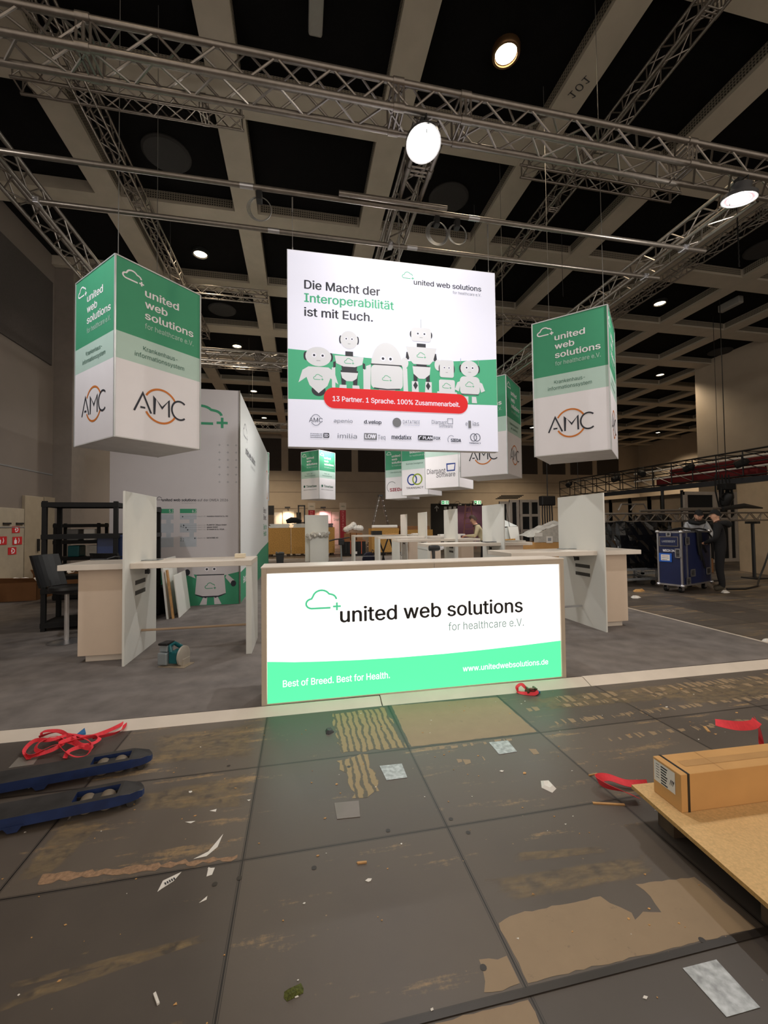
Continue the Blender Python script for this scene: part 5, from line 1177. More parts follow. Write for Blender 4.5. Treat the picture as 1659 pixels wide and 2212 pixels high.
# ---------------------------------------------------------------- background between the stands
def crate(label, pxa, pxb, Y, ztop, depth=1.0):
    a, b_ = ay(pxa, 1160, Y).x, ay(pxb, 1160, Y).x; t = thing('wooden_crate', label, 'crate', (a, Y, 0), 0, 'strand board crates at the back'); w = b_ - a
    MB().box(0, w, 0, depth, .12, ztop).build('body', M_OSB, t)
    b = MB()
    for x in (.05, w / 2 - .08, w - .2): b.box(x, x + .15, .02, depth - .02, 0, .12)
    b.build('skid', mat('dark skid', rgb(60, 44, 28), .8), t)
    return a, w
A = [crate('strand board crate right beside the far edge of the white cabin', 578, 627.5, 21.8, 1.45), crate('second strand board crate, left of the white wrapped table', 629, 677, 21.8, 1.45), crate('strand board crate half hidden right behind the white wrapped table', 679, 723, 21.8, 1.45),
     crate('strand board crate under the aluminium ladder', 803, 862, 21.3, 1.36), crate('strand board crate behind the narrow table dividers', 865, 935, 21.5, 1.26)]
for i, ((a, w), m_, lb) in enumerate(zip(A, (M_FOAM, M_FOAM, M_DKGREY, M_PAPER, M_CARDD), ('stack of grey sheets on the crate beside the cabin', 'loose white sheets on the second crate', 'dark folded fabric on the crate behind the wrapped table', 'rolled white banner lying on the crate under the ladder', 'brown pieces lying on the crate behind the table dividers'))):
    b = MB(); z = (1.45, 1.45, 1.45, 1.36, 1.26)[i] + .001
    if i == 3: b.tube([(a + .05, 21.5, z + .09), (a + w - .05, 21.5, z + .09)], .085, 14)
    else:
        for k in range(4): o_ = random.uniform(0, .12); b.box(a + .03 + o_, a + w - .1 + o_ * .5, 21.85, 22.5, z + .05 * k, z + .05 * k + .046)
    tag(b.build('sheet_stack' if i != 3 else 'banner_roll', m_), lb, 'sheets')
q = ay(640, 1131, 21.9); b = MB(); b.tube([(q.x - .5, 22.0, 1.76), (q.x - .25, 22.0, 1.84), (q.x, 22.05, 1.83), (q.x + .25, 22.1, 1.76)], [.1, .16, .15, .08], 10); tag(b.build('jacket_heap', M_CLOTH, smooth=True), 'dark heap of clothes on the crates left of the wrapped table', 'clothes')

t = thing('wrapped_table', 'white table parts wrapped together with film, standing alone left of centre', 'table', (ay(659, 1160, 17.7).x, 17.5, PZ))
w1 = ay(710, 1160, 17.7).x - ay(659, 1160, 17.7).x
MB().box(0, w1, .3, .34, 0, 1.95).build('back_board', M_WHITE, t, bevel=.003)
x0 = ay(669.5, 1180, 17.5).x - ay(659, 1160, 17.7).x; x1 = ay(708.5, 1180, 17.5).x - ay(659, 1160, 17.7).x
MB().box(x0, x1, 0, .04, 0, 1.12).build('front_board', M_WHITE, t, bevel=.003); MB().box(x0 + .04, x1 - .04, .04, .3, .02, 1.05).build('table_body', M_WHITE, t)
b = MB(); n = 22; pts = [(x0 - .12 + (x1 - x0 + .16) * i / (n - 1), -.05 + .03 * math.sin(i * 2.1), 1.12 + .09 * math.sin(i * 1.3) - (.08 if i < 5 else 0)) for i in range(n)]; b.tube(pts, [.07 + .035 * math.sin(i * 2.7) for i in range(n)], 8); b.build('film_bundle', M_WRAPC, t)

def A_ladder(label, px, py_top, Y, pxl, pxr, py_b, rungs, m, name='step_ladder'):
    tp = ay(px, py_top, Y); s = (py_b - py_top)
    zb = 0.0; k = (tp.z) / (tp.z - ay(px, py_b, Y).z)
    xl = tp.x + (ay(pxl, py_b, Y).x - tp.x) * k; xr = tp.x + (ay(pxr, py_b, Y).x - tp.x) * k
    t = thing(name, label, 'ladder', (tp.x, Y, 0), 0)
    for sd, xe in ((-1, xl - tp.x), (1, xr - tp.x)):
        for yy in (-.22, .22): MB().tube([(sd * .06, yy * .7, tp.z), (xe, yy, .02)], .03, 6).build('rail', m, t)
        for i in range(1, rungs):
            f = i / rungs; x = sd * .06 + (xe - sd * .06) * f; MB().tube([(x, -.22, tp.z + (.02 - tp.z) * f), (x, .22, tp.z + (.02 - tp.z) * f)], .026, 6).build('rung', M_STEEL if m is M_ALU else m, t)
    MB().box(-.12, .12, -.2, .2, tp.z - .04, tp.z + .05).build('top_hinge', M_DKGREY, t)
A_ladder('tall aluminium folding ladder in the middle of the background', 821.5, 1071, 23.5, 805, 838, 1140, 11, M_ALU)
t = thing('wooden_ladder', 'reddish wooden step ladder standing before the purple doorway', 'ladder', (ay(1012, 1130, 24).x, 24, 0)); wl_ = mat('reddish ladder wood', rgb(172, 120, 104), .6)
for s_ in (-1, 1): MB().tube([(s_ * .17, 0, 2.72), (s_ * .42, -.1, .0)], .035, 6).build('rail', wl_, t)
for i in range(8): f = .05 + i * .125; MB().box(-(.17 + .25 * f), .17 + .25 * f, -.1 * f - .05, -.1 * f + .05, 2.72 * (1 - f) - .02, 2.72 * (1 - f) + .02).build('rung', wl_, t)

# back wall doorways, banners and signs
def bx_px(pxa, pya, pxb, pyb, Y): a, c = ay(pxa, pya, Y), ay(pxb, pyb, Y); return a.x, c.x, min(a.z, c.z), max(a.z, c.z)
x0, x1, z0, z1 = bx_px(931, 1088, 1044, 1176, YB - .05)
d4 = struct(MB().box(x0, x1, YB - .06, YB + .01, 0, z1).build('door_4', M_BLACKM))
xa, xb, _, _ = bx_px(988, 1088, 1043, 1176, YB - .08)
MB().box(xa, xb, YB - .09, YB - .05, 0, z1 - .2).build('purple_lit_wall', mat('purple lit wall', rgb(84, 52, 80), .7), d4)  # purple light in the doorway is put into this panel's colour
xa2 = ay(938, 1130, YB - .1).x; g = G((0, YB - .07, 0), (1, 0, 0), (0, 0, 1)); g.stroke('arrow', P_GREY, [(xa2 + .25, z1 - .65), (xa2 + .25, z1 - .2)], .06); g.stroke('arrow', P_GREY, [(xa2 + .08, z1 - .4), (xa2 + .25, z1 - .2), (xa2 + .42, z1 - .4)], .06); [g.rect('pictogram#%d' % k, P_GREY, xa2 + .9 + .42 * k, z1 - .5, xa2 + 1.15 + .42 * k, z1 - .25) for k in range(4)]
for part, (bb, ms) in g.d.items(): bb.build(part.split('#')[0], ms, d4)
E_EXIT = mat('exit sign white', rgb(225, 240, 228), .5, emit=.8, var=0); E_EXITG = mat('exit sign green', rgb(60, 180, 110), .5, emit=.7, var=0)
for px, lb in ((961, 'lit green and white exit sign at the left end of the dark doorway'), (1031, 'lit green and white exit sign over the purple lit wall')):
    q = ay(px, 1085.5, YB - .15); t = thing('exit_sign', lb, 'sign', (q.x, YB - .2, q.z), 0, 'exit signs')
    MB().box(-.34, .34, 0, .14, -.17, .17).build('housing', M_PAPER, t)
    g = G((0, -.002, 0), (1, 0, 0), (0, 0, 1)); g.rect('pictogram', E_EXIT, -.33, -.16, .33, .16); g.layer(); g.rect('pictogram', E_EXITG, -.3, -.13, -.06, .13); g.rect('pictogram', E_EXITG, .06, -.13, .3, .13); g.layer(); g.stroke('pictogram', E_EXIT, [(-.24, 0), (-.12, 0)], .05); g.rect('pictogram', E_EXIT, .14, -.1, .22, .1)
    for part, (bb, ms) in g.d.items(): bb.build(part, ms, t)
for px, lb in ((994, 'left small warm spotlight above the purple lit wall'), (1027, 'right small warm spotlight above the purple lit wall')):
    q = ay(px, 1090, YB - 1.0); t = thing('wall_spotlight', lb, 'lamp', (q.x, YB - 1.0, q.z), 0, 'warm spotlights above the purple lit wall')
    MB().lathe([(.05, .12), (.12, .0), (.12, -.02)], 16).build('shade', M_DKGREY, t); MB().lathe([(.001, -.01), (.13, -.01)], 16).build('bulb', E_WARM, t); MB().tube([(0, 0, .1), (0, .4, .3), (0, .95, .3)], .02, 6).build('arm', M_DKGREY, t)
    lamp('wall_spotlight_beam', (q.x, YB - 1.0, q.z - .1), 60, (1, .78, .52), .1, 140, .8)
for px, py, lb in ((621, 1098, 'warm wall washer lamp over the pale doors at far left back'), (698, 1098, 'wall washer lamp over the pinkish door at the back')):
    q = ay(px, py, YB - .5); t = thing('wall_washer', lb, 'lamp', (q.x, YB - .5, q.z), 0, 'wall washers at the back')
    MB().box(-.2, .2, -.1, .1, 0, .12).build('housing', M_DKGREY, t); MB().box(-.03, .03, .1, .5, .03, .08).build('arm', M_DKGREY, t); lamp('wall_washer_beam', (q.x, YB - .55, q.z - .06), 260, (1, .74, .48) if px < 650 else (1, .62, .58), .15, 150, .7)
for i, (pxa, pxb, pyt, m_, nm) in enumerate(((590, 609, 1107, M_PAPER, 'door_5'), (611, 636, 1103, M_WALLW, 'door_6'), (640, 650, 1107, M_BLACKM, 'door_7'), (690, 716, 1104, mat('pinkish door', rgb(216, 176, 176), .6), 'door_8'), (717, 733, 1106, mat('pale pink door', rgb(214, 186, 182), .6), 'door_9'))):
    xa, xb, _, zt = bx_px(pxa, pyt, pxb, 1170, YB); d = struct(MB().box(xa, xb, YB - .05, YB + .01, 0, zt).build(nm, m_))
    if i == 4:
        g = G((xa, YB - .052, 0), (1, 0, 0), (0, 0, 1)); g.text('door_lettering', P_DGREEN, 'Smart', .12, .62, 1.9, .22)
        for part, (bb, ms) in g.d.items(): bb.build(part.split('#')[0], ms, d)
t = thing('door_frame_set', 'dark window frame with open sash by the pale doors at the back', 'frame', (ay(645, 1130, 30).x, 30, 0))
b = MB(); W3 = ay(656, 1130, 30).x - ay(643, 1130, 30).x
for x in (0, W3): b.box(x - .05, x + .05, -.05, .05, 0, 2.95)
for z in (.6, 1.4, 1.75, 2.95): b.box(-.05, W3 + .05, -.05, .05, z - .05, z + .05)
b.build('frame', M_DKGREY, t)
for i, (pxa, pxb, lb) in enumerate(((666, 680.5, 'red vertical banner with white head plate mostly hidden behind the wrapped table'), (734.5, 747.5, 'red vertical banner with white lettering right of the pinkish doors'))):
    xa, xb, zb, zt = bx_px(pxa, 1102, pxb, 1163, YB - 2.2); t = thing('banner', lb, 'banner', (xa, YB - 2.2, 0), 0, 'red vertical banners'); w = xb - xa
    MB().box(0, w, 0, .06, .1, zt).build('cloth', mat('banner red', rgb(150, 28, 44), .6), t); zt2 = ay(pxa, 1086, YB - 2.2).z
    MB().box(-.03, w + .03, -.01, .07, zt, zt2).build('head_plate', mat('grey plate', rgb(170, 160, 150), .6), t); MB().box(0, w, .0, .06, 0, .1).build('foot', M_DKGREY, t)
    g = G((0, -.003, 0), (0, 0, 1), (-1, 0, 0)); g.text('lettering', mat('banner lettering', rgb(224, 150, 156), .6), 'OVER SCHÜTZ', 1.1, 1.1 + 1.55, -w * .68, w * .36)
    g2 = G((0, -.012, 0), (1, 0, 0), (0, 0, 1)); g2.text('lettering', P_DGREEN, 'DMEA', w * .2, w * .8, (zt + zt2) / 2 - .04, .09)
    for g3 in (g, g2):
        for part, (bb, ms) in g3.d.items(): bb.build(part.split('#')[0], ms, t)
q = ay(583, 1100, YB - 1); t = thing('info_pillar', 'dark info pillar at the back just right of the cabin edge', 'pillar', (q.x - .35, YB - 1, 0)); MB().box(-.3, .65, 0, .3, 0, 2.4).build('body', mat('brown pillar', rgb(92, 80, 70), .6), t); MB().box(-.3, .65, -.01, .31, 2.4, 3.1).build('screen', M_BLACK, t)

# pallet of black boxes, cartons and bag
q = ay(740, 1196, 20.9); Xa = ay(740, 1180, 20.9).x; Xb = ay(790, 1180, 20.9).x
t = thing('pallet_box', 'black pallet box with orange straps in the background left of the trestles', 'pallet box', (Xa, 20.9, 0)); w = Xb - Xa
MB().box(0, w, 0, .9, 0, .72).build('body', M_BLACKM, t, bevel=.02)
b = MB()
for k in range(6): b.box(w * .12 + k * w * .14, w * .12 + k * w * .14 + .06, -.02, 0, .15, .66)
b.build('ribs', M_BLACK, t); b = MB()
for x in (.33, .8): b.box(w * x, w * x + .03, -.025, .92, .1, .74)
b.build('orange_strap', mat('orange strap', rgb(196, 92, 60), .7), t); MB().box(0, w, -.01, .91, .72, .78).build('lid', mat('orange brown lid', rgb(150, 98, 62), .7), t)
MB().box(w * .5, w * .62, -.03, -.01, .1, .22).build('paper_label', M_PAPER, t)
for i, (f0, f1, h) in enumerate(((.12, .34, .34), (.36, .60, .38), (.63, .88, .36))): tag(MB().box(Xa + w * f0, Xa + w * f1, 21.0, 21.5, .782, .782 + h).build('carton', M_CARDD, bevel=.01), ('left', 'middle', 'right')[i] + ' small carton standing on the black pallet box', 'box', 'cartons on the pallet box')
b = MB()
for k in range(7): b.lathe([(.001, -.16), (.13, -.1), (.17, 0), (.12, .12), (.001, .17)], 8, c=(Xa + w * (.2 + .1 * k) + random.uniform(-.05, .05), 21.25, 1.30 + random.uniform(-.02, .12) + (.16 if 2 <= k <= 3 else 0)))
tag(b.build('film_heap', M_PAPER), 'heap of crumpled white film on the cartons of the pallet box', 'film')
q = ay(612, 1200, 16.2); t = thing('waste_bin', 'dark grey bin with scraps on the platform near the cabin', 'bin', (-.75, 16.6, PZ)); MB().lathe([(.17, 0), (.21, .42), (.23, .43), (.23, .46), (.20, .46), (.16, .05)], 4, M=Matrix.Rotation(PI / 4, 4, 'Z')).build('body', M_DKGREY, t)
b = MB()
for k in range(5): b.box(-.16 + .06 * k, -.1 + .06 * k, -.1, .1, .42, .47 + random.uniform(0, .05))
b.build('scraps', M_GREY, t)
q = ay(735, 1170, 17.5); t = thing('stand_pole', 'folding stand with black handlebar and grey pole on the platform', 'stand', (q.x + .02, 17.2, PZ))
MB().tube([(0, 0, 0), (-.03, 0, .9)], .035, 10).build('pole', mat('grey pole', rgb(150, 156, 156), .4, metal=.3), t, smooth=True); MB().tube([(-.5, 0, .87), (-.25, 0, .93), (0, 0, .95), (.25, 0, .99), (.34, 0, 1.0)], .028, 8).build('handlebar', M_BLACK, t, smooth=True); MB().box(-.12, .12, -.06, .06, .7, .92).build('clamp_head', M_BLACK, t, bevel=.02); MB().lathe([(.001, 0), (.16, 0), (.14, .03), (.001, .04)], 16).build('foot', M_DKGREY, t)
q = ay(798, 1200, 16.6); t = thing('backpack', 'dark blue backpack on the carpet left of the trestle legs', 'bag', (q.x, 16.8, PZ)); MB().lathe([(.001, 0), (.24, .01), (.27, .12), (.23, .28), (.12, .38), (.001, .40)], 14).build('body', mat('dark blue cloth', rgb(34, 36, 56), .85, var=.2), t, smooth=True); MB().tube([(.1, -.1, .36), (.16, -.05, .5), (.22, 0, .44), (.2, .05, .3)], .015, 6).build('strap', M_BLACK, t)
for i, (pxa, pxb) in enumerate(((817, 838), (842, 858))):
    a, c_ = ay(pxa, 1160, 14.6), ay(pxb, 1160, 14.6); t = thing('trestle', ('left', 'right')[i] + ' black folding trestle before the far white tables', 'trestle', ((a.x + c_.x) / 2 + .06 * i, 14.6 + .3 * i, PZ), 0, 'black folding trestles'); h = a.z - PZ; w = (c_.x - a.x) / 2
    MB().box(-w - .12, w + .12, -.03, .03, h - .05, h).build('top_bar', M_BLACK, t)
    for s_ in (-1, 1): MB().tube([(s_ * w, -.03 * s_, h - .04), (-s_ * w * .15, -.03 * s_, h * .45), (s_ * w * .45, -.03 * s_, 0)], .028, 8).build('leg', M_BLACK, t)
    MB().box(-.07, .07, -.06, .06, h * .40, h * .48).build('joint', M_BLACK, t)

# drill on an inner ledge of the counter
t = thing('counter_ledge', 'low white work ledge close behind the glowing counter', 'shelf', (1.2, 4.06, PZ)); MB().box(0, .9, 0, .4, 1.0, 1.03).build('board', M_WHITE, t); MB().box(.02, .05, 0, .38, 0, 1.0).box(.85, .88, 0, .38, 0, 1.0).build('support', M_WHITE, t)
q = ay(938, 1205, 4.25); t = thing('cordless_drill', 'black cordless drill standing behind the glowing counter', 'power tool', (q.x, 4.25, PZ + 1.031))
z0 = ay(940, 1184, 4.25).z - PZ - 1.031
MB().box(-.03, .05, -.035, .035, 0, .05).build('battery', M_BLACK, t, bevel=.008); MB().tube([(.0, 0, .05), (-.005, 0, .09), (-.01, 0, z0)], [.018, .016, .02], 10).build('grip', M_DKGREY, t, smooth=True)
R = Matrix.Translation((0, 0, z0)) @ Matrix.Rotation(PI / 2, 4, 'Y'); MB().lathe([(.001, -.06), (.028, -.055), (.033, -.02), (.030, .04), (.024, .06)], 16, M=R).build('motor_body', M_BLACK, t, smooth=True); MB().lathe([(.020, .06), (.022, .08), (.014, .105), (.004, .11)], 14, M=R).build('chuck', M_STEEL, t, smooth=True)

# ---------------------------------------------------------------- right background
def X_at(px, Y): return ay(px, 1130, Y).x
# wrapped pallets and boards behind the second right table
t = thing('wrapped_pallet', 'film wrapped pallet of brown cartons with white foam sheets, left of the nearest right divider', 'pallet load', (X_at(1152, 10.3), 10.3, 0)); w = X_at(1232, 10.3) - X_at(1152, 10.3)
MB().box(0, w, 0, .8, .12, 1.02).build('cartons', M_CARD, t, bevel=.01); b = MB(); b.box(-.01, w + .01, -.01, .81, .0, .12); b.build('pallet_base', M_WOOD, t)
b = MB(); n = 10; b.add([(w * i / 9 * 1.02, .8 * j / 3, 1.18 + .42 * (i / 9) ** .7 + random.uniform(-.03, .03)) for i in range(n) for j in range(4)], [(i * 4 + j, (i + 1) * 4 + j, (i + 1) * 4 + j + 1, i * 4 + j + 1) for i in range(n - 1) for j in range(3)])
b.add([p for i in range(n) for p in ((w * i / 9 * 1.02, -.012, 1.02), (w * i / 9 * 1.02, -.012, 1.18 + .42 * (i / 9) ** .7))], [(2 * i, 2 * i + 2, 2 * i + 3, 2 * i + 1) for i in range(n - 1)]); b.build('foam_cover', M_WRAPC, t)
g = G((0, -.03, 0), (1, 0, 0), (0, 0, 1)); g.rect('delivery_note', M_PAPER, w * .32, 1.0, w * .49, 1.18); g.layer(); g.rect('note_print', P_GREY, w * .36, 1.05, w * .45, 1.14); g.rect('folded_paper', M_PAPER, w * .02, 1.18, w * .22, 1.28)
for part, (bb, ms) in g.d.items(): bb.build(part, ms, t)
t = thing('board_stand', 'stand of strand board, grey and white boards right of the second divider', 'boards', (X_at(1093, 10.6), 10.6, 0)); w = X_at(1150, 10.6) - X_at(1093, 10.6)
MB().box(0, w * .95, .5, .9, 0, .62).build('grey_base', M_DKGREY, t); b = MB(); b.prism([(.05, .45, .62), (w * .72, .45, .62), (w * .75, .6, 1.1), (.12, .6, 1.08)], (0, .03, 0)); b.build('strand_board', M_OSB, t)
MB().prism([(.05, .44, .7), (.2, .44, .7), (.22, .5, 1.02), (.08, .5, 1.02)], (0, -.01, 0)).build('white_sheet', M_PAPER, t); MB().prism([(w * .62, .5, .62), (w * .92, .5, .62), (w * .95, .72, 1.45), (w * .55, .72, 1.45)], (0, .04, 0)).build('white_board', M_WHITE, t); MB().prism([(w * .3, .66, .6), (w * .6, .66, .6), (w * .62, .8, 1.42), (w * .3, .8, 1.42)], (0, .04, 0)).build('pale_board', M_FOAM, t)
MB().prism([(w * .55, .9, 1.45), (w * .9, .7, 1.46), (w * .94, .95, 1.5), (w * .6, 1.1, 1.66)], (0, .02, .02)).build('foam_sheet', M_FOAM, t); MB().tube([(w * .4, .4, 1.45), (w * .38, .5, 1.8), (w * .34, .5, 2.02)], .008, 5).build('cable', M_BLACK, t)
# window frames standing behind
def frame_unit(label, pxa, pxb, Y, z1, bars, hbars, m=None, z0=0.02, name='window_frame', cat='frame', group='stacked window frames', fill=None):
    a, c_ = X_at(pxa, Y), X_at(pxb, Y); w = c_ - a; t = thing(name, label, cat, (a, Y, 0), 0, group); m = m or mat('pale frame profile', rgb(170, 160, 150), .5); b = MB(); r = .06
    b.box(0, w, 0, .08, z0, z0 + 2 * r); b.box(0, w, 0, .08, z1 - 2 * r, z1)
    for f in (0,) + bars + (1,): x = f * (w - 2 * r); b.box(x, x + 2 * r, -.005, .085, z0, z1)
    for z in hbars: b.box(0, w, -.004, .084, z - r, z + r)
    b.build('profile', m, t)
    MB().box(.02, w - .02, .03, .05, z0, z1 - .02).build('panel', fill or M_BLACKM, t); return t
frame_unit('dark window frame with cross bars standing behind the white boards', 1124, 1168, 17.5, 2.62, (.52,), (1.9, 1.2)); frame_unit('narrow dark window frame left of the cross barred one', 1102, 1122, 17.5, 2.62, (), (1.2,)); frame_unit('leftmost dark window frame behind the second divider', 1080, 1100, 17.6, 2.55, (), (1.6,))
t = thing('pipe_bundle', 'dark bundle of rods lying on top of the window frames', 'rods', (X_at(1072, 17.5), 17.5, 0)); b = MB()
for k in range(4): b.tube([(0 + .1 * k, .02 * k, 2.66 + .05 * k), (1.1 + .12 * k, .05 * k, 2.68 + .05 * k)], .022, 6)
b.build('rods', M_BLACK, t)
t = thing('chain_hoist', 'black chain hoist and cables hanging left of the nearest right divider', 'hoist', (X_at(1184, 16.5), 16.5, 0)); MB().box(-.35, .3, -.15, .15, 2.3, 2.72).build('motor', M_BLACK, t, bevel=.04); MB().tube([(.0, 0, 2.7), (0, 0, ZB + .24)], .02, 6).build('chain', M_BLACK, t); b = MB()
for k in range(5): b.tube([(-.25 + .11 * k, 0, 2.35), (-.27 + .12 * k, 0, 1.9), (-.22 + .1 * k, 0, .02)], .03, 6)
b.build('cables', M_BLACK, t)

# black lattice cage of the neighbouring stand, along the hall
XC, YC0, YC1 = 15.3, 8.0, 22.4
t = thing('lattice_truss', 'long black lattice truss cage of the neighbouring stand at right', 'truss', (XC, YC0, 0)); L_ = YC1 - YC0; zt, zb2 = 4.0, 3.12
for nm, dx, z in (('top_chord', 0, zt), ('top_chord', 1.0, zt), ('bottom_chord', 0, zb2), ('bottom_chord', 1.0, zb2), ('middle_chord', 0, 3.58), ('middle_chord', 1.0, 3.58)): MB().tube([(dx, 0, z), (dx, L_, z)], .035 if 'top' in nm else .022, 6).build(nm, M_BLACK, t)
for f, dx in enumerate((0, 1.0)):
    b = MB(); n = 15
    for k in range(n + 1): y = L_ * k / n; b.tube([(dx, y, zb2), (dx, y, zt)], .022, 5)
    for k in range(n): b.tube([(dx, L_ * k / n, 3.58), (dx, L_ * (k + 1) / n, zt)], .015, 5); b.tube([(dx, L_ * k / n, zb2), (dx, L_ * (k + 1) / n, 3.58)], .015, 5)
    if f == 0:
        for k in range(16):
            for z in (zb2, zt): b.tube([(0, L_ * k / 15, z), (1.0, L_ * k / 15, z)], .018, 5)
    b.build('lattice', M_BLACK, t)
for k in range(0):
    y = L_ * k / 15
    pass
MB().box(-.03, .03, 0, L_, 2.86, 3.06).build('fascia', mat('dark blue grey fascia', rgb(46, 48, 54), .7), t); MB().box(-.03, 1.03, L_ - .03, L_ + .03, 2.72, 3.06).build('end_fascia', M_BLACK, t)
for k, y in enumerate((0.4, 7.2, L_ - .1)):
    for dx in (0, 1.0): MB().tube([(dx, y, 0), (dx, y, 2.9)], .06, 8).build('column', M_BLACK, t)
for k, (py, lb) in enumerate((((1490, 1010), 'black stage lamp hanging in the lattice cage, nearest'), ((1604, 1000), 'black stage lamp in the lattice cage at the right edge'), ((1332, 1034), 'black stage lamp in the middle of the lattice cage'), ((1230, 1046), 'black stage lamp at the far end of the lattice cage'), ((1386, 1022), 'black stage lamp between the middle and the near one in the lattice cage'))):
    q = ax(py[0], py[1], XC - .12); lp = thing('stage_lamp', lb, 'lamp', (XC - .14, q.y, q.z), k * .7, 'black stage lamps in the lattice cage'); MB().lathe([(.08, -.22), (.13, -.2), (.14, .1), (.06, .2)], 12, M=Matrix.Rotation(PI / 2.6, 4, 'X')).build('body', M_BLACKM, lp); MB().tube([(-.16, 0, 0), (-.16, 0, .25), (.16, 0, .25), (.16, 0, 0)], .016, 5).build('yoke', M_BLACKM, lp)
t = thing('red_flag_cloth', 'dark red cloth roll with white stripes behind the lattice cage', 'cloth', (XC + .5, 11.6, 0)); MB().box(-.2, .25, 0, 4.2, 3.14, 3.42).build('lower_roll', mat('dark red cloth', rgb(104, 18, 22), .8, var=.1), t, bevel=.03); MB().box(-.1, .3, -.3, 3.6, 3.5, 3.78).build('upper_roll', mat('dark red cloth', rgb(104, 18, 22), .8), t, bevel=.03)
b = MB()
for z in (3.44, 3.8): b.tube([(-.22, -.4, z), (-.22, 5.4, z)], .035, 6)
b.build('white_pole', M_PAPER, t)

# panelled wall below the cage
t = thing('frame_wall', 'row of pale framed panels standing under the lattice cage', 'partition', (16.7, 11.5, 0)); fw = mat('brownish panel frame', rgb(112, 100, 86), .6)
edges = [ax(px, 1130, 16.7).y for px in (1484, 1432, 1404, 1362, 1320, 1296)]
for i in range(5):
    a, c_ = edges[i + 1], edges[i]
    if c_ < a: a, c_ = c_, a
    pt = MB().box(.02, .06, a - 11.5 + .1, c_ - 11.5 - .1, .25, 2.62).build('panel', M_PLY, t); b = MB()
    for y in (a, c_): b.box(-.02, .06, y - 11.5 - .1, y - 11.5 + .1, 0, 2.78)
    b.box(-.02, .06, a - 11.5, c_ - 11.5, 2.6, 2.78); b.box(-.02, .06, a - 11.5, c_ - 11.5, .1, .26); b.build('frame', fw, pt)
frame_unit('black monitor wall in a pale frame above the two men', 1481, 1548, 12.6, 2.62, (), (), name='screen_frame', cat='screen', group='dark framed screens'); frame_unit('second dark framed screen farther right behind the standing man', 1551, 1594, 12.8, 2.62, (.6,), (1.6,), name='screen_frame', cat='screen', group='dark framed screens')
t = thing('moving_head_lamp', 'dark stage lamp with cables hanging under the cage above the standing man', 'lamp', (X_at(1572, 11.0), 11.0, 0))
MB().box(-.2, .2, -.15, .15, 2.55, 2.75).tube([(-.2, 0, 2.6), (-.24, 0, 2.3), (-.14, 0, 2.2)], .035, 6).tube([(.2, 0, 2.6), (.24, 0, 2.3), (.14, 0, 2.2)], .035, 6).build('yoke', M_BLACKM, t, bevel=.02)
MB().lathe([(.09, -.25), (.15, -.2), (.16, .1), (.1, .22)], 14, c=(0, 0, 2.25), M=Matrix.Rotation(.5, 4, 'X')).build('head', M_BLACK, t, smooth=True)
MB().tube([(0, 0, 2.75), (0, 0, ZB + .24)], .012, 8).build('clamp', M_BLACKM, t)
b = MB()
for k in range(5): b.tube([(-.3 + .13 * k, .1, 3.05), (-.34 + .16 * k, .08, 2.5 - .1 * (k % 3)), (-.2 + .1 * k, .1, 2.0 - .12 * (k % 2)), (-.1 + .12 * k, .12, 2.6)], .022, 6)
b.build('cables', M_BLACKM, t, smooth=True)
t = thing('plywood_panel', 'big pale plywood wall panel at the right edge', 'board', (0, 0, 0)); p0, p1 = gz(1602, 1238), gz(1760, 1262); p0 = Vector((p0.x * 1.04, p0.y * 1.04, 0)); p1 = Vector((p1.x * 1.04, p1.y * 1.04, 0)); z1 = ay(1598, 1047, p0.y).z
b = MB(); b.prism([p0, p1, p1 + Vector((0, 0, z1)), p0 + Vector((0, 0, z1))], (.02, .06, 0)); b.build('panel', M_PLY, t)
# silver truss lying on stands
t = truss('truss', 'silver truss lying level on stands behind the flight case', (7.3, 9.02, 1.555), (12.35, 9.02, 1.555), s=.2, rc=.022, pitch=.42, joints=(2.3,))
for k, x in enumerate((10.4, 11.9)):
    s_ = thing('truss_stand', ('left', 'right')[k] + ' black stand under the lying silver truss', 'stand', (x, 9.02, 0), 0, 'stands under the lying truss'); MB().tube([(0, 0, .02), (0, 0, 1.46)], .04, 8).build('post', M_BLACK, s_); MB().box(-.2, .2, -.2, .2, 0, .03).build('foot', M_BLACK, s_); MB().box(-.06, .06, -.15, .15, 1.46, 1.525).build('fork_head', M_BLACK, s_)
t = thing('pipe_stack', 'thin poles lying on top of the silver truss near the two men', 'poles', (8.35, 9.02, 1.82))
b = MB().tube([(0, -.05, .0), (2.2, -.05, .02)], .03, 8); b.build('long_pole', M_ALU, t); b = MB().tube([(1.3, .06, .05), (3.0, .06, .06)], .03, 8); b.build('short_pole', M_ALU, t); MB().tube([(2.6, 0, .05), (3.3, 0, .12), (3.9, 0, .06)], [.05, .07, .02], 8).build('cable_bundle', M_BLACK, t)
b = MB(); b.tube([(7.75, 9.0, 1.83), (7.85, 9.0, 1.99), (8.5, 9.0, 1.99), (8.6, 9.0, 1.83)], .02, 6); b.tube([(8.1, 9.0, 1.83), (8.25, 9.0, 2.0), (8.3, 9.0, 2.0)], .02, 6); tag(b.build('bent_bar', M_ALU), 'bent bars standing on the silver truss left of the flight case', 'bars')

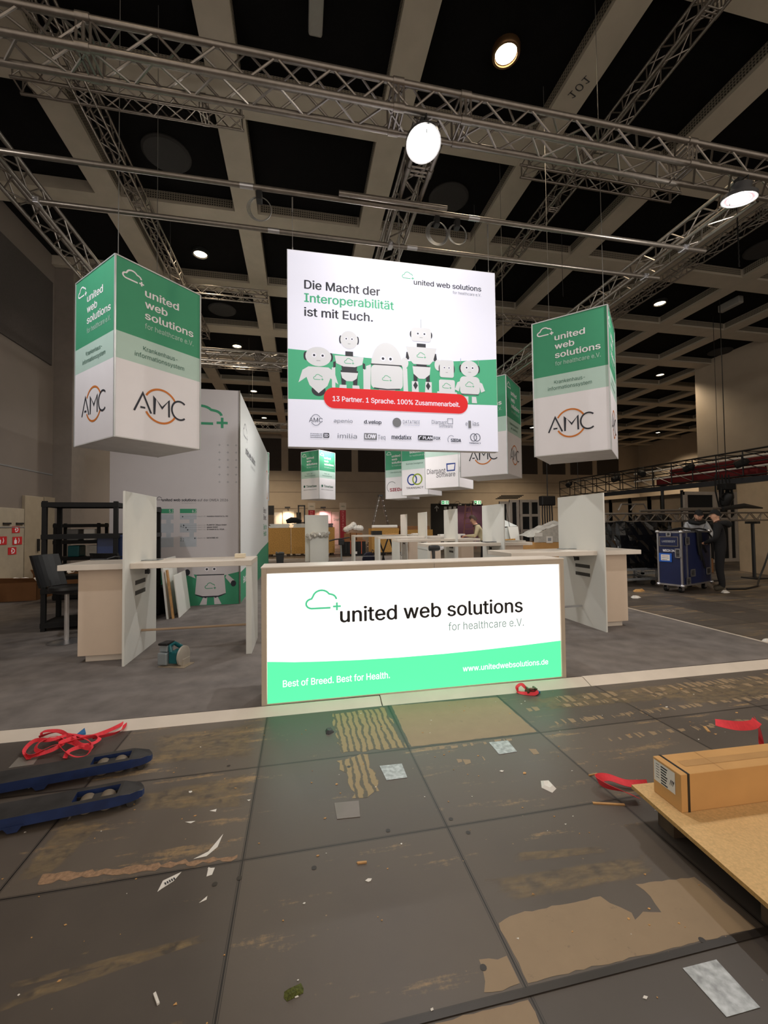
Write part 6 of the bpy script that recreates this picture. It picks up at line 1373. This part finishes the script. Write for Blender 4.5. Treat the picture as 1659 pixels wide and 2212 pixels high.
# wrapped bales
t = thing('felt_bale', 'grey felt bale wrapped in film right of the nearest right divider', 'bale', (X_at(1300, 9.6), 9.6, 0)); w = X_at(1337, 9.6) - X_at(1300, 9.6)
MB().box(0, w, 0, .7, .12, 1.45).build('bale', M_FELT, t, bevel=.06); MB().prism([(0, -.02, 1.42), (w * .8, -.02, 1.46), (w * 1.1, .3, 1.52), (.1, .5, 1.56)], (0, .02, .03)).build('film_top', M_WRAPC, t); MB().box(0, w, 0, .7, 0, .118).build('pallet_base', M_WOOD, t)
def bale(label, pxa, pxb, Y, h, d, seed):
    random.seed(seed); xa, xb = X_at(pxa, Y), X_at(pxb, Y); w = xb - xa; t = thing('wrapped_load', label, 'pallet load', (xa, Y, 0), 0, 'black film wrapped loads'); bm = bmesh.new(); bmesh.ops.create_cube(bm, size=1.0); bmesh.ops.subdivide_edges(bm, edges=bm.edges[:], cuts=7, use_grid_fill=True)
    for v in bm.verts:
        c = v.co; c.x, c.y, c.z = c.x * w + w / 2, c.y * d + d / 2, (c.z + .5) * (h - .42) + .42
        if c.z > h - .2: c.z += random.uniform(-.10, .08)
        c.x += random.uniform(-.03, .03); c.y += random.uniform(-.04, .04)
    me = bpy.data.meshes.new('film'); bm.to_mesh(me); bm.free(); me.materials.append(M_WRAPB); o = bpy.data.objects.new('wrapped_goods', me); COL.objects.link(o); o.parent = t
    b = MB(); r = .028
    for z in (.16, .40):
        b.box(0, w, 0, 2 * r, z - r, z + r); b.box(0, w, d - 2 * r, d, z - r, z + r); b.box(0, 2 * r, 0, d, z - r, z + r); b.box(w - 2 * r, w, 0, d, z - r, z + r)
    for x in (0, w - 2 * r):
        for y in (0, d - 2 * r): b.box(x, x + 2 * r, y, y + 2 * r, .1, .42)
    b.build('dolly_frame', M_ZINC, t)
    for x in (.08, w - .1):
        for y in (.08, d - .1): MB().lathe([(.001, -.025), (.055, -.025), (.055, .025), (.001, .025)], 14, c=(x, y, .056), M=Matrix.Rotation(PI / 2, 4, 'X')).build('castor', M_BLACK, t)
bale('black film wrapped load on a metal dolly right of the felt bale', 1338, 1420, 8.72, 1.50, .75, 3); bale('second black wrapped load behind, its rounded top reaching over the flight case', 1385, 1452, 9.75 - .1, 1.68, .3, 4)
random.seed(11)

# flight case
t = thing('flight_case', 'navy blue flight case on castors with cables draped over its top', 'flight case', tuple(gz(1476, 1283)), math.radians(18)); fw_, fd = 1.28, .5      # x along the wide right face, y into the left face
MB().box(0.01, fw_ - .01, 0.01, fd - .01, .17, 1.31).build('body', M_NAVY, t)
e = .035
for (x0, x1, y0, y1, z0, z1) in ((0, e, 0, e, .15, 1.33), (fw_ - e, fw_, 0, e, .15, 1.33), (0, e, fd - e, fd, .15, 1.33), (fw_ - e, fw_, fd - e, fd, .15, 1.33), (e, fw_ - e, 0, e, .15, .15 + e), (e, fw_ - e, 0, e, 1.33 - e, 1.33), (0, e, e, fd - e, .15, .15 + e), (0, e, e, fd - e, 1.33 - e, 1.33), (fw_ - e, fw_, e, fd - e, 1.33 - e, 1.33), (e, fw_ - e, fd - e, fd, 1.33 - e, 1.33), (.20, .235, -.004, 0.01, .185, 1.295)):
    MB().box(x0, x1, y0, y1, z0, z1).build('edge_profile', M_STEEL, t)
for x in (0, fw_):
    for y in (0, fd):
        for z in (.15, 1.33): MB().lathe([(.001, -.04), (.04, -.025), (.05, 0), (.04, .025), (.001, .04)], 10, c=(x + (.012 if x == 0 else -.012), y + (.012 if y == 0 else -.012), z + (.012 if z < 1 else -.012))).build('ball_corner', M_STEEL, t, smooth=True)
def dish(label_, O, R_, w, h, m=M_STEEL):
    g = G(O, R_, (0, 0, 1)); a, U_, N_ = g.R, g.U, g.N; b = MB(); Of = Vector(O)
    P_ = lambda x, y, z: Of + a * x + U_ * y + N_ * z; rr = .014
    for (x0, x1, y0, y1, dz) in ((-w, w, -h, -h + rr * 1.6, .012), (-w, w, h - rr * 1.6, h, .012), (-w, -w + rr * 1.6, -h, h, .012), (w - rr * 1.6, w, -h, h, .012)):
        b.add([P_(x0, y0, 0), P_(x1, y0, 0), P_(x1, y1, 0), P_(x0, y1, 0), P_(x0, y0, dz), P_(x1, y0, dz), P_(x1, y1, dz), P_(x0, y1, dz)], [(3, 2, 1, 0), (4, 5, 6, 7), (0, 1, 5, 4), (1, 2, 6, 5), (2, 3, 7, 6), (3, 0, 4, 7)])
    o = b.build(label_, m, t); b = MB(); b.add([P_(-w * .8, -h * .8, .003), P_(w * .8, -h * .8, .003), P_(w * .8, h * .8, .003), P_(-w * .8, h * .8, .003)], [(0, 1, 2, 3)]); b.tube([P_(-w * .55, 0, .01), P_(w * .55, 0, .01)], .009, 6); b.build('grip', M_DKGREY, o)
for x, z in ((.42, .42), (1.12, .42)): dish('butterfly_handle', (x, -.002, z), (1, 0, 0), .10, .08)
for x, z in ((.22, 1.12), (.22, .25)): dish('latch', (x, -.006, z), (1, 0, 0), .085, .085)
dish('latch', (-.004, fd * .5, 1.27), (0, -1, 0), .05, .05); dish('recessed_handle', (-.004, fd * .15, .86), (0, -1, 0), .055, .10)
g = G((-.004, fd, 0), (0, -1, 0), (0, 0, 1)); g.rect('label_frame', M_ALU, .05, 1.00, .44, 1.22); g.layer(); g.rect('label_field', M_NAVY, .07, 1.02, .42, 1.20); g.layer(); g.text('case_lettering', P_GREY, 'LASERBODY', .11, .38, 1.09, .045, .02); g.text('case_lettering', P_WHITE, 'WECH 24', .12, .36, .885, .05, .02)
g.rect('blue_tape', mat('blue tape', rgb(28, 92, 190), .5), .04, .66, .30, .85); g.layer(); g.rect('paper_note', M_PAPER, .08, .69, .26, .82); g.layer(); [g.rect('note_print#%d' % k, (P_CRIM, P_BLUE, P_DARK)[k], .10, .783 - .04 * k, .24 - .03 * (k == 2), .792 - .04 * k) for k in range(3)]
for part, (bb, ms) in g.d.items(): bb.build(part.split('#')[0], ms, t)
for x in (.14, fw_ - .14):
    for y in (.1, fd - .1): c = MB().lathe([(.001, -.03), (.065, -.03), (.065, .03), (.001, .03)], 18, c=(x, y, .067), M=Matrix.Rotation(PI / 2, 4, 'X')).build('castor', M_BLACK, t, smooth=True); MB().box(x - .06, x + .06, y - .06, y + .06, .135, .15).box(x - .04, x + .04, y + .034, y + .042, .05, .14).box(x - .04, x + .04, y - .042, y - .034, .05, .14).build('fork', M_STEEL, c)
Mf = t.matrix_basis if False else (Matrix.Translation(t.location) @ Matrix.Rotation(math.radians(18), 4, 'Z')); b = MB()
for k in range(5):
    x = .55 + .045 * k; dz = (.5, .62, .35, .8, .45)[k]; b.tube([Mf @ Vector(p) for p in ((.05 + .1 * k, fd * .6, 1.352), (x - .2, fd * .4, 1.40), (x, .1, 1.362), (x + .05, -.03, 1.30), (x + .07, -.03, 1.30 - dz * .5), (x + .13 + .03 * k, -.03, 1.30 - dz))], .017, 7)
b.tube([Mf @ Vector(p) for p in ((.8, .3, 1.36), (1.0, .1, 1.38), (1.15, .04, 1.352), (1.22, -.035, 1.2), (1.25, -.035, .95))], .016, 7); tag(b.build('cable_bundle', M_BLACK, smooth=True), 'black cables draped over the top and front of the navy flight case', 'cable')
tag(MB().tube([tuple(gz(1570, 1272, .02)), tuple(gz(1610, 1272, .02)), tuple(gz(1636, 1266, .02)), tuple(ay(1640, 1250, 8.2)), tuple(ay(1650, 1225, 8.2)), tuple(ay(1662, 1190, 8.2))], .02, 6).build('power_cable', M_BLACK, smooth=True), 'black cable running up to the right edge before the plywood panel', 'cable')
for i, (px, py, w, d, m_, lb) in enumerate(((1378, 1277, .3, .12, M_CARD, 'tan crumpled paper on the hall floor left of the flight case'), (1372, 1291, .22, .12, M_PAPER, 'white paper strip on the hall floor beside the carpet edge'), (1566, 1280, .2, .1, M_PAPER, 'white crumpled paper at the feet of the standing man'), (1654, 1385, .12, .06, M_PAPER, 'white scrap on the white carpet edge at the right picture edge'))):
    q = gz(px, py); lump('paper_scrap', lb, 'paper', [(q.x - w / 2, q.y - d / 2), (q.x, q.y - d * .7), (q.x + w / 2, q.y - d / 3), (q.x + w * .4, q.y + d / 2), (q.x - w * .3, q.y + d * .4)], m_, (.05, .04, .05, .03)[i], group='paper scraps on the hall floor')
t = thing('carton', 'brown carton with black bag by the plywood panel', 'box', (11.4, 10.35, 0)); MB().box(0, .75, 0, .5, 0, .42).build('carton', M_CARDD, t, bevel=.01); tag(MB().lathe([(.001, 0), (.3, .02), (.33, .2), (.2, .42), (.001, .5)], 12, c=(11.6, 10.6, .425)).build('black_bag', M_BLACKM), 'black bag on the carton by the plywood panel', 'bag')

# things on the far tables
def on_table(px, py, Y, sz, m, lb, name, cat, group=None):
    q = ay(px, py, Y); return tag(MB().box(q.x - sz[0] / 2, q.x + sz[0] / 2, Y - sz[1] / 2, Y + sz[1] / 2, TT + .001, TT + .001 + sz[2]).build(name, m, bevel=.003), lb, cat, group)
on_table(1113, 1180, 8.45, (.4, .2, .025), M_WRAPC, 'clear film pack on the second right table', 'film_pack', 'film'); on_table(1058, 1180, 8.35, (.3, .2, .012), M_DKGREY, 'dark tablet on the second right table left of its divider', 'tablet', 'tablet')
on_table(975, 1158, 13.7, (.9, .3, .05), M_PAPER, 'white papers lying on the fourth right table', 'papers', 'paper'); on_table(846, 1150, 16.3, (.5, .06, .05), M_CARD, 'brown cardboard tube on the farthest right table', 'cardboard_tube', 'tube'); on_table(900, 1150, 16.3, (.4, .2, .04), M_PAPER, 'white sheets on the farthest right table', 'papers', 'paper')
on_table(813, 1146, 16.3, (.4, .3, .16), M_BLACK, 'black tool box on the left end of the farthest right table', 'tool_box', 'box'); on_table(990, 1160, 10.95, (.1, .1, .1), M_PAPER, 'white cup by the third divider', 'cup', 'cup')

# ---------------------------------------------------------------- people
def person(name, label, J, edges, mats_, loc, rz, face=None, sub=2):
    """one continuous skin over a posed skeleton. J: joint -> (x,y,z,radius); edges: (a,b,material)"""
    t = thing(name, label, 'person', loc, rz)
    names = list(J); idx = {n: i for i, n in enumerate(names)}
    me = bpy.data.meshes.new('body'); me.from_pydata([J[n][:3] for n in names], [(idx[a], idx[b]) for a, b, m in edges], []); me.update()
    o = bpy.data.objects.new('body', me); COL.objects.link(o)
    sk = o.modifiers.new('Skin', 'SKIN'); sk.use_smooth_shade = True
    for n in names:
        sv = me.skin_vertices[0].data[idx[n]]; r = J[n][3]; sv.radius = (r if isinstance(r, tuple) else (r, r)); sv.use_root = (n == 'pelvis')
    sb = o.modifiers.new('Sub', 'SUBSURF'); sb.levels = sub; sb.render_levels = sub
    dg = bpy.context.evaluated_depsgraph_get(); dg.update(); m2 = bpy.data.meshes.new_from_object(o.evaluated_get(dg)); bpy.data.objects.remove(o)
    body = bpy.data.objects.new('body', m2); COL.objects.link(body); body.parent = t; m2.materials.clear()
    for m in mats_: m2.materials.append(m)
    seg = [(Vector(J[a][:3]), Vector(J[b][:3]), m, (max(J[a][3]) if isinstance(J[a][3], tuple) else J[a][3])) for a, b, m in edges]
    for p in m2.polygons:
        best, bm_ = 1e9, 0
        for a, b, m, r in seg:
            d = b - a; f = max(0, min(1, (p.center - a).dot(d) / max(d.length_squared, 1e-9))); q = (p.center - a - d * f).length
            if q < best: best, bm_ = q, m
        p.material_index = bm_; p.use_smooth = True
    return t
def hand(J, E, side, wrist, dirv, up, m, curl=.4, s=1.0):
    """palm, four fingers and a thumb growing out of the wrist joint"""
    d = Vector(dirv).normalized(); u = Vector(up).normalized(); w = d.cross(u).normalized(); p0 = Vector(J[wrist][:3])
    pn = 'palm' + side; p = p0 + d * .075 * s; J[pn] = (*p, (.040 * s, .018 * s)); E.append((wrist, pn, m))
    for k, (off, ln) in enumerate(((-.030, .070), (-.010, .080), (.010, .076), (.028, .060))):
        a = p + w * off * s + d * .035 * s; b = a + (d * math.cos(curl) + u * -math.sin(curl)) * ln * .55 * s; c = b + (d * math.cos(curl * 2.2) - u * math.sin(curl * 2.2)) * ln * .5 * s
        for j, q in enumerate((a, b, c)): J['f%s%d%d' % (side, k, j)] = (*q, (.0095, .009, .008)[j] * s)
        E += [(pn, 'f%s%d0' % (side, k), m), ('f%s%d0' % (side, k), 'f%s%d1' % (side, k), m), ('f%s%d1' % (side, k), 'f%s%d2' % (side, k), m)]
    sg = -1; a = p0 + d * .04 * s + w * sg * .035 * s; b = a + d * .035 * s + w * sg * .022 * s - u * .012 * s; J['t%s0' % side] = (*a, .012 * s); J['t%s1' % side] = (*b, .0095 * s); E += [(wrist, 't%s0' % side, m), ('t%s0' % side, 't%s1' % side, m)]
def face(t, c, fwd, skin, s=1.0, hair=None, cap=None, beard=None):
    """head features set on the body: nose, brows, eyes, mouth, ears; hair or cap"""
    c = Vector(c); f = Vector(fwd).normalized(); r = f.cross(Vector((0, 0, 1))).normalized(); u = r.cross(f).normalized()
    P = lambda x, y, z: c + r * x * s * (.9 if abs(x) > .07 else 1) + f * (y - .013 if y > .05 else y) * s + u * z * s
    b = MB(); b.add([P(-.014, .088, -.02), P(.014, .088, -.02), P(0, .118, -.022), P(0, .09, .02)], [(0, 1, 2), (0, 2, 3), (1, 3, 2), (0, 3, 1)]); b.build('nose', skin, t, smooth=True)
    for sx in (-1, 1):
        R_ = Matrix((r.to_4d(), f.to_4d(), u.to_4d(), (0, 0, 0, 1))).transposed()
        MB().lathe([(.001, -.006), (.011, 0), (.001, .006)], 8, c=P(sx * .031, .088, .018)).build('eye', M_PAPER, t); MB().lathe([(.001, -.004), (.006, 0), (.001, .004)], 8, c=P(sx * .031, .096, .017)).build('iris', M_BLACK, t)
        MB().tube([P(sx * .016, .096, .036), P(sx * .046, .084, .036)], .005, 5).build('eyebrow', M_HAIR, t); MB().tube([P(sx * .083, .0, .02), P(sx * .092, -.01, .0), P(sx * .083, .0, -.025)], .011, 6).build('ear', skin, t, smooth=True)
    MB().tube([P(-.022, .086, -.05), P(0, .094, -.052), P(.022, .086, -.05)], .005, 5).build('mouth', mat('lip', rgb(160, 96, 88), .5), t)
    def shell(name, m, z_lo, grow, back_lo, bill=False):
        n, k = 20, 8; b = MB(); vs = []
        for i in range(k + 1):
            for j in range(n):
                an = 2 * PI * j / n; fr = math.cos(an)          # 1 = front
                lo = z_lo if fr > .15 else z_lo + (back_lo - z_lo) * min(1, (.15 - fr) / .5)
                th = PI / 2 * i / k; zz = lo + (.125 + grow - lo) * math.sin(th); rad = math.sqrt(max(0, 1 - (zz / (.126 + grow)) ** 2)) if zz > 0 else 1.0
                vs.append(P((.080 + grow) * rad * math.sin(an), (.098 + grow) * rad * fr - .004, zz + .006 + random.uniform(-.003, .003) * (0 if bill else 1)))
        for i in range(k):
            for j in range(n): b.add([], []) if False else None
        b.add(vs, [(i * n + j, i * n + (j + 1) % n, (i + 1) * n + (j + 1) % n, (i + 1) * n + j) for i in range(k) for j in range(n)]); o = b.build(name, m, t, smooth=True)
        if bill: MB().prism([P(-.06, .085, .06), P(-.045, .15, .05), P(.045, .15, .05), P(.06, .085, .06)], u * .006).build('cap_bill', m, o)
    if hair: shell('hair', hair, .062, .011, -.075)
    if cap: shell('cap', cap, .045, .016, -.01, True)
    if beard: MB().tube([P(-.07, .03, -.06), P(-.04, .07, -.085), P(0, .085, -.092), P(.04, .07, -.085), P(.07, .03, -.06)], .016, 8).build('beard', beard, t, smooth=True)

# worker in khaki, bent over the third table, facing left (local +Y = forward)
def worker():
    J = dict(pelvis=(0, -.02, .98, (.15, .11)), waist=(0, .03, 1.12, (.145, .11)), chest=(0, .12, 1.32, (.17, .115)), neckb=(0, .19, 1.45, .07), neck=(0, .225, 1.50, .052), headb=(0, .265, 1.56, (.066, .078)), headm=(0, .285, 1.63, (.078, .092)), headt=(0, .285, 1.71, (.055, .065)),
             shl=(-.18, .15, 1.40, .072), ell=(-.24, .20, 1.16, .056), wrl=(-.10, .46, 1.17, .034), shr=(.18, .15, 1.40, .072), elr=(.24, .22, 1.17, .056), wrr=(.08, .46, 1.16, .034),
             hipl=(-.10, -.02, .92, .095), knl=(-.11, .03, .50, .066), anl=(-.11, -.02, .10, .046), tol=(-.12, .14, .05, .040), hipr=(.10, -.02, .92, .095), knr=(.11, .03, .50, .066), anr=(.11, -.02, .10, .046), tor=(.12, .14, .05, .040))
    E = [('pelvis', 'waist', 1), ('waist', 'chest', 1), ('chest', 'neckb', 1), ('neckb', 'neck', 0), ('neck', 'headb', 0), ('headb', 'headm', 0), ('headm', 'headt', 0), ('chest', 'shl', 1), ('shl', 'ell', 1), ('ell', 'wrl', 1), ('chest', 'shr', 1), ('shr', 'elr', 1), ('elr', 'wrr', 1),
         ('pelvis', 'hipl', 2), ('hipl', 'knl', 2), ('knl', 'anl', 2), ('anl', 'tol', 3), ('pelvis', 'hipr', 2), ('hipr', 'knr', 2), ('knr', 'anr', 2), ('anr', 'tor', 3)]
    hand(J, E, 'L', 'wrl', (.5, .8, -.1), (0, .1, 1), 0, .45); hand(J, E, 'R', 'wrr', (-.5, .8, -.05), (0, .1, 1), 0, .5)
    t = person('person', 'person in khaki jacket bent over the third right bar table, working with both hands', J, E, [M_SKIN, M_TAN, M_CLOTH, M_BLACK], (X_at(1044, 11.05) + .0, 11.05, PZ), math.radians(62))
    face(t, (0, .287, 1.625), (0, .86, -.5), M_SKIN, 1.0, hair=M_HAIR)
    MB().tube([(-.09, .16, 1.47), (-.07, .24, 1.455), (0, .275, 1.44), (.07, .24, 1.455), (.09, .16, 1.47), (0, .10, 1.50)], .022, 8, closed=True).build('collar', M_BLACK, t, smooth=True)
    MB().box(-.15, -.045, .205, .245, 1.17, 1.32, M=Matrix.Translation((0, .005, 0))).build('chest_pocket', M_GREEN, t, bevel=.01); MB().box(.045, .15, .205, .245, 1.17, 1.32).build('chest_pocket', M_GREEN, t, bevel=.01)
    MB().box(-.04, .06, .50, .62, 1.115, 1.145).build('held_part', M_WOOD, t) if False else None
worker()
def dark_man():
    J = dict(pelvis=(0, 0, .97, (.16, .115)), waist=(0, .0, 1.12, (.16, .12)), chest=(0, .02, 1.36, (.185, .125)), neckb=(0, .03, 1.50, .075), neck=(0, .045, 1.55, .056), headb=(0, .065, 1.60, (.068, .080)), headm=(0, .075, 1.665, (.080, .094)), headt=(0, .065, 1.745, (.056, .066)),
             shl=(-.20, .01, 1.45, .076), ell=(-.25, .06, 1.17, .060), wrl=(-.15, .26, 1.05, .040), shr=(.20, .01, 1.45, .076), elr=(.25, .05, 1.17, .060), wrr=(.17, .24, 1.03, .040),
             hipl=(-.105, 0, .90, .105), knl=(-.12, .02, .49, .080), anl=(-.13, -.03, .11, .062), tol=(-.14, .13, .05, .048), hipr=(.105, 0, .90, .105), knr=(.12, .03, .49, .080), anr=(.13, -.01, .11, .062), tor=(.15, .15, .05, .048))
    E = [('pelvis', 'waist', 1), ('waist', 'chest', 1), ('chest', 'neckb', 1), ('neckb', 'neck', 0), ('neck', 'headb', 0), ('headb', 'headm', 0), ('headm', 'headt', 0), ('chest', 'shl', 1), ('shl', 'ell', 1), ('ell', 'wrl', 1), ('chest', 'shr', 1), ('shr', 'elr', 1), ('elr', 'wrr', 1),
         ('pelvis', 'hipl', 2), ('hipl', 'knl', 2), ('knl', 'anl', 2), ('anl', 'tol', 3), ('pelvis', 'hipr', 2), ('hipr', 'knr', 2), ('knr', 'anr', 2), ('anr', 'tor', 3)]
    hand(J, E, 'L', 'wrl', (.5, .8, 0), (0, 0, 1), 0, .6); hand(J, E, 'R', 'wrr', (-.5, .8, 0), (0, 0, 1), 0, .6)
    q = gz(1556, 1278); t = person('person', 'person in black work clothes and cap standing at the flight case, seen from behind', J, E, [M_SKIN, M_CLOTH, M_CLOTH, mat('worn boots', rgb(70, 64, 52), .8)], (q.x + .06, q.y + .02, 0), math.radians(38))
    face(t, (0, .078, 1.66), (-.3, 1, 0), M_SKIN, 1.0, cap=M_CLOTH)
    MB().tube([(-.14, .02, 1.50), (-.10, -.10, 1.50), (0, -.15, 1.47), (.10, -.10, 1.50), (.14, .02, 1.50)], [.04, .06, .075, .06, .04], 10).build('hood', M_CLOTH, t, smooth=True)
dark_man()
def hoodie_man():
    J = dict(pelvis=(0, -.10, .95, (.15, .11)), waist=(0, -.02, 1.10, (.15, .11)), chest=(0, .12, 1.28, (.175, .12)), neckb=(0, .22, 1.40, .07), neck=(0, .26, 1.45, .054), headb=(0, .31, 1.50, (.068, .080)), headm=(0, .335, 1.565, (.080, .094)), headt=(0, .335, 1.645, (.056, .066)),
             shl=(-.19, .14, 1.36, .074), ell=(-.26, .26, 1.14, .058), wrl=(-.16, .44, 1.05, .038), shr=(.19, .14, 1.36, .074), elr=(.26, .26, 1.14, .058), wrr=(.16, .44, 1.05, .038),
             hipl=(-.10, -.10, .90, .10), knl=(-.11, -.02, .49, .072), anl=(-.11, -.08, .10, .05), tol=(-.12, .08, .05, .044), hipr=(.10, -.10, .90, .10), knr=(.11, -.02, .49, .072), anr=(.11, -.08, .10, .05), tor=(.12, .08, .05, .044))
    E = [('pelvis', 'waist', 1), ('waist', 'chest', 1), ('chest', 'neckb', 1), ('neckb', 'neck', 0), ('neck', 'headb', 0), ('headb', 'headm', 0), ('headm', 'headt', 0), ('chest', 'shl', 1), ('shl', 'ell', 1), ('ell', 'wrl', 1), ('chest', 'shr', 1), ('shr', 'elr', 1), ('elr', 'wrr', 1),
         ('pelvis', 'hipl', 2), ('hipl', 'knl', 2), ('knl', 'anl', 2), ('anl', 'tol', 3), ('pelvis', 'hipr', 2), ('hipr', 'knr', 2), ('knr', 'anr', 2), ('anr', 'tor', 3)]
    hand(J, E, 'L', 'wrl', (.4, .8, -.2), (0, 0, 1), 0, .5); hand(J, E, 'R', 'wrr', (-.4, .8, -.2), (0, 0, 1), 0, .5)
    t = person('person', 'person in light grey hoodie and black cap leaning behind the flight case', J, E, [M_SKIN, M_GHOOD, M_CLOTH, M_BLACK], (X_at(1498, 8.84), 8.84, 0), math.radians(150)); t.scale = (1.06, 1.06, 1.075)
    face(t, (0, .338, 1.56), (.1, 1, -.35), M_SKIN, 1.0, cap=M_BLACKM, beard=M_HAIR)
    MB().tube([(-.13, .14, 1.42), (-.12, .24, 1.42), (0, .33, 1.39), (.12, .24, 1.42), (.13, .14, 1.42), (0, .06, 1.45)], .05, 10, closed=True).build('neck_scarf', M_BLACKM, t, smooth=True)
hoodie_man()
